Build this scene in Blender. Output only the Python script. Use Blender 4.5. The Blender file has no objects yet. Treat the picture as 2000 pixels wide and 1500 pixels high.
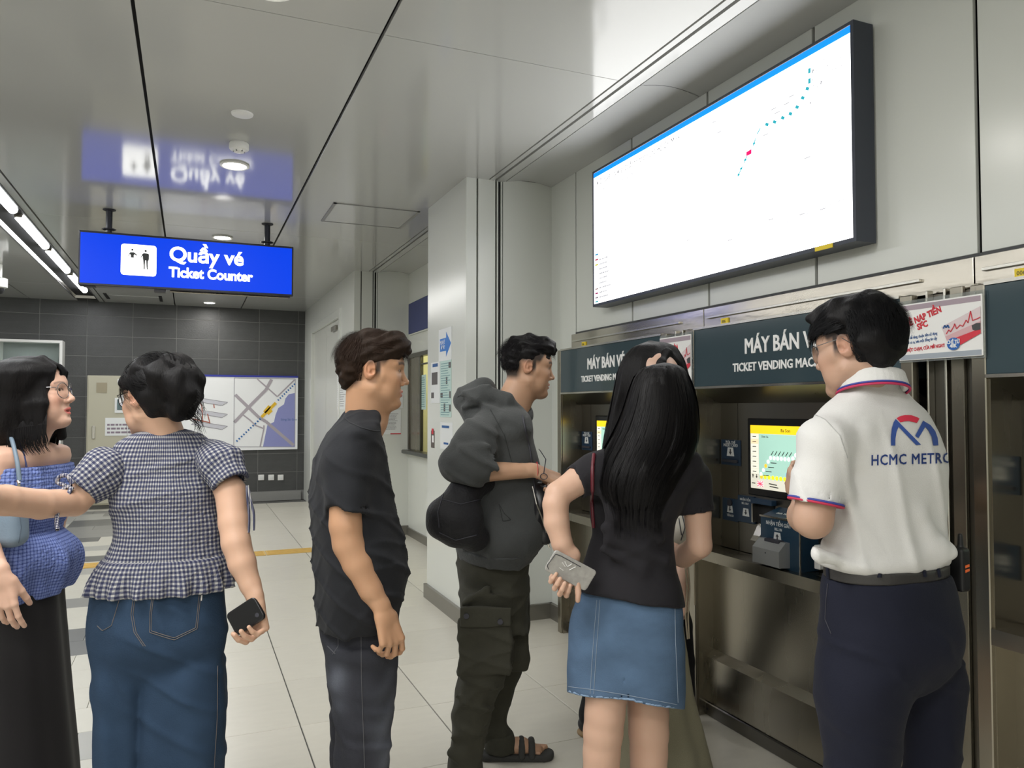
import bpy, math, random
import numpy as np
from mathutils import Vector, Matrix
random.seed(7)
SC = bpy.context.scene
COL = SC.collection
# ---------------------------------------------------------------- camera
FOC = 1485.0; EYE = 1.40
YAW = math.atan(630/1485.0); PIT = math.atan(52/1485.0*math.cos(YAW))
CF = np.array([math.sin(YAW)*math.cos(PIT), math.cos(YAW)*math.cos(PIT), math.sin(PIT)])
CR = np.array([math.cos(YAW), -math.sin(YAW), 0.0]); CU = np.cross(CR, CF)
CC = np.array([0, 0, EYE])
FH = np.array([math.sin(YAW), math.cos(YAW), 0.0])
cd = bpy.data.cameras.new('camera'); cam = bpy.data.objects.new('camera', cd); COL.objects.link(cam)
cd.sensor_width = 36; cd.lens = 36*FOC/2000; cd.clip_start = 0.05
M = Matrix(((CR[0], CU[0], -CF[0], 0), (CR[1], CU[1], -CF[1], 0), (CR[2], CU[2], -CF[2], EYE), (0, 0, 0, 1)))
cam.matrix_world = M
SC.camera = cam
# ---------------------------------------------------------------- world, exposure, large lights
w = bpy.data.worlds.new('world'); SC.world = w; w.use_nodes = True
w.node_tree.nodes['Background'].inputs[0].default_value = (0.80, 0.84, 0.86, 1)
w.node_tree.nodes['Background'].inputs[1].default_value = 0.20
SC.view_settings.view_transform = 'Standard'; SC.view_settings.look = 'None'
SC.view_settings.exposure = 0.28; SC.view_settings.gamma = 1.0
SC.view_settings.use_curve_mapping = False
def area(name, loc, sx, sy, power, col=(1.0, 0.985, 0.955), rot=(0, 0, 0)):
    l = bpy.data.lights.new(name, 'AREA'); l.shape = 'RECTANGLE'; l.size = sx; l.size_y = sy
    l.energy = power; l.color = col
    o = bpy.data.objects.new(name, l); o.location = loc; o.rotation_euler = rot; COL.objects.link(o)
    return o
# area lamps added under the ceiling for ambient light, without any modelled fixture
for yy in (-3.0, -0.6, 1.6):
    area('ceiling_fill_light', (-0.6, yy, 2.86), 1.2, 0.6, 40)
area('ceiling_fill_light', (-3.4, 0.5, 2.86), 0.5, 5.0, 46)
area('ceiling_fill_light', (-3.4, 7.5, 2.86), 0.5, 7.0, 58)
area('ceiling_fill_light', (0.2, 9.6, 2.87), 0.3, 3.6, 26)
# ---------------------------------------------------------------- pixel helpers
def ray(px, py): return CF+CR*(px-1000)/FOC-CU*(py-750)/FOC
def P(px, py, d): return CC+ray(px, py)*d
def onx(px, py, x): r = ray(px, py); return CC+r*(x/r[0])
def ony(px, py, y): r = ray(px, py); return CC+r*(y/r[1])
# ---------------------------------------------------------------- materials
def mat(name, col, rough=0.5, metal=0.0, spec=0.5, bump=0.0, bscale=60, var=0.0, vscale=6, emit=0.0, ecol=None,
        coat=0.0, aniso=0.0, attr=None, sheen=0.0, rand=0.0, stretch=None, alpha=1.0, trans=0.0, sss=0.0, roughvar=0.0):
    m = bpy.data.materials.new(name); m.use_nodes = True
    nt = m.node_tree; N = nt.nodes; L = nt.links
    b = N['Principled BSDF']
    c = (*col, 1.0)
    b.inputs['Base Color'].default_value = c
    b.inputs['Roughness'].default_value = rough; b.inputs['Metallic'].default_value = metal
    b.inputs['Specular IOR Level'].default_value = spec
    b.inputs['Coat Weight'].default_value = coat; b.inputs['Coat Roughness'].default_value = 0.08
    b.inputs['Anisotropic'].default_value = aniso
    b.inputs['Sheen Weight'].default_value = sheen
    b.inputs['Alpha'].default_value = alpha
    b.inputs['Transmission Weight'].default_value = trans
    if sss: b.inputs['Subsurface Weight'].default_value = sss; b.inputs['Subsurface Radius'].default_value = (0.012, 0.005, 0.003); b.inputs['Subsurface Scale'].default_value = 0.6
    if emit:
        b.inputs['Emission Color'].default_value = (*(ecol or col), 1); b.inputs['Emission Strength'].default_value = emit
    tc = N.new('ShaderNodeTexCoord'); src = tc.outputs['Object']
    if stretch:
        mp = N.new('ShaderNodeMapping'); mp.inputs['Scale'].default_value = stretch
        L.new(src, mp.inputs['Vector']); src = mp.outputs['Vector']
    last = None
    if attr:
        a = N.new('ShaderNodeAttribute'); a.attribute_name = attr; last = a.outputs['Color']
    def mixmul(colsock, fac_sock, lo, hi):
        mr = N.new('ShaderNodeMapRange'); mr.inputs['To Min'].default_value = lo; mr.inputs['To Max'].default_value = hi
        L.new(fac_sock, mr.inputs['Value'])
        vm = N.new('ShaderNodeVectorMath'); vm.operation = 'SCALE'
        if colsock is None: vm.inputs[0].default_value = col
        else: L.new(colsock, vm.inputs[0])
        L.new(mr.outputs[0], vm.inputs['Scale']); return vm.outputs[0]
    if var:
        n = N.new('ShaderNodeTexNoise'); n.inputs['Scale'].default_value = vscale; n.inputs['Detail'].default_value = 5
        L.new(src, n.inputs['Vector'])
        last = mixmul(last, n.outputs['Fac'], 1-var, 1+var)
        if roughvar:
            mr = N.new('ShaderNodeMapRange'); mr.inputs['To Min'].default_value = rough-roughvar; mr.inputs['To Max'].default_value = rough+roughvar
            L.new(n.outputs['Fac'], mr.inputs['Value']); L.new(mr.outputs[0], b.inputs['Roughness'])
    if rand:
        oi = N.new('ShaderNodeObjectInfo'); last = mixmul(last, oi.outputs['Random'], 1-rand, 1+rand)
    if last is not None: L.new(last, b.inputs['Base Color'])
    if bump:
        n2 = N.new('ShaderNodeTexNoise'); n2.inputs['Scale'].default_value = bscale; n2.inputs['Detail'].default_value = 4
        L.new(src, n2.inputs['Vector'])
        bp = N.new('ShaderNodeBump'); bp.inputs['Strength'].default_value = bump; bp.inputs['Distance'].default_value = 0.01
        L.new(n2.outputs['Fac'], bp.inputs['Height']); L.new(bp.outputs[0], b.inputs['Normal'])
    return m
def emis(name, col, s): return mat(name, col, 0.6, emit=s)
m_ceil = mat('ceiling_enamel', (0.47, 0.475, 0.46), 0.11, var=0.03, vscale=0.8, spec=0.65)
m_wall = mat('wall_enamel', (0.67, 0.69, 0.65), 0.22, var=0.03, vscale=1.2)
m_black = mat('black_joint', (0.006, 0.006, 0.007), 0.7)
m_dkgrey = mat('dark_grey_trim', (0.05, 0.052, 0.055), 0.5)
m_base = mat('steel_baseboard', (0.26, 0.25, 0.22), 0.38, metal=0.7)
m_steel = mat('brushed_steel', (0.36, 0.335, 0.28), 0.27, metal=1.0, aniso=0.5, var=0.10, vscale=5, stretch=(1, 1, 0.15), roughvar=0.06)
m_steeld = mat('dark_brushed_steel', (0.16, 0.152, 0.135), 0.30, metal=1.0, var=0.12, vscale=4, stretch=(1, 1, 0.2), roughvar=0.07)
m_steelb = mat('bright_steel', (0.62, 0.60, 0.55), 0.22, metal=1.0, var=0.1, vscale=8)
m_blue = mat('header_blue', (0.042, 0.066, 0.078), 0.12, var=0.02)
m_bluest = mat('sticker_blue', (0.010, 0.032, 0.068), 0.35)
m_white = mat('white_plastic', (0.80, 0.80, 0.78), 0.4)
m_paper = mat('paper', (0.74, 0.76, 0.76), 0.55)
m_text = mat('white_lettering', (0.85, 0.85, 0.84), 0.45)
m_ink = mat('dark_ink', (0.03, 0.03, 0.04), 0.6)
m_inkblue = mat('blue_ink', (0.02, 0.10, 0.30), 0.6)
m_red = mat('red_print', (0.60, 0.03, 0.05), 0.5)
m_yellow = mat('yellow_plastic', (0.80, 0.60, 0.03), 0.5)
m_grout = mat('grout', (0.10, 0.10, 0.095), 0.9)
# ---------------------------------------------------------------- object helpers
def link(o): COL.objects.link(o); return o
def meta(o, label=None, cat=None, group=None, kind=None):
    if label: o['label'] = label
    if cat: o['category'] = cat
    if group: o['group'] = group
    if kind: o['kind'] = kind
    return o
def root(name, loc, label=None, cat=None, group=None, kind=None):
    o = bpy.data.objects.new(name, None); o.empty_display_size = 0.1; o.location = tuple(float(v) for v in loc); link(o)
    return meta(o, label, cat, group, kind)
def mesh_np(name, V, F, mats, par=None, smooth=False, mi=None, off=None, uv=None, col=None):
    """V (n,3) world; F (m,k) array of one size"""
    V = np.asarray(V, dtype=np.float64).reshape(-1, 3)
    wl = np.zeros(3)
    p = par
    while p is not None: wl = wl+np.array(p.location); p = p.parent
    V = V-wl
    me = bpy.data.meshes.new(name)
    if isinstance(F, np.ndarray) and F.ndim == 2:
        k = F.shape[1]; me.vertices.add(len(V)); me.vertices.foreach_set('co', V.astype(np.float32).ravel())
        me.loops.add(F.size); me.loops.foreach_set('vertex_index', F.astype(np.int32).ravel())
        me.polygons.add(len(F)); me.polygons.foreach_set('loop_start', np.arange(0, F.size, k, dtype=np.int32))
        me.update(calc_edges=True); me.validate()
    else:
        me.from_pydata([tuple(v) for v in V], [], [tuple(f) for f in F]); me.update()
    for m_ in (mats if isinstance(mats, (list, tuple)) else [mats]): me.materials.append(m_)
    if mi is not None and len(mi) == len(me.polygons): me.polygons.foreach_set('material_index', np.asarray(mi, dtype=np.int32))
    if smooth: me.polygons.foreach_set('use_smooth', np.ones(len(me.polygons), dtype=bool))
    if col is not None:
        a = me.attributes.new('Col', 'FLOAT_COLOR', 'POINT'); c4 = np.ones((len(V), 4), dtype=np.float32); c4[:, :3] = col
        a.data.foreach_set('color', c4.ravel())
    if uv is not None:
        a = me.attributes.new('uvw', 'FLOAT_VECTOR', 'POINT'); a.data.foreach_set('vector', np.asarray(uv, dtype=np.float32).ravel())
    o = bpy.data.objects.new(name, me); link(o)
    if par is not None: o.parent = par
    return o
class MB:
    def __init__(s): s.v = []; s.f = []; s.m = []
    def add(s, V, F, m=0):
        n = len(s.v); s.v += [tuple(map(float, v)) for v in V]; s.f += [tuple(i+n for i in f) for f in F]; s.m += [m]*len(F); return s
    def box(s, a, b, m=0, bev=0.0):
        x0, y0, z0 = (min(a[i], b[i]) for i in range(3)); x1, y1, z1 = (max(a[i], b[i]) for i in range(3))
        if bev <= 0:
            V = [(x0, y0, z0), (x1, y0, z0), (x1, y1, z0), (x0, y1, z0), (x0, y0, z1), (x1, y0, z1), (x1, y1, z1), (x0, y1, z1)]
            return s.add(V, [(0, 3, 2, 1), (4, 5, 6, 7), (0, 1, 5, 4), (1, 2, 6, 5), (2, 3, 7, 6), (3, 0, 4, 7)], m)
        # chamfered box : 24 verts
        B = bev; V = []; idx = {}
        for ix, X in enumerate((x0, x1)):
            for iy, Y in enumerate((y0, y1)):
                for iz, Z in enumerate((z0, z1)):
                    sx, sy, sz = (1 if ix == 0 else -1), (1 if iy == 0 else -1), (1 if iz == 0 else -1)
                    for ax in range(3):
                        p = [X+sx*B, Y+sy*B, Z+sz*B]; p[ax] = (X, Y, Z)[ax]
                        idx[ix, iy, iz, ax] = len(V); V.append(p)
        F = []
        for ax in range(3):
            o1, o2 = [i for i in range(3) if i != ax]
            for e in (0, 1):
                q = []
                for (u, w_) in ((0, 0), (1, 0), (1, 1), (0, 1)):
                    k = [0, 0, 0]; k[ax] = e; k[o1] = u; k[o2] = w_; q.append(idx[k[0], k[1], k[2], ax])
                F.append(tuple(q))
            for u in (0, 1):
                for w_ in (0, 1):
                    k0 = [0, 0, 0]; k1 = [0, 0, 0]; k0[ax] = 0; k1[ax] = 1
                    k0[o1] = k1[o1] = u; k0[o2] = k1[o2] = w_
                    F.append((idx[(*k0, o1)], idx[(*k1, o1)], idx[(*k1, o2)], idx[(*k0, o2)]))
        for ix in (0, 1):
            for iy in (0, 1):
                for iz in (0, 1): F.append(tuple(idx[ix, iy, iz, ax] for ax in range(3)))
        return s.add(V, F, m)
    def tube(s, a, b, r, n=12, r2=None, m=0, caps=True):
        a = np.array(a, float); b = np.array(b, float); t = b-a; t /= np.linalg.norm(t)
        u = np.cross(t, (0, 0, 1)) if abs(t[2]) < 0.9 else np.cross(t, (1, 0, 0)); u /= np.linalg.norm(u); w_ = np.cross(t, u)
        r2 = r if r2 is None else r2; V = []
        for c, rr in ((a, r), (b, r2)):
            for i in range(n):
                an = 2*math.pi*i/n; V.append(c+rr*(u*math.cos(an)+w_*math.sin(an)))
        F = [(i, (i+1) % n, n+(i+1) % n, n+i) for i in range(n)]
        if caps: F += [tuple(range(n-1, -1, -1)), tuple(range(n, 2*n))]
        return s.add(V, F, m)
    def lathe(s, c, prof, n=24, m=0):
        V = []; k = len(prof)
        for r, z in prof:
            for i in range(n): an = 2*math.pi*i/n; V.append((c[0]+r*math.cos(an), c[1]+r*math.sin(an), c[2]+z))
        F = [(j*n+i, j*n+(i+1) % n, (j+1)*n+(i+1) % n, (j+1)*n+i) for j in range(k-1) for i in range(n)]
        F += [tuple(range(n-1, -1, -1)), tuple(range((k-1)*n, k*n))]
        return s.add(V, F, m)
    def poly(s, pts, d, m=0):
        """prism: polygon pts extruded by vector d"""
        n = len(pts); pts = [np.array(p, float) for p in pts]; d = np.array(d, float)
        V = pts+[p+d for p in pts]
        F = [tuple(range(n-1, -1, -1)), tuple(range(n, 2*n))]+[(i, (i+1) % n, n+(i+1) % n, n+i) for i in range(n)]
        return s.add(V, F, m)
    def path(s, pts, r, n=6, m=0):
        for p, q in zip(pts[:-1], pts[1:]): s.tube(p, q, r, n, m=m)
        return s
    def build(s, name, mats, par=None, smooth=False):
        o = mesh_np(name, np.array(s.v), s.f, mats, par)
        me = o.data; me.polygons.foreach_set('material_index', np.array(s.m, dtype=np.int32))
        import bmesh
        bm = bmesh.new(); bm.from_mesh(me); bmesh.ops.recalc_face_normals(bm, faces=bm.faces); bm.to_mesh(me); bm.free()
        if smooth:
            me.polygons.foreach_set('use_smooth', np.ones(len(me.polygons), dtype=bool))
            try: me.set_sharp_from_angle(angle=math.radians(38))
            except Exception: pass
        return o
def box(name, a, b, m, par=None, bev=0.0): return MB().box(a, b, bev=bev).build(name, m, par)
AXX = (np.array([0, -1, 0.]), np.array([0, 0, 1.]))     # sign facing -X : text runs towards -Y
AXY = (np.array([1., 0, 0]), np.array([0, 0, 1.]))      # sign facing -Y : text runs towards +X
def text(name, s, org, size, axes, m, par, depth=0.0015, bold=0.0, align='LEFT', width=1.0, rot=0.0, shear=0.0, spacing=1.0, fit=0):
    c = bpy.data.curves.new('t', 'FONT'); c.body = s; c.size = size; c.extrude = depth; c.bevel_depth = bold; c.bevel_resolution = 0
    c.align_x = align; c.shear = shear; c.space_character = spacing; c.resolution_u = 5 if size > 0.09 else 2
    o = bpy.data.objects.new('t', c); link(o)
    dg = bpy.context.evaluated_depsgraph_get(); dg.update()
    me = bpy.data.meshes.new_from_object(o.evaluated_get(dg)); bpy.data.objects.remove(o)
    n = len(me.vertices); co = np.zeros(n*3, dtype=np.float32); me.vertices.foreach_get('co', co); co = co.reshape(-1, 3).astype(float)
    co[:, 0] *= (fit/(co[:, 0].max()-co[:, 0].min()) if fit else width)
    cr, sr = math.cos(rot), math.sin(rot)
    x = co[:, 0]*cr-co[:, 1]*sr; y = co[:, 0]*sr+co[:, 1]*cr
    u, v = axes; nn = np.cross(u, v)
    W = np.array(org, float)+x[:, None]*u+y[:, None]*v+co[:, 2][:, None]*nn
    F = [tuple(p.vertices) for p in me.polygons]
    bpy.data.meshes.remove(me)
    return mesh_np(name, W, F, m, par)
def shape(name, org, pts, axes, m, par, depth=0.001):
    u, v = axes; nn = np.cross(u, v); org = np.array(org, float)
    return MB().poly([org+p[0]*u+p[1]*v for p in pts], nn*depth).build(name, m, par)
def lines_mb(mb, org, axes, segs, wd, m=0, depth=0.0008):
    u, v = axes; nn = np.cross(u, v); org = np.array(org, float)
    for i_, (x0, y0, x1, y1) in enumerate(segs):
        if i_: org = org+nn*0.00012
        dx, dy = x1-x0, y1-y0; L_ = math.hypot(dx, dy) or 1; px, py = -dy/L_*wd/2, dx/L_*wd/2
        mb.poly([org+(x0+px)*u+(y0+py)*v, org+(x1+px)*u+(y1+py)*v, org+(x1-px)*u+(y1-py)*v, org+(x0-px)*u+(y0-py)*v], nn*depth, m)
def greek(mb, org, axes, x0, y0, w_, h_, rows, m=0, seed=1, fill=0.55, depth=0.0008):
    """small unreadable print: rows of short word bars"""
    r = random.Random(seed); u, v = axes
    for k in range(rows):
        y = y0+h_-(k+0.5)*h_/rows; x = x0; end = x0+w_*r.uniform(0.7, 1)
        while x < end:
            l = min(r.uniform(0.05, 0.16)*w_, end-x)
            if l > 0.01*w_: lines_mb(mb, org, axes, [(x, y, x+l, y)], h_/rows*fill, m, depth)
            x += l+0.02*w_
# ================================================================ SETTING
ZC = 2.91
# floor: base slab and individual tiles
floor = box('floor', (-7, -4, -0.06), (2.75, 12.25, -0.008), m_grout); meta(floor, 'floor of beige tiles with a field of grey and white planks', kind='structure')
m_tile = mat('beige_tile', (0.61, 0.585, 0.51), 0.30, var=0.06, vscale=9, rand=0.035, stretch=(1, 3, 1), bump=0.01, bscale=20)
TP = 0.593
def tile_mesh(nm, sx, sy, m):
    o = MB().box((0, 0, -0.008), (sx, sy, 0.0), bev=0.0012).build(nm, m); me = o.data; bpy.data.objects.remove(o); return me
tm = tile_mesh('tile', TP-0.006, TP-0.0025, m_tile)
def put(name, me, loc, par):
    o = bpy.data.objects.new(name, me); o.location = loc; link(o); o.parent = par; return o
XM = -0.123
for i in range(4):
    for j in range(-1, 21):
        y = 1.13+(j-0)*TP
        if y+TP > 12.2: continue
        if 7.5 < y+TP/2 < 7.98 : pass
        x0 = XM+i*TP
        put('tile', tm, (x0+0.003, y, 0), floor)
# plank mosaic
PLM = {}
pcol = {'w': (0.56, 0.545, 0.48), 'l': (0.38, 0.38, 0.355), 'm': (0.245, 0.245, 0.235), 'd': (0.135, 0.138, 0.138)}
pm = {k: mat('plank_tile_'+k, c, 0.33, var=0.06, vscale=8, rand=0.04) for k, c in pcol.items()}
rr = random.Random(11)
y = 1.13; nt_ = 0
while y < 12.0:
    x = XM-rr.choice((0, 0.12, 0.3))
    ph = 0.2965
    xx = XM
    first = True
    while xx > -3.2:
        L_ = rr.choice((0.2965, 0.593, 0.593, 0.89))
        if first: L_ = rr.choice((0.3, 0.45, 0.6)); first = False
        k = rr.choices('wlmd', (4, 3.2, 2.6, 1.2))[0]
        if xx-L_ > -3.9 and nt_ < 290:
            key = (L_, k)
            if key not in PLM: PLM[key] = tile_mesh('tile', L_-0.002, ph-0.002, pm[k])
            put('tile', PLM[key], (xx-L_+0.001, y, 0), floor); nt_ += 1
        xx -= L_
    y += ph
# light base under the nearer floor behind the camera
o = box('floor_slab', (-7, -4, -0.008), (2.26, 1.12, -0.0015), m_tile, floor)
o = box('floor_slab', (-7, 1.13, -0.008), (-3.95, 12.2, -0.0015), pm['l'], floor)
# yellow guide strip
gs = root('guide_strip', (0.2, 7.74, 0), 'yellow guide strip crossing the floor tiles beyond the queue', 'guide strip')
m_gs = mat('yellow_strip', (0.62, 0.40, 0.10), 0.5)
gm = None
for k in range(10):
    x = 1.6-0.45*k-0.45
    g = MB().box((x, 7.63, 0.0), (x+0.444, 7.86, 0.006), bev=0.002)
    for b_ in range(4): g.box((x+0.02, 7.655+b_*0.052, 0.006), (x+0.424, 7.68+b_*0.052, 0.009))
    g.build('strip_tile', m_gs, gs)
# ceiling
ceil = box('ceiling', (-7, -4, ZC+0.03), (2.75, 12.25, ZC+0.10), m_black); meta(ceil, 'glossy pale metal panel ceiling with black joints', kind='structure')
xs = [-0.213-0.913*k for k in range(4, -1, -1)]+[0.70, 1.795]
ys = [-4.0, -0.81, 2.99, 6.82, 10.62, 12.14]
for i in range(len(xs)-1):
    for j in range(len(ys)-1):
        a, b_ = xs[i]+0.007, xs[i+1]-0.007
        if i == len(xs)-2: b_ = 1.800
        if -1.45 < (a+b_)/2 < -1.126 or (a < -1.2 < b_ and False): continue
        if xs[i] < -1.13 and xs[i+1] > -1.2:   # panel beside the light trough
            b_ = -1.455 if True else b_
            MB().box((-1.19, ys[j]+0.002, ZC), (xs[i+1]-0.007, ys[j+1]-0.002, ZC+0.02), bev=0.001).build('ceiling_panel', m_ceil, ceil)
        MB().box((a, ys[j]+0.002, ZC), (b_, ys[j+1]-0.002, ZC+0.02), bev=0.001).build('ceiling_panel', m_ceil, ceil)
MB().box((-7, -4, ZC), (xs[0]-0.007, 12.14, ZC+0.02)).build('ceiling_panel', m_ceil, ceil)
# slots at the wall side of the ceiling
sl = MB().box((1.808, -4, ZC-0.002), (1.838, 12.1, ZC+0.02)).box((1.856, -4, ZC-0.002), (1.915, 12.1, ZC+0.02)).build('trim_1', m_ceil)
meta(sl, 'pale metal strips between the black slots along the ceiling edge', kind='structure')
sof = root('trim_2', (1.92, 0, ZC), 'pale soffit panels between ceiling slots and right wall', kind='structure')
for a, b_ in ((-4, -0.81), (-0.81, 2.995), (2.995, 4.64), (5.5, 6.82), (6.82, 8.3)):
    # coved soffit strip: curved cross-section
    pr_ = []
    for k in range(9):
        t = k/8; pr_.append((1.924+0.335*t, ZC-0.0+0.022*math.sin(math.pi*t)))
    mb = MB()
    V = []; 
    for yy in (a+0.002, b_-0.002):
        for (x, z) in pr_: V.append((x, yy, z))
        for (x, z) in reversed(pr_): V.append((x, yy, z+0.02))
    n = 18
    F = [(i, i+1, n+i+1, n+i) for i in range(n-1)]+[(n-1, 0, n, 2*n-1)]
    mb.add(V, F); mb.build('soffit_panel', m_ceil, sof, smooth=True)
# far wall with dark stone tiles
wf = box('wall_far', (-7, 12.1335, 0), (2.7, 12.3, 3.0), mat('far_grout', (0.22, 0.22, 0.215), 0.8)); meta(wf, 'far wall clad in dark grey stone tiles', kind='structure')
m_dt = mat('dark_stone_tile', (0.058, 0.060, 0.060), 0.42, var=0.22, vscale=7, rand=0.10, bump=0.25, bscale=40, stretch=(1, 1, 2.5))
TW, TH = 0.575, 0.285
dtm = MB().box((0, 0, 0), (TW-0.007, 0.03, TH-0.007), bev=0.002).build('tile', m_dt); me_dt = dtm.data; bpy.data.objects.remove(dtm)
for i in range(-8, 5):
    for j in range(10):
        x0 = -0.181+i*TW; z0 = 0.147+j*TH
        if x0+TW > 1.66:
            o = MB().box((0, 0, 0), (1.61-x0, 0.03, TH-0.007)).build('tile', m_dt, wf); o.location = (x0, 12.13, z0); continue
        o = bpy.data.objects.new('tile', me_dt); link(o); o.parent = wf; o.location = (x0, 12.13, z0)
bs = box('baseboard_far', (-7, 12.10, 0), (1.6, 12.16, 0.135), mat('granite', (0.26, 0.26, 0.25), 0.45, var=0.6, vscale=180)); meta(bs, 'speckled granite skirting of the dark tiled wall', kind='structure')
# back and left walls (behind the camera)
for nm, a, b_ in (('wall_back', (-7, -4.1, 0), (2.7, -4, 3.0)), ('wall_left', (-7.1, -4, 0), (-7, 12.3, 3.0))):
    meta(box(nm, a, b_, m_wall), 'pale panelled concourse wall', kind='structure')
# right wall: upper enamel panels, recessed steel zone behind the machines
wr = box('wall_right', (2.72, -4, 0), (2.80, 12.3, 3.0), m_dkgrey); meta(wr, 'right wall of pale enamel panels above the machines', kind='structure')
js = [4.284, 3.613, 2.938, 2.268, 1.598, 0.93, 0.26, -0.41, -1.08, -4.0]
MB().box((2.295, -4, 1.862), (2.32, 4.64, 2.94)).build('joint_backing', m_black, wr)
for a, b_ in zip(js[:-1], js[1:]):
    MB().box((2.26, b_+0.0075, 1.885), (2.275, a-0.0075, ZC+0.02), bev=0.001).build('wall_panel', m_wall, wr)
MB().box((2.26, 4.289, 0.0), (2.275, 4.64, ZC+0.02), bev=0.001).build('wall_panel', m_wall, wr)
meta(MB().box((2.235, 4.30, 0.0), (2.26, 4.64, 0.10)).build('baseboard_right', m_base), 'steel skirting below the pale wall beside the farthest machine', kind='structure')
MB().box((2.257, -4, 1.868), (2.30, 4.284, 1.884)).build('wall_edge_trim', m_dkgrey, wr)
# steel filler behind/between machines
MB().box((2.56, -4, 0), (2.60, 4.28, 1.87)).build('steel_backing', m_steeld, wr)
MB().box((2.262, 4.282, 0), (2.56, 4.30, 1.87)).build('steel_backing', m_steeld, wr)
# columns
def column(nm, y0, y1, lab):
    c = root(nm, (1.95, (y0+y1)/2, 0), lab, kind='structure')
    MB().box((1.66, y0+0.018, 0), (2.5, y1-0.01, ZC+0.02)).build('core', m_black, c)
    for x0, x1 in ((1.645, 1.717), (1.728, 1.849), (1.861, 1.870), (1.890, 1.899), (1.9045, 2.262)):
        MB().box((x0, y0, 0), (x1, y0+0.02, ZC+0.02), bev=0.0015).build('face_panel', m_wall, c)
    return c
c1 = column('wall_column_near', 4.64, 5.50, 'pale enamel column covered in notices between window and machines')
MB().box((1.645, 4.66, 0), (1.665, 5.50, ZC+0.02), bev=0.001).build('face_panel', m_wall, c1)
MB().box((1.66, 5.48, 0), (2.26, 5.50, ZC+0.02), bev=0.001).build('face_panel', m_wall, c1)
MB().box((1.622, 4.62, 0), (1.645, 5.51, 0.10)).box((1.622, 4.615, 0), (2.25, 4.64, 0.10)).build('steel_skirting', m_base, c1)
c2 = column('wall_column_far', 8.30, 9.0, 'pale enamel column between service door and ticket window')
MB().box((1.622, 8.275, 0), (2.26, 8.30, 0.10)).build('steel_skirting', m_base, c2)
dw = root('wall_door_side', (1.65, 10.2, 0), 'pale enamel wall beside the far corner holding the service door', kind='structure')
MB().box((1.645, 8.32, 0), (1.665, 9.10, ZC+0.02)).box((1.645, 11.50, 0), (1.665, 12.15, ZC+0.02)).box((1.645, 9.10, 2.60), (1.665, 11.50, ZC+0.02)).build('wall_panel', m_wall, dw)
MB().box((1.625, 8.30, 0), (1.645, 9.10, 0.10)).build('steel_skirting', m_base, dw)
d1 = root('door_1', (1.67, 10.3, 0), 'pale metal service door in the side wall near the dark tiled wall', kind='structure')
m_door = mat('door_paint', (0.55, 0.56, 0.52), 0.35)
MB().box((1.635, 9.10, 0), (1.69, 9.20, 2.60), bev=0.003).box((1.635, 11.40, 0), (1.69, 11.50, 2.60), bev=0.003).box((1.635, 9.20, 2.50), (1.69, 11.40, 2.60), bev=0.003).build('door_frame', m_wall, d1)
MB().box((1.675, 9.20, 0.01), (1.70, 10.29, 2.50)).build('door_leaf', m_door, d1)
MB().box((1.675, 10.30, 0.01), (1.70, 11.40, 2.50)).build('door_leaf', m_door, d1)
MB().box((1.64, 9.45, 2.37), (1.675, 9.75, 2.43), bev=0.004).build('door_closer', m_base, d1)
# ticket-window wall
ww = root('wall_ticket_window', (2.27, 6.9, 0), 'recessed pale wall holding the staffed ticket window', kind='structure')
MB().box((2.26, 5.50, 0), (2.28, 8.30, 0.90)).box((2.26, 5.50, 2.00), (2.28, 8.30, ZC+0.02)).box((2.26, 8.24, 0.90), (2.28, 8.30, 2.00)).build('wall_panel', m_wall, ww)
MB().box((2.24, 5.5, 0), (2.26, 8.275, 0.085)).build('steel_skirting', m_base, ww)
w1 = root('window_1', (2.26, 7.0, 0.95), 'staffed ticket window with steel frame beside the notice column', kind='structure')
MB().box((2.235, 5.55, 1.955), (2.30, 8.24, 2.0)).box((2.235, 8.20, 0.95), (2.30, 8.24, 1.955)).box((2.235, 7.74, 0.95), (2.27, 7.77, 1.955)).box((2.24, 5.55, 1.86), (2.27, 7.74, 1.875)).build('window_frame', m_steeld, w1)
MB().box((2.25, 7.77, 0.95), (2.262, 8.20, 1.955)).build('steel_panel', m_steel, w1)
m_glass = mat('glass', (0.95, 1, 0.98), 0.02, trans=1.0); m_glass.node_tree.nodes['Principled BSDF'].inputs['IOR'].default_value = 1.05
MB().box((2.256, 5.55, 0.96), (2.260, 7.74, 1.955)).build('pane', m_glass, w1)
MB().box((2.17, 5.52, 0.905), (2.30, 8.26, 0.945), bev=0.008).build('counter_ledge', mat('dark_ledge', (0.04, 0.045, 0.045), 0.3), w1)
m_cream = mat('office_cream', (0.72, 0.68, 0.42), 0.7)
MB().box((2.68, 5.5, 0.4), (2.70, 8.6, 2.6)).box((2.30, 8.29, 0.4), (2.70, 8.31, 2.6)).build('office_wall', m_cream, w1)
MB().box((2.50, 7.05, 0.99), (2.53, 7.45, 1.30), bev=0.004).build('monitor', m_ink, w1)
area('office_light', (2.48, 7.0, 2.5), 0.3, 1.6, 16, (1, 0.95, 0.7))
sb = root('blue_sign_board', (2.25, 7.2, 2.23), 'plain dark blue board above the ticket window', 'sign board')
MB().box((2.235, 5.6, 2.225), (2.26, 8.22, 2.56), bev=0.002).build('board', mat('board_blue', (0.03, 0.045, 0.17), 0.45), sb)
MB().box((2.238, 5.59, 2.21), (2.262, 8.23, 2.222)).box((2.238, 5.59, 2.563), (2.262, 8.23, 2.572)).build('edge_strip', m_wall, sb)
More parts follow.
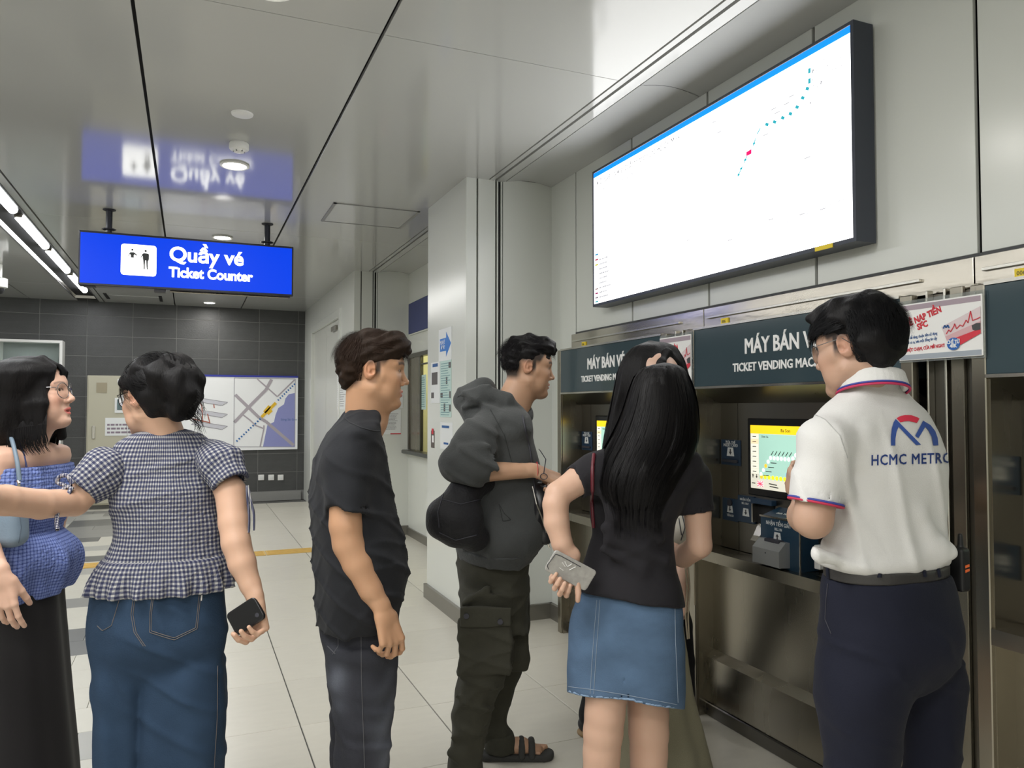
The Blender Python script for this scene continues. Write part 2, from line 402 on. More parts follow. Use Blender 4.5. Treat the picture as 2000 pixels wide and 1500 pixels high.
# ceiling fittings
m_lamp = emis('lamp_glow', (1.0, 0.97, 0.88), 14)
def downlight(x, y, lab):
    r = root('downlight', (x, y, ZC), lab, 'ceiling light', 'downlights')
    MB().lathe((x, y, ZC-0.012), [(0.085, 0.012), (0.088, 0.004), (0.080, 0.0), (0.070, 0.002), (0.068, 0.010)], 28).build('ring', m_white, r, True)
    MB().lathe((x, y, ZC-0.011), [(0.02, -0.004), (0.05, -0.003), (0.067, 0.002), (0.067, 0.006)], 28).build('diffuser', m_lamp, r, True)
    l = bpy.data.lights.new('downlight_light', 'AREA'); l.shape = 'DISK'; l.size = 0.13; l.energy = 6; l.color = (1, 0.97, 0.92)
    lo = bpy.data.objects.new('downlight_light', l); lo.location = (x, y, ZC-0.02); link(lo)
downlight(0.25, 2.80, 'round downlight cut by the top edge of the picture')
downlight(0.24, 4.97, 'large round downlight just below the smoke detector')
downlight(0.25, 7.12, 'round downlight above the blue hanging sign')
downlight(0.245, 11.6, 'small round downlight against the dark tiled wall')
sd = root('smoke_detector', (0.242, 4.55, ZC), 'white round smoke detector on the ceiling beside a downlight', 'smoke detector')
MB().lathe((0.242, 4.55, ZC-0.055), [(0.018, 0), (0.030, 0.004), (0.034, 0.014), (0.050, 0.016), (0.054, 0.022), (0.054, 0.048), (0.050, 0.055)], 28).build('body', m_white, sd, True)
q = MB()
for k in range(6):
    an = k*math.pi/3; q.box((0.242+0.028*math.cos(an)-0.004, 4.55+0.028*math.sin(an)-0.004, ZC-0.052), (0.242+0.028*math.cos(an)+0.004, 4.55+0.028*math.sin(an)+0.004, ZC-0.040))
q.build('vent_slots', m_dkgrey, sd)
q = root('ceiling_cap', (0.231, 4.083, ZC), 'flat white round blanking cap on the ceiling before the smoke detector', 'ceiling cap')
MB().lathe((0.231, 4.083, ZC-0.01), [(0.040, 0.0), (0.052, 0.002), (0.055, 0.010)], 28).build('disc', m_white, q, True)
hp = root('access_hatch', (1.29, 5.9, ZC), 'square access hatch frame in the ceiling beside the column', 'access hatch')
MB().box((0.968, 5.61, ZC-0.004), (1.60, 6.17, ZC+0.0)).build('hatch_panel', m_ceil, hp)
fr = MB()
for (a, b_) in (((0.955, 5.60), (1.61, 5.608)), ((0.955, 6.172), (1.61, 6.18))): fr.box((*a, ZC-0.007), (*b_, ZC))
for (a, b_) in (((0.955, 5.60), (0.978, 6.18)), ((1.59, 5.60), (1.61, 6.18))): fr.box((*a, ZC-0.007), (*b_, ZC))
fr.build('hatch_frame', mat('hatch_grey', (0.30, 0.30, 0.29), 0.5), hp)
hp = root('access_hatch', (-0.72, 11.6, ZC), 'long ceiling hatch with two dark slots near the dark wall', 'access hatch')
MB().box((-1.0, 11.35, ZC-0.005), (-0.40, 11.85, ZC)).build('hatch_panel', m_ceil, hp)
MB().box((-1.06, 11.2, ZC-0.006), (-1.02, 11.75, ZC)).build('slot', m_black, hp); MB().box((-0.40, 11.2, ZC-0.006), (-0.36, 11.75, ZC)).build('slot', m_black, hp)
# linear light trough
lt = root('linear_light', (-1.32, 8.0, ZC), 'long chrome recessed ceiling trough with a row of white tubes', 'ceiling light')
MB().box((-1.45, -2.0, ZC+0.075), (-1.195, 11.80, ZC+0.085)).build('trough_top', m_steelb, lt)
MB().add([(-1.455, -2, ZC-0.004), (-1.455, 11.8, ZC-0.004), (-1.41, 11.8, ZC+0.075), (-1.41, -2, ZC+0.075)], [(0, 1, 2, 3)]).add([(-1.19, -2, ZC-0.004), (-1.19, 11.8, ZC-0.004), (-1.20, 11.8, ZC+0.075), (-1.20, -2, ZC+0.075)], [(0, 1, 2, 3)]).add([(-1.455, 11.8, ZC-0.004), (-1.19, 11.8, ZC-0.004), (-1.20, 11.75, ZC+0.075), (-1.41, 11.75, ZC+0.075)], [(0, 1, 2, 3)]).build('reflector', m_steelb, lt)
MB().box((-1.46, -2, ZC-0.006), (-1.45, 11.81, ZC+0.0)).box((-1.195, -2, ZC-0.006), (-1.185, 11.81, ZC)).box((-1.46, 11.80, ZC-0.006), (-1.185, 11.815, ZC)).build('rim', m_dkgrey, lt)
m_tube = emis('tube_glow', (0.96, 0.98, 1.0), 16)
for (a, b_) in ((9.90, 11.15), (8.44, 9.60), (7.05, 8.22), (5.62, 6.80), (4.2, 5.38), (2.8, 3.96), (1.4, 2.56), (0.0, 1.16)):
    tb = MB().tube((-1.262, a, ZC+0.012), (-1.262, b_, ZC+0.012), 0.034, 14).build('tube', m_tube, lt, True)
    MB().box((-1.29, a-0.05, ZC-0.002), (-1.235, a-0.005, ZC+0.035)).build('tube_holder', m_steel, tb); MB().box((-1.29, b_+0.005, ZC-0.002), (-1.235, b_+0.05, ZC+0.035)).build('tube_holder', m_steel, tb)
area('trough_light', (-1.32, 5.2, ZC-0.01), 0.12, 13.0, 66, (0.96, 0.98, 1.0))
# cctv
cc = root('security_camera', (-1.86, 9.4, 2.66), 'white security camera hanging at the left picture edge', 'security camera')
MB().lathe((-1.86, 9.4, 2.76), [(0.035, 0), (0.035, 0.15)], 16).lathe((-1.86, 9.4, 2.60), [(0.06, 0.06), (0.085, 0.07), (0.085, 0.16), (0.06, 0.17)], 24).build('housing', m_white, cc, True)
MB().lathe((-1.86, 9.4, 2.595), [(0.012, 0), (0.04, 0.012), (0.058, 0.04), (0.06, 0.062)], 24).build('dome', m_black, cc, True)
# far wall furniture
m_cab = mat('cabinet_cream', (0.47, 0.45, 0.35), 0.4)
cb = root('display_case', (-2.4, 12.0, 0.73), 'wide white framed display case on the dark wall at far left', 'display case')
X0, X1, Z0, Z1 = -3.6, -1.60, 0.735, 2.325; YF = 12.0-0.10
fm = MB().box((X0, YF, Z1-0.035), (X1, 12.13, Z1)).box((X0, YF, Z0), (X1, 12.13, Z0+0.035)).box((X1-0.035, YF, Z0+0.035), (X1, 12.13, Z1-0.035)).box((X0, YF, Z0+0.035), (X0+0.035, 12.13, Z1-0.035)).build('frame', m_white, cb)
MB().box((-2.36, YF, Z0+0.035), (-2.32, 12.11, Z1-0.035)).box((-2.32, YF+0.02, 1.06), (X1-0.035, 12.11, 1.08)).build('divider', m_white, cb)
MB().box((X0+0.035, 12.105, Z0+0.035), (X1-0.035, 12.125, Z1-0.035)).build('back_board', mat('case_back', (0.33, 0.36, 0.36), 0.5, var=0.15, vscale=3), cb)
MB().box((X0+0.035, YF+0.012, Z0+0.035), (X1-0.035, YF+0.016, Z1-0.035)).build('pane', m_glass, cb)
q = MB()
for k in range(9): q.box((-2.28+k*0.068, 12.06, 1.10), (-2.235+k*0.068, 12.10, 1.22+0.02*(k % 3)))
q.build('leaflets', m_paper, cb)
MB().box((-2.75, 12.085, 1.75), (-2.42, 12.10, 2.15)).build('poster', m_yellow, cb)
ec = root('electrical_cabinet', (-0.85, 12.05, 0.0), 'beige electrical cabinet with display and nameplate on dark wall', 'cabinet')
MB().box((-1.305, 11.98, 0.06), (-0.45, 12.13, 1.86), bev=0.006).build('body', m_cab, ec)
dr = MB().box((-1.29, 11.965, 0.08), (-0.46, 11.98, 1.845), bev=0.004).build('door', m_cab, ec)
MB().box((-1.235, 11.945, 0.98), (-1.195, 11.965, 1.16), bev=0.006).build('handle', m_steelb, dr)
MB().box((-1.19, 11.958, 1.62), (-1.06, 11.966, 1.76)).build('vent', mat('vent_tan', (0.33, 0.29, 0.2), 0.6), dr)
MB().box((-0.93, 11.955, 1.755), (-0.68, 11.966, 1.815)).build('lamp_strip', m_paper, dr)
MB().box((-0.96, 11.955, 1.34), (-0.60, 11.966, 1.55)).build('display', m_paper, dr)
MB().box((-0.93, 11.950, 1.38), (-0.64, 11.956, 1.53)).build('display_screen', mat('lcd', (0.10, 0.16, 0.17), 0.3), dr)
MB().box((-0.88, 11.947, 1.46), (-0.69, 11.951, 1.51)).build('display_bar', emis('lcd_lit', (0.6, 0.8, 0.8), 0.6), dr)
MB().box((-1.075, 11.958, 1.02), (-0.50, 11.966, 1.27)).build('nameplate', m_paper, dr)
q = MB(); greek(q, (-1.05, 11.9575, 1.04), AXY, 0, 0, 0.53, 0.16, 3, seed=4, fill=0.5); q.build('print', mat('mauve_ink', (0.25, 0.2, 0.25), 0.6), dr)
mp_ = root('station_map', (0.7, 12.1, 0.77), 'white board with station diagram and street map on dark wall', 'map')
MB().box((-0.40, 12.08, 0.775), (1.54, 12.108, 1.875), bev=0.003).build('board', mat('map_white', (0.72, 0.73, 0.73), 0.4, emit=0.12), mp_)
MB().box((-0.40, 12.07, 1.872), (1.54, 12.108, 1.90)).build('top_strip', mat('navy_strip', (0.03, 0.04, 0.32), 0.4), mp_)
def mpt(px, py): v = ony(px, py, 12.078); return (v[0], v[2])
o_ = (0, 12.078, 0)
def zpx(x, y): return (340+x*280/1500, 700+y*280/1500)
def zm(x, y): return mpt(*zpx(x, y))
shape('river', o_, [zm(*p) for p in ((1262, 362), (1200, 375), (1165, 420), (1150, 480), (1090, 520), (1062, 590), (1045, 665), (975, 700), (930, 925), (1262, 922))], AXY, mat('river_blue', (0.27, 0.29, 0.58), 0.5), mp_)
def seg(*ps):
    o2 = []
    for a, b_ in zip(ps[:-1], ps[1:]): A = zm(*a); B = zm(*b_); o2.append((*A, *B))
    return o2
q = MB(); G = 0
lines_mb(q, (0, 12.077, 0), AXY, seg((640, 380), (890, 620), (960, 660), (1250, 910))+seg((630, 670), (790, 500), (960, 330), (1020, 220)), 0.045)
lines_mb(q, (0, 12.077, 0), AXY, seg((870, 215), (1080, 400), (1260, 225))+seg((720, 590), (800, 650), (850, 700), (940, 735), (900, 925))+seg((940, 700), (940, 735)), 0.02)
q.build('streets', mat('street_mauve', (0.42, 0.38, 0.42), 0.5), mp_)
q = MB(); lines_mb(q, (0, 12.075, 0), AXY, seg((915, 615), (1065, 465)), 0.045); lines_mb(q, (0, 12.075, 0), AXY, seg((945, 565), (1000, 500))+seg((975, 580), (1020, 540)), 0.05); q.build('station_mark', mat('map_yellow', (0.80, 0.50, 0.03), 0.5), mp_)
q = MB()
for (a, b_) in (((640, 880), (905, 630)), ((1075, 450), (1265, 265))):
    A = np.array(zm(*a)); B = np.array(zm(*b_)); L_ = np.linalg.norm(B-A); n = int(L_/0.042)
    for k in range(n):
        c = A+(B-A)*(k+0.5)/n; c2 = A+(B-A)*(k+0.95)/n; lines_mb(q, (0, 12.075, 0), AXY, [(*c, *c2)], 0.026)
q.build('line_dashes', mat('map_dash', (0.02, 0.14, 0.42), 0.5), mp_)
q = MB(); lines_mb(q, (0, 12.077, 0), AXY, seg((630, 205), (1268, 215), (1262, 925), (625, 925), (630, 205)), 0.008)
for zz in (0, 1, 2):
    yy = 410+zz*125
    lines_mb(q, (0, 12.077, 0), AXY, seg((240, yy), (560, yy+50), (500, yy+85), (180, yy+30), (240, yy)), 0.008)
q.build('diagram_lines', mat('map_grey', (0.30, 0.29, 0.33), 0.6), mp_)
q = MB()
for zz in (0, 1, 2):
    yy = 410+zz*125
    q.poly([np.array([*zm(a, b_)[:1], 12.0775, zm(a, b_)[1]]) for a, b_ in ((250, yy+8), (545, yy+52), (495, yy+78), (195, yy+28))], (0, -0.0005, 0))
q.build('diagram_floors', mat('map_lilac', (0.60, 0.60, 0.66), 0.6), mp_)
q = MB(); lines_mb(q, (0, 12.075, 0), AXY, seg((265, 450), (290, 500), (300, 670))+seg((350, 580), (375, 680))+seg((415, 480), (420, 520))+seg((180, 630), (370, 670)), 0.014); q.build('diagram_stairs', mat('map_rust', (0.42, 0.12, 0.08), 0.6), mp_)
v = zm(1115, 650); text('lettering', 'Sông Sài Gòn', (v[0], 12.077, v[1]), 0.045, AXY, m_inkblue, mp_, 0.0005)
for px, nm in ((500+10/1, 'dark tiles, leftmost of three'), (529.5, 'dark tiles, middle one of three'), (548, 'dark tiles, rightmost of three')):
    v = ony(px, 932.5, 12.12); r = root('wall_socket', (v[0], 12.12, v[2]-0.04), 'square white wall socket low on '+nm, 'socket', 'wall sockets')
    MB().box((v[0]-0.042, 12.105, v[2]-0.042), (v[0]+0.042, 12.13, v[2]+0.042), bev=0.004).build('plate', m_white, r)
    MB().box((v[0]-0.022, 12.100, v[2]-0.018), (v[0]+0.022, 12.106, v[2]+0.018), bev=0.002).build('rocker', m_paper, r)
# ================================================================ HANGING SIGN
YS = 6.42
hs = root('hanging_sign', (0, 6.47, 2.325), 'illuminated blue ticket counter sign hanging from two dark poles', 'sign')
MB().box((-0.772, YS, 2.318), (0.772, YS+0.10, 2.728), bev=0.004).build('housing', mat('sign_case', (0.015, 0.016, 0.03), 0.35), hs)
m_sb = mat('sign_blue', (0.001, 0.008, 0.12), 0.4, spec=0.2, emit=0.72, ecol=(0.0, 0.062, 0.92))
m_sw = emis('sign_white', (1, 1, 1), 2.2)
MB().box((-0.760, YS-0.004, 2.335), (0.760, YS, 2.712)).build('face', m_sb, hs)
def rrect(x0, y0, x1, y1, r, n=5):
    pts = []
    for (cx, cy, a0) in ((x1-r, y1-r, 0), (x0+r, y1-r, 90), (x0+r, y0+r, 180), (x1-r, y0+r, 270)):
        for k in range(n+1): a = math.radians(a0+90*k/n); pts.append((cx+r*math.cos(a), cy+r*math.sin(a)))
    return pts
OS = (0, YS-0.0045, 0)
pic = shape('pictogram_panel', OS, rrect(-0.490, 2.412, -0.247, 2.648, 0.022), AXY, m_sw, hs)
OP = (0, YS-0.0062, 0)
m_pic = mat('pictogram_grey', (0.05, 0.055, 0.055), 0.6)
def circ(cx, cy, r, n=14): return [(cx+r*math.cos(2*math.pi*k/n), cy+r*math.sin(2*math.pi*k/n)) for k in range(n)]
pg = MB()
def pp(pts): u, v_ = AXY; pg.poly([np.array(OP)+p[0]*u+p[1]*v_ for p in pts], (0, -0.0006, 0))
# seated clerk and standing customer
pp(circ(-0.413, 2.606, 0.008)); pp([(-0.430, 2.583), (-0.424, 2.588), (-0.402, 2.588), (-0.392, 2.580), (-0.379, 2.568), (-0.384, 2.562), (-0.398, 2.572), (-0.404, 2.560), (-0.400, 2.546), (-0.424, 2.546), (-0.422, 2.560), (-0.430, 2.573)])
pp([(-0.433, 2.583), (-0.437, 2.565), (-0.443, 2.548), (-0.440, 2.546), (-0.432, 2.566), (-0.428, 2.580)])
pp(circ(-0.322, 2.604, 0.009)); pp([(-0.345, 2.578), (-0.336, 2.587), (-0.304, 2.585), (-0.298, 2.578), (-0.298, 2.540), (-0.302, 2.530), (-0.340, 2.532), (-0.342, 2.560)])
pp([(-0.345, 2.578), (-0.352, 2.560), (-0.360, 2.550), (-0.356, 2.547), (-0.345, 2.560), (-0.340, 2.575)])
pp([(-0.338, 2.532), (-0.336, 2.500), (-0.334, 2.462), (-0.326, 2.462), (-0.326, 2.500), (-0.324, 2.532)]); pp([(-0.318, 2.532), (-0.316, 2.500), (-0.314, 2.462), (-0.306, 2.462), (-0.306, 2.500), (-0.305, 2.532)])
pg.build('pictogram', m_pic, hs)
text('lettering', 'Quầy vé', (-0.158, YS-0.005, 2.545), 0.155, AXY, m_sw, hs, 0.0015, 0.0042, width=1.0)
text('lettering', 'Ticket Counter', (-0.158, YS-0.005, 2.420), 0.108, AXY, m_sw, hs, 0.0015, 0.0036, width=0.90)
for x in (-0.578, 0.570):
    pl = MB().tube((x, 6.47, 2.728), (x, 6.47, ZC), 0.023, 16).build('pole', mat('pole_navy', (0.012, 0.014, 0.025), 0.35), hs, True)
    MB().lathe((x, 6.47, ZC-0.012), [(0.03, 0), (0.045, 0.006), (0.045, 0.012)], 20).lathe((x, 6.47, 2.752), [(0.034, 0), (0.045, 0.003), (0.045, 0.010), (0.03, 0.012)], 20).build('flange', m_ink, pl, True)
    MB().tube((x-0.05, 6.47, 2.758), (x+0.05, 6.47, 2.758), 0.005, 8).build('bolt', m_steel, pl)
MB().box((-0.26, YS+0.01, 2.300), (-0.18, YS+0.09, 2.318)).box((-0.74, YS+0.02, 2.310), (-0.66, YS+0.08, 2.318)).box((0.66, YS+0.02, 2.310), (0.75, YS+0.08, 2.318)).build('latch', m_ink, hs)
MB().tube((-0.15, YS+0.05, 2.312), (0.74, YS+0.05, 2.312), 0.006, 8).build('cable_rail', m_steel, hs)
# ================================================================ LIGHT BOX MAP
lb = root('lightbox_map', (2.2, 2.92, 1.985), 'large glowing white railway map lightbox on the wall above the machines', 'lightbox')
m_lbc = mat('lightbox_case', (0.035, 0.042, 0.062), 0.38)
BY0, BY1, BZ0, BZ1, BX = 1.975, 3.875, 1.990, 2.783, 2.155
MB().box((BX, BY0, BZ0), (2.25, BY1, BZ0+0.015)).box((BX, BY0, BZ1-0.012), (2.25, BY1, BZ1)).box((BX, BY0, BZ0+0.015), (2.25, BY0+0.014, BZ1-0.012)).box((BX, BY1-0.010, BZ0+0.015), (2.25, BY1, BZ1-0.012)).box((2.20, BY0+0.014, BZ0+0.015), (2.25, BY1-0.01, BZ1-0.012)).build('case', m_lbc, lb)
m_lbw = emis('lightbox_white', (1, 1, 1), 2.6)
MB().box((BX+0.003, BY0+0.016, BZ0+0.016), (2.20, BY1-0.012, BZ1-0.014)).build('face', m_lbw, lb)
MB().box((BX+0.0015, BY0+0.016, BZ1-0.040), (BX+0.003, BY1-0.012, BZ1-0.014)).build('top_stripe', emis('stripe_blue', (0.0, 0.22, 0.95), 1.0), lb)
LO = (BX+0.0025, 0, 0)
def lp(px, py): v = onx(px, py, BX); return (-v[1], v[2])
m_cy = mat('map_cyan', (0.02, 0.2, 0.22), 0.6, emit=0.55, ecol=(0.02, 0.55, 0.70)); m_gy = mat('map_faint', (0.08, 0.08, 0.08), 0.6, emit=0.5, ecol=(0.75, 0.75, 0.8))
q = MB()
for a, b_ in (((1440, 345), (1449, 325)), ((1452, 318), (1458, 305)), ((1470, 285), (1475, 270)), ((1478, 262), (1484, 250))): lines_mb(q, LO, AXX, [(*lp(*a), *lp(*b_))], 0.005)
for (x, y_) in ((1497, 243), (1512, 238), (1528, 230), (1543, 222), (1556, 209), (1567, 191), (1576, 173)): lines_mb(q, LO, AXX, [(*lp(x-3, y_-1), *lp(x+3, y_+1))], 0.012)
for (x, y_) in ((1580, 158), (1580, 138)): lines_mb(q, LO, AXX, [(*lp(x, y_-5), *lp(x, y_+5))], 0.012)
for (x, y_) in ((1442, 341), (1447, 329), (1455, 312), (1472, 280)): lines_mb(q, LO, AXX, [(*lp(x-2, y_), *lp(x+2, y_))], 0.008)
q.build('route_line', m_cy, lb)
shape('you_are_here', LO, [lp(1457, 297), (lp(1467, 291)), lp(1467, 300), lp(1457, 305)], AXX, emis('map_red', (0.80, 0.0, 0.10), 1.0), lb)
text('lettering', 'Sơ đồ tuyến đường sắt đô thị thành phố Hồ Chí Minh', (BX+0.002, 3.845, 2.690), 0.046, AXX, mat('map_ink', (0.05, 0.05, 0.05), 0.6, emit=0.30, ecol=(0.5, 0.5, 0.55)), lb, 0.0004, 0.0, width=0.80)
text('lettering', 'Hồ Chí Minh City Urban Railway Map', (BX+0.002, 3.845, 2.632), 0.036, AXX, m_gy, lb, 0.0004, 0.0, width=0.80)
for k, (px, py, s_) in enumerate(((1586, 128, 'Suối Tiên'), (1585, 142, 'Đại học Quốc gia'), (1585, 158, 'Khu Công nghệ cao'), (1586, 172, 'Thủ Đức'), (1578, 190, 'Bình Thái'), (1568, 208, 'Phước Long'))):
    v = onx(px, py, BX); text('lettering', s_, (BX+0.002, v[1], v[2]-0.006), 0.024, AXX, m_gy, lb, 0.0004, width=0.8)
q = MB()
for k in range(9): greek(q, LO, AXX, -3.80, 2.03+k*0.027, 0.10+0.012*(k % 3), 0.016, 1, seed=k)
for (x, y_) in ((1505, 215), (1512, 222), (1530, 205), (1540, 190), (1390, 240), (1400, 260), (1570, 310), (1500, 430), (1560, 420), (1600, 410), (1340, 470), (1490, 265), (1420, 470)):
    a = lp(x, y_); lines_mb(q, LO, AXX, [(a[0], a[1], a[0]+0.03, a[1])], 0.004)
lines_mb(q, LO, AXX, [(*lp(1385, 240), *lp(1402, 290)), (*lp(1520, 440), *lp(1650, 388)), (*lp(1560, 178), *lp(1560, 195))], 0.0025)
q.build('faint_print', m_gy, lb)
for (z_, c_) in ((2.285, (0.0, 0.35, 0.75)), (2.255, (0.7, 0.05, 0.12)), (2.225, (0.8, 0.75, 0.05)), (2.085, (0.45, 0.3, 0.3)), (2.060, (0.5, 0.05, 0.2)), (2.035, (0.35, 0.3, 0.35)), (2.012, (0.1, 0.55, 0.65))):
    MB().box((BX+0.0016, 3.815, z_), (BX+0.003, 3.848, z_+0.009)).build('legend_bar', mat('legend', tuple(v*0.3 for v in c_), 0.6, emit=0.5, ecol=c_), lb)
MB().box((BX-0.003, 2.08, 1.988), (BX+0.001, 2.165, 2.003)).build('yellow_tag', m_yellow, lb)
# ================================================================ VENDING MACHINES
def slab(mb, a, b_): mb.box(a, b_, bev=0.0015)
m_scr = mat('screen_bezel', (0.005, 0.005, 0.006), 0.22)
m_box = mat('machine_navy', (0.012, 0.040, 0.075), 0.32, coat=0.2)
m_sil = mat('silver_cover', (0.36, 0.37, 0.37), 0.42, metal=0.55, bump=0.1, bscale=200)
m_icon = mat('icon_white', (0.66, 0.68, 0.67), 0.5)
XB, XH = 2.295, 2.15
def icon(org, w_, par, up=True):
    """white note card with a dark arrow"""
    x, y_, z_ = org
    shape('icon', org, [(-w_*0.5, -w_*0.38), (w_*0.5, -w_*0.38), (w_*0.36, w_*0.38), (-w_*0.36, w_*0.38)], AXX, m_icon, par, 0.0008)
    s_ = 1 if up else -1
    shape('icon_arrow', (x-0.0009, y_, z_), [(0.0, s_*w_*0.26), (w_*0.2, 0), (w_*0.07, 0), (w_*0.07, -s_*w_*0.26), (-w_*0.07, -s_*w_*0.26), (-w_*0.07, 0), (-w_*0.2, 0)], AXX, m_ink, par, 0.0006)
def sticker(nm, y1, z1, y0, z0, l1, par, kind=0):
    s_ = MB().box((XB-0.004, y0, z0), (XB, y1, z1), bev=0.001).build(nm, m_bluest, par)
    yc = (y0+y1)/2; w_ = y1-y0; h_ = z1-z0
    text('lettering', l1[0], (XB-0.0045, yc, z1-h_*0.16), w_*0.15, AXX, m_icon, s_, 0.0004, align='CENTER', width=0.8)
    text('lettering', l1[1], (XB-0.0045, yc, z1-h_*0.27), w_*0.15, AXX, m_icon, s_, 0.0004, align='CENTER', width=0.8)
    icon((XB-0.0048, yc, z1-h_*0.47), w_*0.38, s_, False)
    if kind: MB().box((XB-0.012, y0+w_*0.12, z0+h_*0.12), (XB-0.004, y1-w_*0.12, z0+h_*0.22)).build('slot', m_ink, s_)
    return s_
def machine(y0, y1, lab, full=True):
    """bay from y0 (right side seen from the hall) to y1 (left side)"""
    r = root('ticket_vending_machine', (2.2, (y0+y1)/2, 0), lab, 'ticket machine', 'ticket vending machines')
    W_ = y1-y0
    MB().box((XH, y0, 1.500), (XB+0.02, y1, 1.762), bev=0.002).build('header', m_blue, r)
    MB().box((XH-0.004, y0, 1.490), (XB, y1, 1.500)).box((XH-0.004, y0, 1.762), (XB, y1, 1.772)).build('header_trim', m_steelb, r)
    cy = y0+W_*0.575
    yc = (y0+y1)/2
    text('lettering', 'MÁY BÁN VÉ', (XH-0.0005, yc+0.206, 1.631), 0.089, AXX, m_text, r, 0.0012, 0.0022, fit=0.412)
    text('lettering', 'TICKET VENDING MACHINE', (XH-0.0005, yc+0.281, 1.558), 0.049, AXX, m_text, r, 0.0012, 0.0014, fit=0.562)
    # hood sloping back to the panel
    MB().poly([(XH+0.002, y0, 1.490), (XB+0.02, y0, 1.490), (XB+0.02, y0, 1.425), (XB-0.005, y0, 1.425)], (0, W_, 0)).build('hood', m_steeld, r)
    # side walls
    for yy in (y0, y1-0.006):
        MB().box((XH+0.01, yy, 0.0), (XB+0.02, yy+0.006, 1.49)).build('side_wall', m_steel, r)
    # front frame posts
    for yy in (y0-0.045, y1):
        MB().box((XH-0.002, yy, 0.0), (XH+0.03, yy+0.045, 1.768), bev=0.003).build('frame_post', m_steel, r)
    # back panels with seam
    ys_ = y1-0.045 if full else y1-0.05
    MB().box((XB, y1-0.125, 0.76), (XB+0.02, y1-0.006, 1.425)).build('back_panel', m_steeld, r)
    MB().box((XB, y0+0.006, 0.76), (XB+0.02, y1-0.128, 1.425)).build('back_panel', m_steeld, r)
    # louvres scuffed on the small panel
    q = MB()
    for k in range(3): q.box((XB-0.0015, y1-0.105, 1.13+0.035*k), (XB, y1-0.03, 1.145+0.035*k))
    q.build('louvre', m_steeld, r)
    # ledge, lower panel, kick plate
    MB().poly([(XH, y0, 0.762), (XB+0.01, y0, 0.757), (XB+0.01, y0, 0.715), (XH, y0, 0.715)], (0, W_, 0)).build('ledge', m_steel, r)
    MB().box((2.243, y0, 0.27), (XB, y1+0.03, 0.712)).build('lower_panel', m_steel, r)
    MB().poly([(2.205, y0, 0.262), (2.243, y0, 0.292), (2.30, y0, 0.292), (2.30, y0, 0.06), (2.205, y0, 0.06)], (0, W_+0.02, 0)).build('kick_plate', m_steel, r)
    MB().box((2.195, y0-0.045, 0.0), (2.30, y1+0.02, 0.058), bev=0.004).build('base_rail', m_steeld, r)
    MB().tube((2.194, y1-0.02, 0.030), (2.199, y1-0.02, 0.030), 0.006, 10).build('screw', m_ink, r)
    # touch screen
    sy1 = y1-0.203; sy0 = sy1-0.47
    bz = MB().box((XB-0.012, sy0, 1.020), (XB, sy1, 1.357), bev=0.004).build('screen', m_scr, r)
    a1, a0, t1, t0 = sy1-0.022, sy0+0.022, 1.327, 1.052
    S = XB-0.0125; SW = a1-a0; SHt = t1-t0
    def sr(nm, u0, v0, u1, v1, c_, st=1.0, lay=0):
        x_ = S-0.0004*lay
        return MB().box((x_-0.0004, a1-SW*u1, t0+SHt*v0), (x_, a1-SW*u0, t0+SHt*v1)).build(nm, emis('scr', c_, st*0.78), bz)
    sr('display', 0, 0, 1, 1, (0.62, 0.60, 0.50), 1.0)
    sr('title_bar', 0, 0.87, 1, 1, (0.85, 0.58, 0.01), 1.0, 1)
    sr('route_map', 0.125, 0.16, 0.99, 0.865, (0.36, 0.60, 0.50), 0.9, 1)
    for k in range(8): sr('menu_button', 0.008, 0.235+k*0.079, 0.118, 0.235+k*0.079+0.07, (0.75, 0.74, 0.62) if k not in (6,) else (0.85, 0.66, 0.40), 1.0, 1)
    em_ink = mat('screen_ink', (0.02, 0.02, 0.02), 0.6)
    def sp(u, v_): return (-(a1-SW*u), t0+SHt*v_)
    so = (S-0.0012, 0, 0)
    text('lettering', 'Ba Son', (S-0.0012, a1-SW*0.44, t0+SHt*0.905), 0.020, AXX, em_ink, bz, 0.0003)
    text('lettering', 'Chọn Ga', (S-0.0012, a1-SW*0.16, t0+SHt*0.81), 0.012, AXX, em_ink, bz, 0.0003)
    q = MB()
    for k in range(8): p_ = sp(0.035, 0.268+k*0.079); lines_mb(q, so, AXX, [(p_[0], p_[1], p_[0]+0.022, p_[1])], 0.003)
    sts = [(0.155, 0.235), (0.19, 0.30), (0.225, 0.37), (0.26, 0.44), (0.295, 0.50), (0.345, 0.50), (0.395, 0.50), (0.445, 0.50), (0.495, 0.50), (0.545, 0.50), (0.60, 0.52), (0.64, 0.57), (0.67, 0.63), (0.70, 0.69)]
    for k, (u, v_) in enumerate(sts):
        p_ = sp(u, v_)
        if k < 4: lines_mb(q, so, AXX, [(p_[0]+0.015, p_[1]-0.004, p_[0]+0.05, p_[1]-0.004)], 0.003)
        elif k < 10: lines_mb(q, so, AXX, [(p_[0]+0.004, p_[1]+0.012, p_[0]+0.018, p_[1]+0.030)], 0.003)
    for dx in (0.035, 0.09):
        p_ = sp(dx, 0.195); up_ = 1 if dx < 0.05 else -1
        u_, v2 = AXX; q.poly([np.array(so)+(p_[0]+a_)*u_+(p_[1]+b2*up_)*v2 for a_, b2 in ((0, 0.009), (0.006, 0.001), (0.002, 0.001), (0.002, -0.008), (-0.002, -0.008), (-0.002, 0.001), (-0.006, 0.001))], (-0.0003, 0, 0))
    lines_mb(q, so, AXX, [(*sp(0.27, 0.10), *sp(0.38, 0.09)), (*sp(0.28, 0.06), *sp(0.40, 0.05)), (*sp(0.02, 0.08), *sp(0.07, 0.08))], 0.004)
    q.build('screen_print', em_ink, bz)
    q1 = MB(); q2 = MB(); q3 = MB()
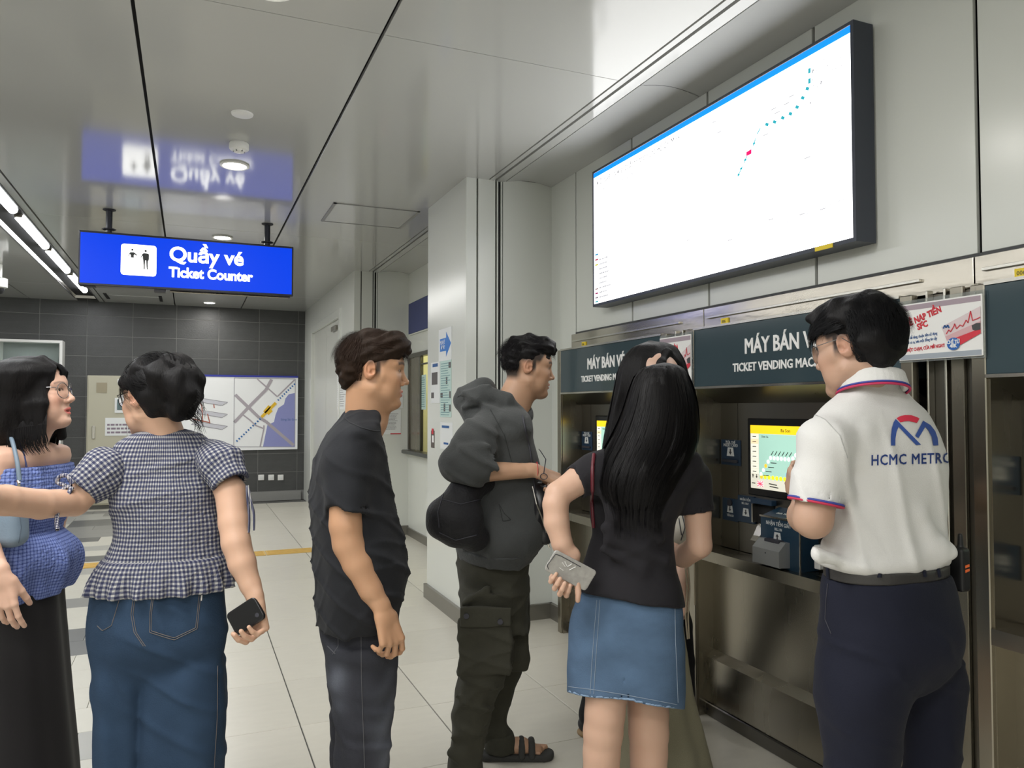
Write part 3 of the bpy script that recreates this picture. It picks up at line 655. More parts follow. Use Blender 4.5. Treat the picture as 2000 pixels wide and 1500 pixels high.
    for k, (u, v_) in enumerate(sts):
        p_ = sp(u, v_); u_, v2 = AXX; (q2 if k == 2 else q1).poly([np.array(so)+(p_[0]+cx)*u_+(p_[1]+cy2)*v2 for cx, cy2 in circ(0, 0, 0.0085, 12)], (-0.0003, 0, 0))
    for k in range(8):
        p_ = sp(0.16+k*0.055, 0.195); u_, v2 = AXX; (q2 if k == 0 else q3).poly([np.array(so)+(p_[0]+cx)*u_+(p_[1]+cy2)*v2 for cx, cy2 in circ(0, 0, 0.0095, 10)], (-0.0003, 0, 0))
    q1.build('station_dot', emis('scr_white', (0.9, 0.9, 0.88), 1.0), bz); q2.build('current_station_dot', emis('scr_orange', (0.9, 0.45, 0.03), 1.0), bz)
    q3.build('ticket_count_button', emis('scr_yellow', (0.9, 0.80, 0.02), 1.0), bz)
    fl = sr('flag_button', 0.10, 0.035, 0.185, 0.125, (0.75, 0.75, 0.78), 1.0, 1)
    q = MB(); 
    for s1 in ((0.102, 0.04, 0.183, 0.12), (0.102, 0.12, 0.183, 0.04), (0.1425, 0.035, 0.1425, 0.125), (0.10, 0.08, 0.185, 0.08)): lines_mb(q, so, AXX, [(*sp(s1[0], s1[1]), *sp(s1[2], s1[3]))], 0.003)
    q.build('flag_cross', emis('scr_red', (0.75, 0.05, 0.10), 1.0), bz)
    sr('blue_lake', 0.50, 0.20, 0.58, 0.29, (0.22, 0.50, 0.75), 1.0, 2)
    # stickers left of the screen
    sticker('card_slot_plate', y1-0.012-0.0, 1.256, y1-0.147, 1.140, ('ĐƯA THẺ', 'INSERT CARD'), r, 1)
    s2 = sticker('coin_slot_plate', y1-0.018, 0.988, y1-0.128, 0.885, ('', ''), r)
    MB().tube((XB-0.010, y1-0.073, 0.968), (XB-0.004, y1-0.073, 0.968), 0.016, 14).build('coin_slot', m_ink, s2)
    text('lettering', 'TIỀN XU', (XB-0.0045, y1-0.073, 0.905), 0.015, AXX, m_icon, s2, 0.0004, align='CENTER', width=0.8)
    s3 = MB().box((XB-0.016, y1-0.245, 0.893), (XB, y1-0.138, 1.012), bev=0.002).build('banknote_out_plate', m_bluest, r)
    text('lettering', 'NHẬN TIỀN', (XB-0.0165, y1-0.19, 0.990), 0.015, AXX, m_icon, s3, 0.0004, align='CENTER', width=0.85)
    text('lettering', 'BILL OUT', (XB-0.0165, y1-0.19, 0.974), 0.013, AXX, m_icon, s3, 0.0004, align='CENTER', width=0.85)
    icon((XB-0.0168, y1-0.195, 0.940), 0.045, s3, False)
    MB().box((XB-0.03, y1-0.37, 0.987), (XB, y1-0.247, 1.010), bev=0.002).build('slot_visor', m_bluest, r)
    MB().box((XB-0.002, y1-0.36, 0.90), (XB+0.001, y1-0.25, 0.987)).build('dark_slot', m_black, r)
    MB().box((XB-0.03, y1-0.253, 0.905), (XB, y1-0.247, 0.985)).build('slot_side', m_steelb, r)
    MB().poly([(XB-0.045, y1-0.30, 0.83), (XB-0.040, y1-0.30, 0.83), (XB+0.0, y1-0.30, 0.90), (XB-0.0, y1-0.30, 0.885)], (0, 0.045, 0)).build('guide_chute', m_steelb, r)
    # navy note box standing on the ledge with silver cover
    bx1, bx0, X2 = y1-0.385, y1-0.60, 2.195
    nb = MB().poly([(X2, bx0, 0.760), (XB, bx0, 0.760), (XB, bx0, 0.985), (X2, bx0, 0.955)], (0, bx1-bx0, 0)).build('banknote_box', m_box, r)
    MB().box((X2-0.004, bx0-0.003, 0.953), (X2+0.004, bx1+0.003, 0.960)).box((X2, bx0-0.004, 0.76), (X2+0.006, bx0, 0.955)).build('box_edge', m_steelb, nb)
    text('lettering', 'NHẬN TIỀN GIẤY', (X2-0.0005, (bx0+bx1)/2+0.005, 0.925), 0.022, AXX, m_icon, nb, 0.0004, align='CENTER', width=0.80)
    text('lettering', 'BILL IN', (X2-0.0005, (bx0+bx1)/2+0.005, 0.906), 0.016, AXX, m_icon, nb, 0.0004, align='CENTER', width=0.85)
    icon((X2-0.0006, (bx0+bx1)/2+0.010, 0.882), 0.045, nb)
    text('lettering', 'ĐƯA TIỀN', (X2+0.035, bx1-0.05, 0.968), 0.018, (np.array([0, -1, 0.]), np.array([1, 0, 0.29])/1.04), m_icon, nb, 0.0006, width=0.85)
    yl = MB().add([(X2+0.006, bx1-0.13, 0.9577), (X2+0.006, bx0+0.01, 0.9577), (X2+0.05, bx0+0.03, 0.9713), (X2+0.05, bx1-0.16, 0.9713)], [(0, 1, 2, 3)]).build('yellow_patch', m_yellow, nb)
    cy0, cy1 = bx0+0.05, bx1-0.012
    sc_ = MB().poly([(X2-0.055, cy0, 0.772), (X2, cy0, 0.768), (X2, cy0, 0.868), (X2-0.020, cy0, 0.868), (X2-0.055, cy0, 0.835)], (0, cy1-cy0, 0)).build('silver_cover', m_sil, nb)
    MB().box((X2-0.030, cy0+0.03, 0.860), (X2+0.0, cy1-0.04, 0.872), bev=0.002).build('note_mouth', m_ink, nb)
    MB().tube((X2-0.056, (cy0+cy1)/2, 0.82), (X2-0.054, (cy0+cy1)/2, 0.82), 0.003, 8).build('key_hole', m_ink, nb)
    # card dispenser right of the note box
    MB().box((2.20, bx0-0.10, 0.79), (2.26, bx0-0.07, 0.88), bev=0.003).build('receipt_guard', m_white, r)
    return r
machine(1.798, 2.909, 'middle stainless ticket vending machine the staff member stands at')
machine(3.172, 4.283, 'farthest ticket vending machine, beside the pale wall behind the two women')
m3 = machine(0.397, 1.508, 'nearest ticket vending machine, cut by the right picture edge')
# posts/pipes in the gaps between the bays
for (a, b_, lab) in ((1.555, 1.752, 'narrow steel recess with vertical strips right of the staff member'), (2.956, 3.125, 'narrow steel recess with vertical strips behind the long-haired women')):
    g = root('steel_recess', (2.35, (a+b_)/2, 0), lab, 'steel recess', 'recesses between machines')
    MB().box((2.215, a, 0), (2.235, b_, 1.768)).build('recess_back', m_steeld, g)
    for k, (f0, f1, mm, xx) in enumerate(((0.02, 0.10, m_steel, 2.195), (0.30, 0.52, m_steel, 2.20), (0.56, 0.60, m_steelb, 2.19), (0.86, 0.90, m_steelb, 2.185))):
        MB().box((xx, a+(b_-a)*f0, 0), (2.215, a+(b_-a)*f1, 1.78), bev=0.002).build('vertical_strip', mm, g)
    MB().box((2.18, a, 0), (2.215, b_, 0.06)).build('recess_foot', m_steeld, g)
# steel strip over the machines
ss = root('steel_fascia', (2.22, 2.3, 1.77), 'long reflective steel strip between machine headers and wall panels', 'steel fascia')
m_mir = mat('mirror_steel', (0.52, 0.49, 0.43), 0.16, metal=1.0, bump=0.06, bscale=5, stretch=(1, 1, 4))
for (a, b_) in ((4.28, 2.935), (2.93, 1.595), (1.59, 0.26), (0.255, -1.1)):
    MB().box((2.225, b_, 1.772), (2.25, a, 1.868), bev=0.0015).build('fascia_panel', m_mir, ss)
    MB().box((2.212, b_+0.18, 1.818), (2.225, a-0.03, 1.828), bev=0.001).build('slot_trim', m_steelb, ss)
for (yy, lab) in ((4.108, 'far'), (2.776, 'middle'), (1.44, 'near')):
    v = MB().box((2.219, yy-0.024, 1.783), (2.2249, yy+0.024, 1.808)).build('yellow_tag', m_yellow, ss)
    text('lettering', '006', (2.2186, yy+0.018, 1.788), 0.018, AXX, m_ink, v, 0.0003)
# acrylic holders with card posters
m_acr = mat('acrylic', (0.9, 0.95, 0.95), 0.05, trans=0.9)
m_pinkw = mat('poster_card', (0.72, 0.72, 0.72), 0.35); m_mauve = mat('poster_mauve', (0.36, 0.29, 0.33), 0.4); m_grb = mat('poster_grey', (0.33, 0.37, 0.42), 0.4)
def poster(y1, y0, z1, z0, lab):
    r = root('card_poster', (2.13, (y0+y1)/2, z0), lab, 'poster', 'card posters')
    X = 2.135; W_ = y1-y0; H_ = z1-z0
    MB().box((X, y0, z0), (X+0.004, y1, z1), bev=0.001).build('sheet', m_white, r)
    MB().box((X+0.005, y0-0.004, z0-0.006), (X+0.009, y1+0.004, z1+0.012)).build('acrylic_holder', m_acr, r)
    def rc(nm, u0, v0, u1, v1, m, lay=0): return MB().box((X-0.0006-0.0005*lay, y1-W_*u1, z0+H_*v0), (X, y1-W_*u0, z0+H_*v1)).build(nm, m, r)
    rc('top_band', 0.012, 0.885, 0.985, 0.975, m_mauve); rc('bottom_band', 0.012, 0.012, 0.985, 0.10, m_grb)
    def tx(s_, u, v_, sz, m, rot=0, bold=0, wd=0.85): return text('lettering', s_, (X-0.001, y1-W_*u, z0+H_*v_), sz, AXX, m, r, 0.0004, bold, rot=rot, width=wd)
    tx('THẺ NẠP TIỀN', 0.05, 0.57, 0.0275, m_red, math.radians(16), 0.0012, 0.80); tx('SFC', 0.25, 0.52, 0.0275, m_red, math.radians(16), 0.0012)
    tx('Nạp tiền dễ dàng, thuận tiện sử dụng', 0.03, 0.36, 0.0135, m_inkblue, math.radians(4), 0, 0.62); tx('Hạn nhớ có ra, hơn một đồng tin cậy', 0.03, 0.275, 0.0135, m_inkblue, math.radians(4), 0, 0.62)
    tx('CHỈ MỘT CHẠM, CỬA MỞ NGAY!', 0.03, 0.145, 0.0150, m_red, math.radians(3), 0.0003, 0.68)
    def qd(nm, pts, m, lay): return MB().poly([np.array([X-0.0008-0.0006*lay, y1-W_*u, z0+H_*v_]) for u, v_ in pts], (-0.0005, 0, 0)).build(nm, m, r)
    qd('card_picture', [(0.54, 0.53), (0.985, 0.80), (0.985, 0.42), (0.70, 0.24), (0.62, 0.22)], mat('card_pink', (0.66, 0.56, 0.57), 0.5), 1)
    qd('card_fade', [(0.585, 0.36), (0.985, 0.56), (0.985, 0.42), (0.68, 0.24), (0.62, 0.23)], mat('card_rose', (0.62, 0.38, 0.40), 0.5), 2)
    qd('card_band', [(0.70, 0.32), (0.985, 0.44), (0.985, 0.36), (0.76, 0.20), (0.70, 0.22)], m_red, 3)
    qd('train_nose', [(0.89, 0.50), (0.94, 0.53), (0.985, 0.53), (0.985, 0.42), (0.93, 0.41), (0.90, 0.43)], m_dkgrey, 4)
    qd('price_badge', [(0.683+0.075*math.cos(t*math.pi/9), 0.225+0.105*math.sin(t*math.pi/9)) for t in range(18)], mat('badge_blue', (0.02, 0.12, 0.42), 0.4), 5)
    text('lettering', 'CHỈ TỪ', (X-0.0048, y1-W_*0.683, z0+H_*0.23), 0.015, AXX, m_text, r, 0.0004, 0.0006, 'CENTER', 0.8)
    text('lettering', '40K', (X-0.0048, y1-W_*0.683, z0+H_*0.165), 0.015, AXX, m_text, r, 0.0004, 0.0006, 'CENTER', 0.9)
    q = MB(); sky = [(0.60, 0.40), (0.63, 0.47), (0.65, 0.43), (0.69, 0.52), (0.70, 0.56), (0.72, 0.47), (0.76, 0.53), (0.79, 0.50), (0.83, 0.60), (0.85, 0.55), (0.88, 0.74), (0.90, 0.58), (0.95, 0.60), (0.985, 0.62)]
    for a, b_ in zip(sky[:-1], sky[1:]): lines_mb(q, (X-0.003, 0, 0), AXX, [(-(y1-W_*a[0]), z0+H_*a[1], -(y1-W_*b_[0]), z0+H_*b_[1])], 0.0025)
    q.build('skyline', m_red, r)
    q = MB(); 
    for a in ((0.565, 0.50, 0.585, 0.55), (0.585, 0.55, 0.60, 0.51), (0.60, 0.51, 0.62, 0.55), (0.62, 0.55, 0.635, 0.50)): lines_mb(q, (X-0.003, 0, 0), AXX, [(-(y1-W_*a[0]), z0+H_*a[1], -(y1-W_*a[2]), z0+H_*a[3])], 0.004)
    q.build('card_logo', m_inkblue, r)
    return r
poster(1.79, 1.505, 1.737, 1.555, 'white red-lettered card poster right of the staff member\'s head')
poster(3.165, 2.91, 1.745, 1.515, 'white red-lettered card poster partly behind the long-haired woman\'s head')
# ================================================================ NOTICES ON COLUMN AND WALL
def paper(name, px0, py0, px1, py1, lab, cat, m=m_paper, X=1.6425):
    a = onx(px0, py0, X); b_ = onx(px1, py1, X)
    r = root(name, (X, (a[1]+b_[1])/2, min(a[2], b_[2])), lab, cat)
    y1_, y0_, z1_, z0_ = max(a[1], b_[1]), min(a[1], b_[1]), max(a[2], b_[2]), min(a[2], b_[2])
    MB().box((X-0.001, y0_, z0_), (X+0.002, y1_, z1_)).build('sheet', m, r)
    return r, y1_, y0_, z1_, z0_
m_tealp = mat('teal_paper', (0.50, 0.66, 0.62), 0.5); m_photo = mat('photo_dark', (0.10, 0.09, 0.09), 0.5)
r, y1_, y0_, z1_, z0_ = paper('arrow_notice', 857, 645, 882, 702, 'white notice with blue right-pointing arrow on the column', 'notice')
W_ = y1_-y0_; H_ = z1_-z0_
m_arw = mat('arrow_blue', (0.01, 0.17, 0.58), 0.4)
shape('arrow', (1.6412, y1_, z0_), [(W_*u, H_*v_) for u, v_ in ((0.12, 0.30), (0.60, 0.30), (0.60, 0.12), (0.97, 0.50), (0.60, 0.88), (0.60, 0.70), (0.12, 0.70))], AXX, m_arw, r, 0.0006)
text('lettering', 'MUA VÉ', (1.6403, y1_-W_*0.14, z0_+H_*0.52), 0.040, AXX, m_text, r, 0.0004, width=0.75); text('lettering', 'Ở ĐÂY', (1.6403, y1_-W_*0.20, z0_+H_*0.36), 0.040, AXX, m_text, r, 0.0004, width=0.75)
r, y1_, y0_, z1_, z0_ = paper('guide_notice', 842, 709, 859, 787, 'narrow white notice with a dark photo, left of the pale teal notice', 'notice')
W_ = y1_-y0_; H_ = z1_-z0_
q = MB(); q.box((1.6405, y1_-W_*0.75, z0_+H_*0.45), (1.6415, y1_-W_*0.10, z0_+H_*0.75)); q.box((1.6405, y1_-W_*0.35, z0_+H_*0.12), (1.6415, y1_-W_*0.05, z0_+H_*0.26)); q.build('photo', m_photo, r)
q = MB(); greek(q, (1.6412, y1_, z0_), AXX, W_*0.2, H_*0.88, W_*0.75, H_*0.09, 1, seed=3, fill=0.9); q.build('heading', m_inkblue, r)
r, y1_, y0_, z1_, z0_ = paper('guide_notice', 860, 706, 881, 815, 'pale teal notice with small pictures on the column', 'notice', m_tealp)
W_ = y1_-y0_; H_ = z1_-z0_
q = MB(); 
for (u, v_, w2, h2) in ((0.78, 0.86, 0.2, 0.1), (0.55, 0.58, 0.12, 0.13), (0.05, 0.35, 0.2, 0.08), (0.85, 0.33, 0.13, 0.12), (0.35, 0.10, 0.14, 0.14), (0.85, 0.10, 0.13, 0.12)): q.box((1.6405, y1_-W_*(u+w2), z0_+H_*v_), (1.6415, y1_-W_*u, z0_+H_*(v_+h2)))
q.build('photo', m_photo, r)
q = MB(); greek(q, (1.6412, y1_, z0_), AXX, W_*0.08, H_*0.02, W_*0.85, H_*0.95, 22, seed=5, fill=0.25); q.build('print', mat('teal_ink', (0.15, 0.30, 0.33), 0.6), r)
r, y1_, y0_, z1_, z0_ = paper('payment_notice', 860, 824, 884, 880, 'white sheet with a few blue lines below the teal notice', 'notice')
W_ = y1_-y0_; H_ = z1_-z0_
q = MB(); greek(q, (1.6412, y1_, z0_), AXX, W_*0.15, H_*0.78, W_*0.7, H_*0.1, 1, seed=9, fill=0.9); greek(q, (1.6412, y1_, z0_), AXX, W_*0.3, H_*0.18, W_*0.4, H_*0.08, 1, seed=6, fill=0.9); q.build('print', m_inkblue, r)
r, y1_, y0_, z1_, z0_ = paper('switch_plate', 842, 841, 848, 875, 'small dark plate with red mark low on the column edge', 'wall plate', mat('brown_plate', (0.10, 0.08, 0.07), 0.4))
q = MB(); q.box((1.640, y1_-0.06, z0_+0.10), (1.6413, y1_-0.02, z0_+0.14)); q.build('red_mark', m_red, r)
q = MB(); q.box((1.640, y1_-0.07, z0_+0.04), (1.6413, y1_-0.03, z0_+0.09)); q.build('white_mark', m_text, r)
# teal notice on ticket-window glass
r, y1_, y0_, z1_, z0_ = paper('glass_notice', 821, 733, 832, 800, 'pale teal notice stuck on the ticket window glass', 'notice', m_tealp, 2.25)
q = MB(); greek(q, (2.2488, y1_, z0_), AXX, 0.02, 0.02, y1_-y0_-0.04, z1_-z0_-0.04, 14, seed=8, fill=0.3); q.build('print', mat('teal_ink2', (0.12, 0.25, 0.28), 0.6), r)
# notices on the far column, facing the hall
def npaper(px0, py0, px1, py1, lab, rows, seed, redline=False):
    Y = 8.297; a = ony(px0, py0, Y); b_ = ony(px1, py1, Y)
    r = root('rules_notice', ((a[0]+b_[0])/2, Y, b_[2]), lab, 'notice')
    MB().box((a[0], Y-0.002, b_[2]), (b_[0], Y+0.001, a[2])).build('sheet', m_paper, r)
    q = MB(); greek(q, (0, Y-0.0025, 0), AXY, a[0]+0.03, b_[2]+0.05, b_[0]-a[0]-0.06, a[2]-b_[2]-0.09, rows, seed=seed, fill=0.35); q.build('print', mat('grey_ink', (0.28, 0.28, 0.30), 0.6), r)
    if redline: MB().box((b_[0]-0.12, Y-0.003, b_[2]), (b_[0], Y-0.002, b_[2]+0.012)).box((a[0], Y-0.003, a[2]-0.22), (a[0]+0.03, Y-0.002, a[2]-0.04)).build('red_mark', m_red, r)
npaper(745, 800, 783, 848, 'lower white rules notice on the far column right of the man\'s chin', 12, 2, True)
npaper(752, 770, 787, 797, 'upper white rules sheet on the far column right of the man\'s mouth', 8, 3)
a = onx(659, 720, 1.64); 
r, y1_, y0_, z1_, z0_ = paper('rules_notice', 659, 722, 676, 800, 'tall white rules sheet beside the service door, left of the man\'s nape', 'notice', m_paper, 1.643)
q = MB(); greek(q, (1.6415, y1_, z0_), AXX, 0.03, 0.03, y1_-y0_-0.06, z1_-z0_-0.06, 16, seed=12, fill=0.3); q.build('print', mat('grey_ink2', (0.3, 0.3, 0.32), 0.6), r)
# ================================================================ BODY SURFACES (signed-distance modelling, meshed here)
F4 = np.float32
class SDF:
    def __init__(s): s.p = []
    def add(s, fn, lo, hi, k=0.01, op='u'): s.p.append((fn, np.array(lo, float), np.array(hi, float), k, op)); return s
    def cone(s, a, b, r1, r2=None, k=0.02, op='u', n=None, f=1.0, ease=False):
        a = np.array(a, float); b = np.array(b, float); r2 = r1 if r2 is None else r2; R_ = max(r1, r2)
        ba = b-a; L2 = float(ba@ba) or 1e-9
        nn = None if n is None else np.array(n, float)/np.linalg.norm(n)
        def fn(X, Y, Z):
            x = X-a[0]; y = Y-a[1]; z = Z-a[2]
            t = np.clip((x*ba[0]+y*ba[1]+z*ba[2])/L2, 0, 1)
            x = x-t*ba[0]; y = y-t*ba[1]; z = z-t*ba[2]
            if nn is not None:
                c = (x*nn[0]+y*nn[1]+z*nn[2]); g = (1/f-1)
                x = x+c*g*nn[0]; y = y+c*g*nn[1]; z = z+c*g*nn[2]
                return (np.sqrt(x*x+y*y+z*z)-(r1+(r2-r1)*t))*(0.5+0.5*f)
            return np.sqrt(x*x+y*y+z*z)-(r1+(r2-r1)*t)
        return s.add(fn, np.minimum(a, b)-R_, np.maximum(a, b)+R_, k, op)
    def ell(s, c, r, k=0.02, op='u', Rm=None):
        c = np.array(c, float); r = np.array(r, float); Rm_ = np.eye(3) if Rm is None else np.array(Rm)   # columns = local axes
        def fn(X, Y, Z):
            x = X-c[0]; y = Y-c[1]; z = Z-c[2]
            if Rm is not None:
                x, y, z = (Rm_[0, 0]*x+Rm_[1, 0]*y+Rm_[2, 0]*z, Rm_[0, 1]*x+Rm_[1, 1]*y+Rm_[2, 1]*z, Rm_[0, 2]*x+Rm_[1, 2]*y+Rm_[2, 2]*z)
            x = x/r[0]; y = y/r[1]; z = z/r[2]
            k0 = np.sqrt(x*x+y*y+z*z)+1e-9; k1 = np.sqrt((x/r[0])**2+(y/r[1])**2+(z/r[2])**2)+1e-9
            return k0*(k0-1)/k1
        ext = np.sqrt(((Rm_*r)**2).sum(1))
        return s.add(fn, c-ext, c+ext, k, op)
    def boxr(s, c, h, rad, Rm=None, k=0.005, op='u'):
        c = np.array(c, float); Rm_ = np.eye(3) if Rm is None else np.array(Rm)
        def fn(X, Y, Z):
            x = X-c[0]; y = Y-c[1]; z = Z-c[2]
            x, y, z = (Rm_[0, 0]*x+Rm_[1, 0]*y+Rm_[2, 0]*z, Rm_[0, 1]*x+Rm_[1, 1]*y+Rm_[2, 1]*z, Rm_[0, 2]*x+Rm_[1, 2]*y+Rm_[2, 2]*z)
            qx = np.abs(x)-h[0]+rad; qy = np.abs(y)-h[1]+rad; qz = np.abs(z)-h[2]+rad
            return np.sqrt(np.maximum(qx, 0)**2+np.maximum(qy, 0)**2+np.maximum(qz, 0)**2)+np.minimum(np.maximum(qx, np.maximum(qy, qz)), 0)-rad
        ext = np.abs(Rm_)@np.array(h)
        return s.add(fn, c-ext, c+ext, k, op)
    def loft(s, rows, phi, k=0.02, op='u', ex=2.3, fold=None, zlo=None, zhi=None, rnd=0.0):
        """rows sorted by z : (cx, cy, z, a, b, phi?)  a = half width along lateral axis"""
        rows = sorted(rows, key=lambda r: r[2]); A = np.array([r[:5] for r in rows], float)
        ph = np.array([(r[5] if len(r) > 5 else phi) for r in rows], float)
        z0 = A[0, 2] if zlo is None else zlo; z1 = A[-1, 2] if zhi is None else zhi
        def interp(z):
            # monotone-ish cubic through rows
            zs = A[:, 2]; i = np.clip(np.searchsorted(zs, z)-1, 0, len(zs)-2)
            t = np.clip((z-zs[i])/(zs[i+1]-zs[i]), 0, 1); out = []
            n = len(zs)
            for col in (A[:, 0], A[:, 1], A[:, 3], A[:, 4], ph):
                m = np.gradient(col, zs) if n > 2 else np.full(n, (col[-1]-col[0])/(zs[-1]-zs[0]))
                h = zs[i+1]-zs[i]
                h00 = 2*t**3-3*t**2+1; h10 = t**3-2*t**2+t; h01 = -2*t**3+3*t**2; h11 = t**3-t**2
                out.append(h00*col[i]+h10*h*m[i]+h01*col[i+1]+h11*h*m[i+1])
            return out
        def fn(X, Y, Z):
            cx, cy, a, b, p = interp(Z)
            c_, s_ = np.cos(p), np.sin(p)
            # facing = FH cos + CR sin ; lateral = CR cos - FH sin
            lx = CR[0]*c_-FH[0]*s_; ly = CR[1]*c_-FH[1]*s_
            x = X-cx; y = Y-cy
            u = x*lx+y*ly; v = -x*ly+y*lx
            q = (np.abs(u/a)**ex+np.abs(v/b)**ex)**(1/ex)+1e-6
            d = np.sqrt(u*u+v*v)*(1-1/q)
            d = np.where(q < 0.5, (q-1)*np.minimum(a, b), d)
            if fold is not None: d = d+fold(u/a, v/b, Z, np.arctan2(v/b, u/a))
            e = np.maximum(z0-Z, Z-z1)
            if rnd: 
                dd = d+rnd; ee = e+rnd
                return np.sqrt(np.maximum(dd, 0)**2+np.maximum(ee, 0)**2)+np.minimum(np.maximum(dd, ee), 0)-rnd
            return np.maximum(d, e)
        m = max(A[:, 3].max(), A[:, 4].max())+0.03
        return s.add(fn, (A[:, 0].min()-m, A[:, 1].min()-m, z0), (A[:, 0].max()+m, A[:, 1].max()+m, z1), k, op)
    def noise(s, amp, freq, seed=0, lo=None, hi=None, stretch=(1, 1, 1), oct_=2):
        r = np.random.RandomState(seed); W = []
        for o in range(oct_):
            for _ in range(4): v = r.randn(3); v /= np.linalg.norm(v); W.append((v*freq*(1.9**o)*np.array(stretch), r.rand()*6.28, amp/(1.7**o)/2.2))
        def fn(X, Y, Z):
            d = 0
            for w_, p_, a_ in W: d = d+a_*np.sin(w_[0]*X+w_[1]*Y+w_[2]*Z+p_)
            return d
        lo = (-99,)*3 if lo is None else lo; hi = (99,)*3 if hi is None else hi
        return s.add(fn, lo, hi, 0, 'n')
    def group(s, g, k=0.01):
        lo, hi = g.bounds(0.0); s.p.append((g, lo, hi, k, 'g')); return s
    def crease(s, amp, freq, d, seed=0, wd=0.4, lo=None, hi=None):
        """cloth creases: raised ridges running across direction d, broken into patches"""
        r = np.random.RandomState(seed); d = np.array(d, float)/np.linalg.norm(d); w1, w2, w3, w4 = (r.randn(3)*q for q in (7, 12, 8, 6)); p1, p2, p3, p4 = r.rand(4)*6.28
        def fn(X, Y, Z):
            ph = freq*(d[0]*X+d[1]*Y+d[2]*Z)+1.6*np.sin(w1[0]*X+w1[1]*Y+w1[2]*Z+p1)+0.9*np.sin(w2[0]*X+w2[1]*Y+w2[2]*Z+p2)
            mk = np.clip(0.35+0.8*np.sin(w3[0]*X+w3[1]*Y+w3[2]*Z+p3)+0.5*np.sin(w4[0]*X+w4[1]*Y+w4[2]*Z+p4), 0, 1.2)
            return -1.5*amp*mk*(np.exp(-(np.sin(ph*0.5)/(wd*0.75))**2)-0.25)
        return s.add(fn, (-99,)*3 if lo is None else lo, (99,)*3 if hi is None else hi, 0, 'n')
    def bounds(s, pad=0.012):
        us = [p for p in s.p if p[4] in 'ug']
        return np.min([p[1] for p in us], 0)-pad, np.max([p[2] for p in us], 0)+pad
    def field(s, lo, hi, h, ax=None):
        if ax is None:
            n = [int(math.ceil((hi[i]-lo[i])/h))+1 for i in range(3)]
            ax = [(lo[i]+np.arange(n[i])*h).astype(F4) for i in range(3)]
        n = [len(a) for a in ax]
        D = np.full(n, 0.06, dtype=F4)
        for fn, a, b, k, op in s.p:
            m = k+2.5*h
            i0 = [max(0, int((a[i]-m-lo[i])/h)) for i in range(3)]; i1 = [min(n[i], int((b[i]+m-lo[i])/h)+2) for i in range(3)]
            if any(i1[i] <= i0[i] for i in range(3)): continue
            sl_ = tuple(slice(i0[i], i1[i]) for i in range(3))
            if op == 'g':
                sub = [ax[0][sl_[0]], ax[1][sl_[1]], ax[2][sl_[2]]]
                d, _ = fn.field(np.array([sub[0][0], sub[1][0], sub[2][0]]), None, h, sub)
                cur = D[sl_]; hh = np.maximum(k-np.abs(cur-d), 0)/max(k, 1e-9); D[sl_] = np.minimum(cur, d)-hh*hh*(k*0.25); continue
            d = np.asarray(fn(ax[0][sl_[0]][:, None, None], ax[1][sl_[1]][None, :, None], ax[2][sl_[2]][None, None, :]), dtype=F4)
            cur = D[sl_]
            if op == 'n': D[sl_] = cur+d; continue
            if op == 'u':
                if k > 0:
                    hh = np.maximum(k-np.abs(cur-d), 0)/k; D[sl_] = np.minimum(cur, d)-hh*hh*(k*0.25)
                else: D[sl_] = np.minimum(cur, d)
            elif op == 's':
                d = -d
                if k > 0:
                    hh = np.maximum(k-np.abs(cur-d), 0)/k; D[sl_] = np.maximum(cur, d)+hh*hh*(k*0.25)
                else: D[sl_] = np.maximum(cur, d)
            elif op == 'i': D[sl_] = np.maximum(cur, d)
        return D, ax
    def mesh(s, h, lo=None, hi=None, smooth=1):
        bl, bh = s.bounds(3*h)
        if lo is not None: bl = np.maximum(bl, lo)
        if hi is not None: bh = np.minimum(bh, hi)
        if np.any(bh-bl < 2*h): return np.zeros((0, 3)), np.zeros((0, 4), int)
        D, ax = s.field(bl, bh, h)
        return surfnet(D, bl, h, smooth)
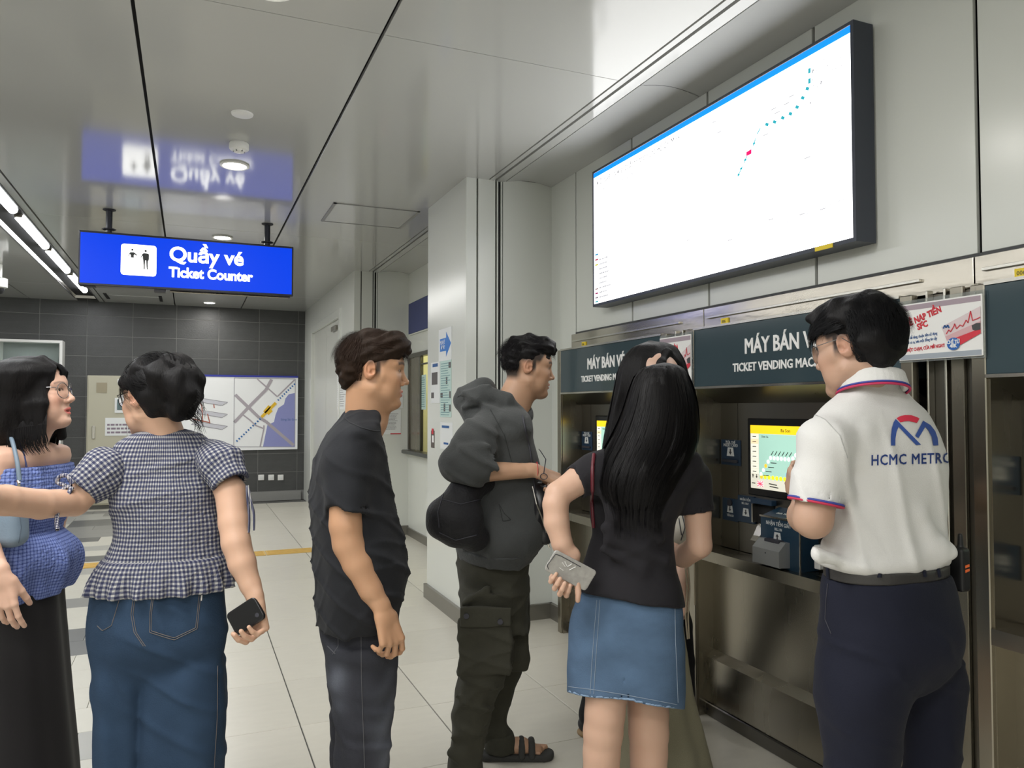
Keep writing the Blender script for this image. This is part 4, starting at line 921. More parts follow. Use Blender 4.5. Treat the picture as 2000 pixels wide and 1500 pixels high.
def surfnet(D, lo, h, smooth=1):
    S = D < 0; nx, ny, nz = D.shape
    cnt = np.zeros((nx-1, ny-1, nz-1), dtype=np.int8)
    C8 = [(i, j, k) for i in (0, 1) for j in (0, 1) for k in (0, 1)]
    for (i, j, k) in C8: cnt += S[i:nx-1+i, j:ny-1+j, k:nz-1+k]
    act = np.nonzero((cnt > 0) & (cnt < 8)); A = np.stack(act, 1)
    if not len(A): return np.zeros((0, 3)), np.zeros((0, 4), int)
    idx = np.full((nx-1, ny-1, nz-1), -1, dtype=np.int32); idx[act] = np.arange(len(A))
    vals = {c: D[A[:, 0]+c[0], A[:, 1]+c[1], A[:, 2]+c[2]] for c in C8}
    acc = np.zeros((len(A), 3)); num = np.zeros(len(A))
    for c in C8:
        for axn in range(3):
            if c[axn]: continue
            c2 = list(c); c2[axn] = 1; c2 = tuple(c2); v0 = vals[c]; v1 = vals[c2]; m = (v0 < 0) != (v1 < 0)
            t = np.where(m, v0/np.where(m, v0-v1, 1), 0)
            pt = np.tile(np.array(c, float), (len(A), 1)); pt[:, axn] += t
            acc += pt*m[:, None]; num += m
    V = (A+acc/num[:, None])*h+lo
    Fs = []
    for axn in range(3):
        o1, o2 = [(1, 2), (2, 0), (0, 1)][axn]
        sl0 = [slice(None)]*3; sl1 = [slice(None)]*3; sl0[axn] = slice(0, -1); sl1[axn] = slice(1, None)
        a = S[tuple(sl0)]; b = S[tuple(sl1)]; E = np.stack(np.nonzero(a != b), 1)
        ok = (E[:, o1] > 0) & (E[:, o2] > 0) & (E[:, o1] < D.shape[o1]-1) & (E[:, o2] < D.shape[o2]-1); E = E[ok]
        q = []
        for (d1, d2) in ((-1, -1), (0, -1), (0, 0), (-1, 0)):
            c = E.copy(); c[:, o1] += d1; c[:, o2] += d2; q.append(idx[c[:, 0], c[:, 1], c[:, 2]])
        q = np.stack(q, 1); ins = S[E[:, 0], E[:, 1], E[:, 2]]
        q[~ins] = q[~ins][:, ::-1]; Fs.append(q)
    Fq = np.concatenate(Fs); Fq = Fq[(Fq >= 0).all(1)]
    for _ in range(smooth):
        ed = np.concatenate([Fq[:, [0, 1]], Fq[:, [1, 2]], Fq[:, [2, 3]], Fq[:, [3, 0]]])
        sm = np.zeros_like(V); ct = np.zeros(len(V))
        for c in range(3): sm[:, c] = np.bincount(ed[:, 0], V[ed[:, 1], c], len(V))+np.bincount(ed[:, 1], V[ed[:, 0], c], len(V))
        ct = np.bincount(ed[:, 0], minlength=len(V))+np.bincount(ed[:, 1], minlength=len(V))
        V = V*0.45+0.55*sm/np.maximum(ct, 1)[:, None]
    return V, Fq
def cutmesh(V, Fq, keep):
    """keep faces whose centre passes keep(centres); drop loose verts"""
    c = V[Fq].mean(1); Fq = Fq[keep(c)]
    used = np.zeros(len(V), bool); used[Fq.ravel()] = True; re = np.cumsum(used)-1
    return V[used], re[Fq]
def joinm(parts):
    Vs, Fs, n = [], [], 0
    for V, F_ in parts:
        if len(F_): Vs.append(V); Fs.append(F_+n); n += len(V)
    return np.concatenate(Vs), np.concatenate(Fs)
def inbox(c, lo, hi): return ((c > lo) & (c < hi)).all(1)
def patched(sd, hb, boxes, clip=None):
    """one surface: coarse cells everywhere, fine cells inside the listed boxes (lo, hi, h); patches overlap by a hair"""
    parts = []; V, F_ = sd.mesh(hb)
    def kp(c):
        m = np.ones(len(c), bool)
        for lo, hi, h in boxes: m &= ~inbox(c, lo+0.004, hi-0.004)
        return m
    parts.append(cutmesh(V, F_, kp))
    for i, (lo, hi, h) in enumerate(boxes):
        V, F_ = sd.mesh(h, lo-2*h, hi+2*h)
        def kq(c, lo=lo, hi=hi, i=i):
            m = inbox(c, lo, hi)
            for l2, h2, _ in boxes[:i]: m &= ~inbox(c, l2+0.002, h2-0.002)
            return m
        if len(F_): parts.append(cutmesh(V, F_, kq))
    return joinm(parts)
# ---------------------------------------------------------------- frames
def dirs(phi):
    """phi degrees: 0 faces away from the camera, 90 faces picture-right; returns (lateral to the figure's right, forward)"""
    p = math.radians(phi); return (CR*math.cos(p)-FH*math.sin(p), FH*math.cos(p)+CR*math.sin(p))
class Head:
    def __init__(s, c, phi, pitch=0, roll=0, sc=1.0):
        lat, fw = dirs(phi); up = np.array([0, 0, 1.])
        p = math.radians(pitch); f2 = fw*math.cos(p)+up*math.sin(p); u2 = up*math.cos(p)-fw*math.sin(p)
        r = math.radians(roll); l3 = lat*math.cos(r)+u2*math.sin(r); u3 = u2*math.cos(r)-lat*math.sin(r)
        s.R = np.stack([l3, f2, u3], 1); s.c = np.array(c, float); s.s = sc
    def W(s, p): return s.c+s.R@(np.array(p, float)*s.s)
    def WN(s, P_): return s.c+(np.asarray(P_)*s.s)@s.R.T
    def L(s, P_): return ((np.asarray(P_)-s.c)@s.R)/s.s
    def ell(s, sd, c, r, k=0.01, op='u', rot=None):
        R_ = s.R if rot is None else s.R@rot
        sd.ell(s.W(c), np.array(r)*s.s, k*s.s, op, R_)
    def cone(s, sd, a, b, r1, r2=None, k=0.01, op='u', **kw):
        sd.cone(s.W(a), s.W(b), r1*s.s, (r1 if r2 is None else r2)*s.s, k*s.s, op, **kw)
def rotz(a): a = math.radians(a); return np.array([[math.cos(a), -math.sin(a), 0], [math.sin(a), math.cos(a), 0], [0, 0, 1]])
def rotx(a): a = math.radians(a); return np.array([[1, 0, 0], [0, math.cos(a), -math.sin(a)], [0, math.sin(a), math.cos(a)]])
def roty(a): a = math.radians(a); return np.array([[math.cos(a), 0, math.sin(a)], [0, 1, 0], [-math.sin(a), 0, math.cos(a)]])
def build_head(sd, H, female=False, mouth=0.0, lipf=1.0, face=True):
    jw = 0.9 if female else 1.0
    H.ell(sd, (0, -0.010, 0.028), (0.0745, 0.096, 0.083), 0.0)
    H.ell(sd, (0, 0.030, 0.012), (0.060, 0.060, 0.062), 0.03)
    H.ell(sd, (0, 0.034, -0.040), (0.056*jw, 0.050, 0.062), 0.03)
    for sx in (-1, 1):
        H.cone(sd, (sx*0.050*jw, 0.006, -0.060), (sx*0.020*jw, 0.066, -0.098), 0.018, 0.015, 0.03)
        H.ell(sd, (sx*0.037, 0.058, -0.034), (0.024, 0.024, 0.024), 0.02)
        H.ell(sd, (sx*0.030, 0.050, -0.066), (0.026, 0.026, 0.026), 0.02)
        H.cone(sd, (sx*0.056, 0.030, -0.018), (sx*0.040, 0.058, -0.024), 0.014, 0.014, 0.02)
    H.ell(sd, (0, 0.076, -0.101), (0.019*jw, 0.016, 0.014), 0.02)
    H.cone(sd, (0, 0.020, -0.085), (0, 0.060, -0.100), 0.030*jw, 0.020, 0.02)
    if face:
        for sx in (-1, 1):
            H.cone(sd, (sx*0.010, 0.084, 0.020), (sx*0.046, 0.066, 0.019), 0.0085, 0.009, 0.014)
            H.ell(sd, (sx*0.031, 0.095, -0.001), (0.017, 0.014, 0.010), 0.012, 's')
            H.ell(sd, (sx*0.031, 0.0705, -0.001), (0.0150, 0.0142, 0.0135), 0.003)
            H.ell(sd, (sx*0.031, 0.0865, -0.001), (0.0125, 0.008, 0.0042), 0.002, 's')
        H.cone(sd, (0, 0.083, 0.008), (0, 0.1035, -0.030), 0.0070, 0.0085, 0.010)
        H.ell(sd, (0, 0.1055, -0.034), (0.0098, 0.0095, 0.0090), 0.006)
        for sx in (-1, 1):
            H.ell(sd, (sx*0.0135, 0.093, -0.0385), (0.0082, 0.0105, 0.0078), 0.005)
            H.ell(sd, (sx*0.0065, 0.0975, -0.0465), (0.0036, 0.0052, 0.0030), 0.002, 's')
        # muzzle and lips
        H.ell(sd, (0, 0.0715, -0.066), (0.028, 0.0195, 0.022), 0.014)
        g = mouth
        H.cone(sd, (-0.021, 0.0835, -0.0670), (0, 0.0915, -0.0630), 0.0036, 0.0052*lipf, 0.005); H.cone(sd, (0.021, 0.0835, -0.0670), (0, 0.0915, -0.0630), 0.0036, 0.0052*lipf, 0.005)
        H.cone(sd, (-0.018, 0.0830, -0.0725-g*0.4), (0, 0.0895, -0.0755-g), 0.0036, 0.0056*lipf, 0.005); H.cone(sd, (0.018, 0.0830, -0.0725-g*0.4), (0, 0.0895, -0.0755-g), 0.0036, 0.0056*lipf, 0.005)
        H.ell(sd, (0, 0.0935, -0.0695-g*0.5), (0.021, 0.009, 0.0012+g*0.62), 0.002, 's')
        H.ell(sd, (0, 0.098, -0.0885-g*0.6), (0.018, 0.008, 0.005), 0.008, 's')
    for sx in (-1, 1):
        rt = rotz(-sx*22)@roty(sx*8)@rotx(-12)
        H.ell(sd, (sx*0.0775, -0.010, -0.004), (0.0085, 0.0185, 0.0300), 0.004, rot=rt)
        H.ell(sd, (sx*0.072, -0.004, -0.012), (0.010, 0.012, 0.018), 0.006)
        H.ell(sd, (sx*0.0850, -0.0075, 0.000), (0.0055, 0.0125, 0.0200), 0.003, 's', rot=rt)
        H.ell(sd, (sx*0.082, -0.001, -0.010), (0.006, 0.0075, 0.009), 0.002, 's', rot=rt)
        H.cone(sd, (sx*0.0775, -0.012, 0.012), (sx*0.0785, -0.010, -0.010), 0.0035, 0.003, 0.003)
        H.ell(sd, (sx*0.0745, 0.0075, -0.009), (0.0045, 0.0050, 0.0065), 0.003)
def face_colors(H, V, skin, lip, hairc, female=False, stub=0.0, fade=False, flush=0.0):
    P_ = H.L(V); x, y, z = np.abs(P_[:, 0]), P_[:, 1], P_[:, 2]
    C = np.tile(np.array(skin, float), (len(V), 1))
    def mix(m, c, ): 
        nonlocal C
        m = np.clip(m, 0, 1)[:, None]; C = C*(1-m)+np.array(c)*m
    near = (np.abs(P_).max(1) < 0.16)
    # flush on cheeks, nose and ears
    if flush:
        m = np.exp(-(((x-0.045)/0.022)**2+((z+0.035)/0.022)**2))*(y > 0.03); mix(m*flush*near, np.array(skin)*np.array((1.05, 0.72, 0.66)))
    m = np.exp(-(((x-0.078)/0.014)**4+((y+0.01)/0.022)**4+((z+0.004)/0.034)**4)); mix(m*0.35*near, np.array(skin)*np.array((1.05, 0.66, 0.60)))
    # lips
    zz = z+0.0695; up = np.clip(1-((zz-0.002)/np.maximum(0.0098*(1-(x/0.026)**2), 1e-4))**2, 0, 1)*(zz >= 0)*(x < 0.025)
    lo_ = np.clip(1-((zz)/np.maximum(0.0150*(1-(x/0.025)**2), 1e-4))**2, 0, 1)*(zz < 0)*(x < 0.024)
    mix(np.clip((up+lo_)*2.2, 0, 1)*(y > 0.078)*near, lip)
    # eyebrows
    bz = 0.0205+0.0035*np.sin(np.clip((x-0.014)/0.036, 0, 1)*math.pi)
    th = 0.0036 if female else 0.0048
    m = np.exp(-((z-bz)/th)**4)*(x > 0.012)*(x < 0.052)*(y > 0.04)
    mix(m*(0.55 if female else 0.85)*near, hairc)
    # lash line
    m = np.exp(-((np.hypot((x-0.031)/0.0138, (z+0.0005)/0.0056)-1)/0.16)**2)*(y > 0.074)*(z > -0.003); mix(m*(0.9 if female else 0.6)*near, (0.02, 0.015, 0.015))
    # nostril shade is left to light; short shaved hair as scalp colour
    if fade:
        # hairline: above ears & nape
        ln = 0.024+0.52*(z+0.01)
        m = np.clip((z-0.004)/0.022, 0, 1)*np.clip((ln-y)/0.010+0.5, 0, 1)*(x > 0.03)
        m2 = np.clip((-y-0.028)/0.02, 0, 1)*np.clip((z+0.066)/0.025, 0, 1)
        m3 = (x > 0.055)*np.clip((y-0.006)/0.004, 0, 1)*np.clip((0.026-y)/0.006, 0, 1)*np.clip((z+0.030)/0.025, 0, 1)*(z < 0.03)
        mix(np.clip(np.maximum(np.maximum(m, m2), m3), 0, 1)*0.95*near, hairc)
    if stub:
        m = np.clip((-z-0.045)/0.02, 0, 1)*(y > 0.02); mix(m*stub*near, np.array(skin)*0.6)
    return np.clip(C, 0, 1)
def hand(sd, W, d, n, side, size=1.0, curl=(25, 30, 20), fan=1.0, thumb=(35, 10), thumbcurl=15, curls=None, k=0.004):
    """W wrist; d along the hand; n palm normal; side=+1 thumb towards n x d"""
    d = np.array(d, float); d /= np.linalg.norm(d); n = np.array(n, float); n -= d*(n@d); n /= np.linalg.norm(n)
    t = np.cross(n, d)*side; W = np.array(W, float); S_ = size
    kn = []
    for i, (o, l) in enumerate(((0.030, 0.088), (0.010, 0.092), (-0.011, 0.087), (-0.030, 0.078))):
        p0 = W+(t*o*0.55+d*0.010)*S_; p1 = W+(t*o+d*l-n*(0.000 if i in (1,) else 0.003))*S_
        sd.cone(p0, p1, 0.0135*S_, 0.0112*S_, 0.012*S_); kn.append(p1)
    sd.cone(W+(t*0.022+d*0.020+n*0.006)*S_, W+(t*0.026+d*0.06+n*0.004)*S_, 0.014*S_, 0.011*S_, 0.012*S_)
    sd.cone(W-d*0.02*S_, W+d*0.015*S_, 0.0225*S_, 0.024*S_, 0.015*S_, n=n, f=0.72)
    Ls = ((0.040, 0.025, 0.020), (0.044, 0.028, 0.021), (0.041, 0.026, 0.020), (0.032, 0.020, 0.018))
    Rs = (0.0092, 0.0094, 0.0090, 0.0080); fans = (6, 1.5, -3, -9)
    tips = []
    for i in range(4):
        p = kn[i]; cu = 0; a0 = math.radians(fans[i]*fan)
        cc_ = curls[i] if curls else curl
        for j in range(3):
            cu += math.radians(cc_[j]); dd = d*math.cos(a0)+t*math.sin(a0)
            v = dd*math.cos(cu)+n*math.sin(cu); q = p+v*Ls[i][j]*S_
            sd.cone(p, q, Rs[i]*S_*(1-0.07*j), Rs[i]*S_*(1-0.07*(j+1)), 0.0035*S_ if j else k*S_); p = q
        tips.append((p, v))
    p = W+(t*0.026+d*0.022+n*0.006)*S_
    a1, b1 = math.radians(thumb[0]), math.radians(thumb[1])
    v = d*math.cos(a1)+t*math.sin(a1); v = v*math.cos(b1)+n*math.sin(b1)
    q = p+v*0.040*S_; sd.cone(p, q, 0.0150*S_, 0.0115*S_, 0.010*S_)
    tc_ = math.radians(thumbcurl); ax_ = n*0.6-t*0.5
    v2 = v*math.cos(tc_)+ax_*math.sin(tc_); v2 /= np.linalg.norm(v2); q2 = q+v2*0.030*S_; sd.cone(q, q2, 0.0112*S_, 0.0098*S_, 0.004*S_)
    v3 = v2*math.cos(tc_)+ax_*math.sin(tc_); v3 /= np.linalg.norm(v3); q3 = q2+v3*0.024*S_; sd.cone(q2, q3, 0.0098*S_, 0.0082*S_, 0.003*S_)
    return tips+[(q3, v3)]
def imgloft(rows, phi, rho=0.6):
    """rows (py, pxL, pxR, d[, rho[, phi]]) -> loft rows with the silhouette of the picture at true depth"""
    out = []
    for r in rows:
        py, l, rr_, d = r[:4]; rh = r[4] if len(r) > 4 and r[4] else rho; ph = math.radians(r[5] if len(r) > 5 else phi)
        c = P((l+rr_)/2, py, d); w_ = (rr_-l)/2*d/FOC
        a = w_/math.sqrt(math.cos(ph)**2+(rh*math.sin(ph))**2)
        out.append((c[0], c[1], c[2], a, a*rh, ph))
    return out
# ---------------------------------------------------------------- strands
def ribbons(paths, wd, center=None, taper=0.35):
    """paths (n,m,3) -> ribbon quads facing outwards from center"""
    n, m, _ = paths.shape; T = np.gradient(paths, axis=1); T /= np.linalg.norm(T, axis=2, keepdims=True)+1e-9
    O = paths-center if center is not None else np.tile(np.array([0, 0, 1.]), (n, m, 1))
    Sd = np.cross(T, O); Sd /= np.linalg.norm(Sd, axis=2, keepdims=True)+1e-9
    tw = np.linspace(0, 1, m)[None, :, None]; ww = wd*(1-(1-taper)*tw**1.5)
    A = paths-Sd*ww/2; B = paths+Sd*ww/2
    V = np.stack([A, B], 2).reshape(-1, 3)
    base = (np.arange(n)*m*2)[:, None]+np.arange(m-1)[None, :]*2
    F_ = np.stack([base, base+1, base+3, base+2], 2).reshape(-1, 4)
    return V, F_
def short_hair(H, seed, n, region, comb, length, lift=0.35, wd=0.0014, base=0.004, droop=0.0, cl=18):
    """strands rooted on the skull: region(P)->prob, comb(P)->tangent direction (local), length(P)"""
    r = np.random.RandomState(seed); cen = np.array((0, -0.010, 0.028)); rad = np.array((0.0755, 0.097, 0.084))
    u = r.randn(n*3, 3); u /= np.linalg.norm(u, axis=1, keepdims=True); P_ = cen+u*rad
    P_ = P_[r.rand(len(P_)) < region(P_)][:n]; N_ = (P_-cen)/rad**2; N_ /= np.linalg.norm(N_, axis=1, keepdims=True)
    C_ = comb(P_); C_ += 0.18*r.randn(*C_.shape); C_ -= N_*(C_*N_).sum(1, keepdims=True); C_ /= np.linalg.norm(C_, axis=1, keepdims=True)+1e-9
    L_ = length(P_)*(0.75+0.4*r.rand(len(P_))); m = 6; pts = [P_]
    lf = (lift(P_) if callable(lift) else np.full(len(P_), lift))
    cur = P_.copy(); d0 = C_*np.cos(lf[:, None])+N_*np.sin(lf[:, None])
    for j in range(m-1):
        cur = cur+d0*(L_/(m-1))[:, None]
        q = (cur-cen)/rad; nq = np.linalg.norm(q, axis=1, keepdims=True); out = 1+base/0.085
        cur = np.where(nq < out, cen+q/nq*out*rad, cur); nn = (cur-cen)/rad**2; nn /= np.linalg.norm(nn, axis=1, keepdims=True)
        tang = C_-nn*(C_*nn).sum(1, keepdims=True); tang /= np.linalg.norm(tang, axis=1, keepdims=True)+1e-9
        l2 = lf*(1-0.75*(j+1)/(m-1)); d0 = tang*np.cos(l2[:, None])+nn*np.sin(l2[:, None]); d0[:, 2] -= droop*(j+1)/m
        pts.append(cur.copy())
    Pt = np.stack(pts, 1); V = H.WN(Pt.reshape(-1, 3)).reshape(Pt.shape)
    return ribbons(V, wd*H.s, H.W(cen))
def loft_strands(rows, seed, n, ztop, zbot, amp=0.006, wd=0.002, ang=(0, 360), off=0.003, m=12, clump=0.0, ex=2.3, zj=0.03):
    """strands that run down a lofted hair mass"""
    r = np.random.RandomState(seed); rows = sorted(rows, key=lambda q: q[2]); A = np.array([q[:6] for q in rows], float)
    th = np.radians(ang[0]+(ang[1]-ang[0])*r.rand(n)); zt = ztop-zj*r.rand(n); zb = zbot+zj*1.6*r.rand(n)*np.sign(0.75-r.rand(n))
    t = np.linspace(0, 1, m)[None, :]; Z = zt[:, None]*(1-t)+zb[:, None]*t
    th2 = th[:, None]+0.10*np.sin(t*5*r.rand(n)[:, None]+6.28*r.rand(n)[:, None])*t
    if clump: q = 0.22; th2 = th2+(np.round(th2/q)*q-th2)*clump*t
    Zc = np.clip(Z, A[0, 2], A[-1, 2]); f = [np.interp(Zc, A[:, 2], A[:, c]) for c in (0, 1, 3, 4, 5)]
    c_, s_ = np.cos(f[4]), np.sin(f[4]); lx = CR[0]*c_-FH[0]*s_; ly = CR[1]*c_-FH[1]*s_
    ct, st = np.cos(th2), np.sin(th2); rr_ = (np.abs(ct)**ex+np.abs(st)**ex)**(-1/ex)
    of = off*(0.2+r.rand(n))[:, None]+amp*np.sin(6.28*r.rand(n)[:, None]+t*4)*t
    u = (f[2]+of)*ct*rr_; v = (f[3]+of)*st*rr_
    X = f[0]+u*lx-v*ly; Y = f[1]+u*ly+v*lx
    return ribbons(np.stack([X, Y, Z], 2), wd, np.array([A[:, 0].mean(), A[:, 1].mean(), A[:, 2].mean()]))
def locks(paths, r0, r1, k=6):
    """tapered tubes along polylines"""
    Vs, Fs, n0 = [], [], 0
    for pts in paths:
        pts = np.array(pts, float)
        t = np.linspace(0, 1, len(pts)); tt = np.linspace(0, 1, (len(pts)-1)*4+1)
        pts = np.stack([np.interp(tt, t, pts[:, c]) for c in range(3)], 1)
        for _ in range(3): pts[1:-1] = (pts[:-2]+2*pts[1:-1]+pts[2:])/4
        m = len(pts); T = np.gradient(pts, axis=0); T /= np.linalg.norm(T, axis=1, keepdims=True)+1e-9
        U = np.cross(T, np.array([0.3, 0.5, 0.81])); U /= np.linalg.norm(U, axis=1, keepdims=True)+1e-9; Wv = np.cross(T, U)
        rad = (r0+(r1-r0)*np.linspace(0, 1, m))[:, None]
        ring = [pts+rad*(U*math.cos(2*math.pi*i/k)+Wv*math.sin(2*math.pi*i/k)) for i in range(k)]
        V = np.stack(ring, 1).reshape(-1, 3)
        F_ = [(j*k+i, j*k+(i+1) % k, (j+1)*k+(i+1) % k, (j+1)*k+i) for j in range(m-1) for i in range(k)]
        Vs.append(V); Fs.append(np.array(F_)+n0); n0 += len(V)
    return np.concatenate(Vs), np.concatenate(Fs)
def smoothline(pts, n):
    pts = np.array(pts, float); m = len(pts); out = []
    t = np.linspace(0, m-1, n)
    for x in t:
        i = min(int(x), m-2); f = x-i; p0 = pts[max(i-1, 0)]; p1 = pts[i]; p2 = pts[i+1]; p3 = pts[min(i+2, m-1)]
        out.append(0.5*((2*p1)+(-p0+p2)*f+(2*p0-5*p1+4*p2-p3)*f*f+(-p0+3*p1-3*p2+p3)*f**3))
    return np.array(out)
# ---------------------------------------------------------------- eyes and glasses
m_eye = mat('eye_white', (0.72, 0.70, 0.67), 0.15); m_iris = mat('dark_iris', (0.015, 0.008, 0.005), 0.08)
def eyes(H, par, gaze=(0, 0)):
    mb = MB()
    for sx in (-1, 1):
        c = np.array((sx*0.031, 0.0715, -0.001)); R_ = 0.0122
        V = []; n, k = 16, 10; Fq = []
        mi_ = []
        ax = np.array((math.sin(math.radians(gaze[0])), math.cos(math.radians(gaze[0])), math.sin(math.radians(gaze[1])))); ax /= np.linalg.norm(ax)
        u = np.cross(ax, (0, 0, 1)); u /= np.linalg.norm(u); v = np.cross(u, ax)
        V.append(H.W(c+ax*R_))
        for j in range(1, k):
            a = math.pi*(j/k)**1.15*0.75
            for i in range(n): b = 2*math.pi*i/n; V.append(H.W(c+R_*(ax*math.cos(a)+math.sin(a)*(u*math.cos(b)+v*math.sin(b)))))
        F0 = [(0, 1+i, 1+(i+1) % n) for i in range(n)]; mb.add(V, F0, 1)
        b0 = len(mb.v)-len(V)
        for j in range(k-2):
            for i in range(n): mb.f.append((b0+1+j*n+i, b0+1+(j+1)*n+i, b0+1+(j+1)*n+(i+1) % n, b0+1+j*n+(i+1) % n)); mb.m.append(1 if j < 2 else 0)
    return mb.build('eyes', [m_eye, m_iris], par, True)
m_metalg = mat('glasses_metal', (0.30, 0.30, 0.31), 0.25, metal=0.9); m_lens = mat('lens', (1, 1, 1), 0.02, trans=1.0); m_lens.node_tree.nodes['Principled BSDF'].inputs['IOR'].default_value = 1.08
def glasses(H, par, fm, r=(0.0265, 0.023), temple=True, th=0.0010):
    mb = MB(); ln = MB()
    for sx in (-1, 1):
        cx = sx*0.0325; pts = []
        for i in range(29):
            a = 2*math.pi*i/28; x = cx+r[0]*math.cos(a)*(1-0.06*math.sin(a)); z = -0.005+r[1]*math.sin(a)
            pts.append(H.W((x, 0.1005-0.18*abs(x)*0.5-abs(x)**2*2.2, z)))
        mb.path(pts, th*H.s, 6)
        ln.add(pts[:-1], [tuple(range(28))])
        if temple:
            mb.path([H.W(p) for p in ((sx*0.060, 0.086, 0.004), (sx*0.072, 0.075, 0.008), (sx*0.079, 0.03, 0.012), (sx*0.0825, -0.008, 0.014), (sx*0.080, -0.026, -0.002))], th*H.s, 6)
    mb.path([H.W(p) for p in ((-0.007, 0.0985, 0.0), (0, 0.1020, 0.004), (0.007, 0.0985, 0.0))], th*H.s, 6)
    o = mb.build('glasses', fm, par, True); ln.build('lens', m_lens, o)
    return o

def sleeve(sd, pts, rs, k=0.03, wall=0.007, tilt=None, depth=0.016, kj=0.03):
    """tube of cloth along pts, open and flat-cut at its last point"""
    g = SDF(); pts = [np.array(p, float) for p in pts]
    ax = pts[-1]-pts[-2]; ax /= np.linalg.norm(ax); n = ax if tilt is None else (lambda v: v/np.linalg.norm(v))(ax+np.array(tilt))
    for i in range(len(pts)-1):
        e = pts[i+1]+(ax*0.02 if i == len(pts)-2 else 0); g.cone(pts[i], e, rs[i], rs[i+1], k)
    h = pts[-1]
    g.add(lambda X, Y, Z: (X-h[0])*n[0]+(Y-h[1])*n[1]+(Z-h[2])*n[2], (-99,)*3, (99,)*3, 0, 'i')
    ri = rs[-1]-wall
    def bore(X, Y, Z):
        x = X-h[0]; y = Y-h[1]; z = Z-h[2]; t = x*ax[0]+y*ax[1]+z*ax[2]
        return np.maximum(np.sqrt(np.maximum((x-t*ax[0])**2+(y-t*ax[1])**2+(z-t*ax[2])**2, 0))-ri, np.abs(t)-depth)
    g.add(bore, h-0.07, h+0.07, 0.0, 's')
    g.p = [p if p[4] != 'i' else p for p in g.p]
    sd.group(g, kj); return h, n
# ================================================================ PEOPLE
from mathutils.bvhtree import BVHTree
m_skin = mat('skin', (0.5, 0.3, 0.2), 0.48, attr='Col', sss=0.12, bump=0.02, bscale=400, spec=0.4)
def hairmat(nm, c, rough=0.5, spec=0.3): return mat(nm, c, rough, spec=spec, var=0.35, vscale=60, stretch=(1, 1, 0.12), bump=0.25, bscale=220, aniso=0.5)
m_hairk = hairmat('black_hair', (0.0075, 0.007, 0.0075), 0.55, 0.16); m_hairb = hairmat('dark_brown_hair', (0.020, 0.012, 0.008), 0.6, 0.12)
def fabric(nm, c, rough=0.85, **k): return mat(nm, c, rough, spec=0.25, bump=k.pop('bump', 0.12), bscale=k.pop('bscale', 320), sheen=k.pop('sheen', 0.03), **k)
def emit_body(par, sd, boxes, H, skin, lip, hairc, hb=0.0085, **kw):
    V, F_ = patched(sd, hb, boxes)
    return mesh_np('body', V, F_, m_skin, par, True, col=face_colors(H, V, skin, lip, hairc, **kw))
def hbox(H, h=0.0026, r=0.125): return (H.c-np.array((r, r, 0.135)), H.c+np.array((r, r, 0.125)), h)
def pbox(p, r, h): p = np.array(p, float); r = np.array(r if hasattr(r, '__len__') else (r,)*3, float); return (p-r, p+r, h)
def cloth(name, sd, h, m, par, colf=None, uvf=None, smooth=1, lo=None, hi=None):
    V, F_ = sd.mesh(h, lo, hi, smooth)
    return mesh_np(name, V, F_, m, par, True, col=None if colf is None else colf(V), uv=None if uvf is None else uvf(V))
def arm(sd, pts, rs, k=0.03):
    for i in range(len(pts)-1): sd.cone(pts[i], pts[i+1], rs[i], rs[i+1], k)
def rawmesh(name, VF, m, par, smooth=True): return mesh_np(name, VF[0], VF[1], m, par, smooth)
def plane_cut(sd, p, n):
    """remove what lies on the side n points to"""
    p = np.array(p, float); n = np.array(n, float)/np.linalg.norm(n)
    sd.add(lambda X, Y, Z: (X-p[0])*n[0]+(Y-p[1])*n[1]+(Z-p[2])*n[2], (-99,)*3, (99,)*3, 0, 'i')
def shoe(par, heel, ph, m, L_=0.26, w_=0.047, name='shoe', sole=None):
    lat, fw = dirs(ph); fw = np.array(fw); heel = np.array((heel[0], heel[1], 0.0))
    sd = SDF(); up = np.array([0, 0, 1.])
    sd.cone(heel+up*0.045+fw*0.03, heel+up*0.030+fw*(L_-0.05), 0.042, w_-0.004, 0.03, n=up, f=0.8)
    sd.cone(heel+up*0.05+fw*0.05, heel+up*0.085+fw*0.06, 0.040, 0.042, 0.03)
    plane_cut(sd, (0, 0, 0.006), (0, 0, -1))
    o = cloth(name, sd, 0.008, m, par)
    s2 = SDF(); s2.cone(heel+up*0.012+fw*0.03, heel+up*0.012+fw*(L_-0.05), 0.046, w_, 0.02); plane_cut(s2, (0, 0, 0.001), (0, 0, -1)); plane_cut(s2, (0, 0, 0.022), (0, 0, 1))
    cloth('sole', s2, 0.007, sole or m_white, o)
    return o
def bvh(o):
    me = o.data; off = np.zeros(3); p = o.parent
    while p is not None: off = off+np.array(p.location); p = p.parent
    n = len(me.vertices); co = np.zeros(n*3, dtype=np.float32); me.vertices.foreach_get('co', co); co = co.reshape(-1, 3)+off
    return BVHTree.FromPolygons([tuple(map(float, c)) for c in co], [tuple(p.vertices) for p in me.polygons])
def hitpx(bv, px, py, off=0.002):
    r = ray(px, py); r = r/np.linalg.norm(r); h = bv.ray_cast(Vector(CC), Vector(r))
    if h[0] is None: return None
    n = np.array(h[1]); n = n if n@r < 0 else -n
    return np.array(h[0])+n*off
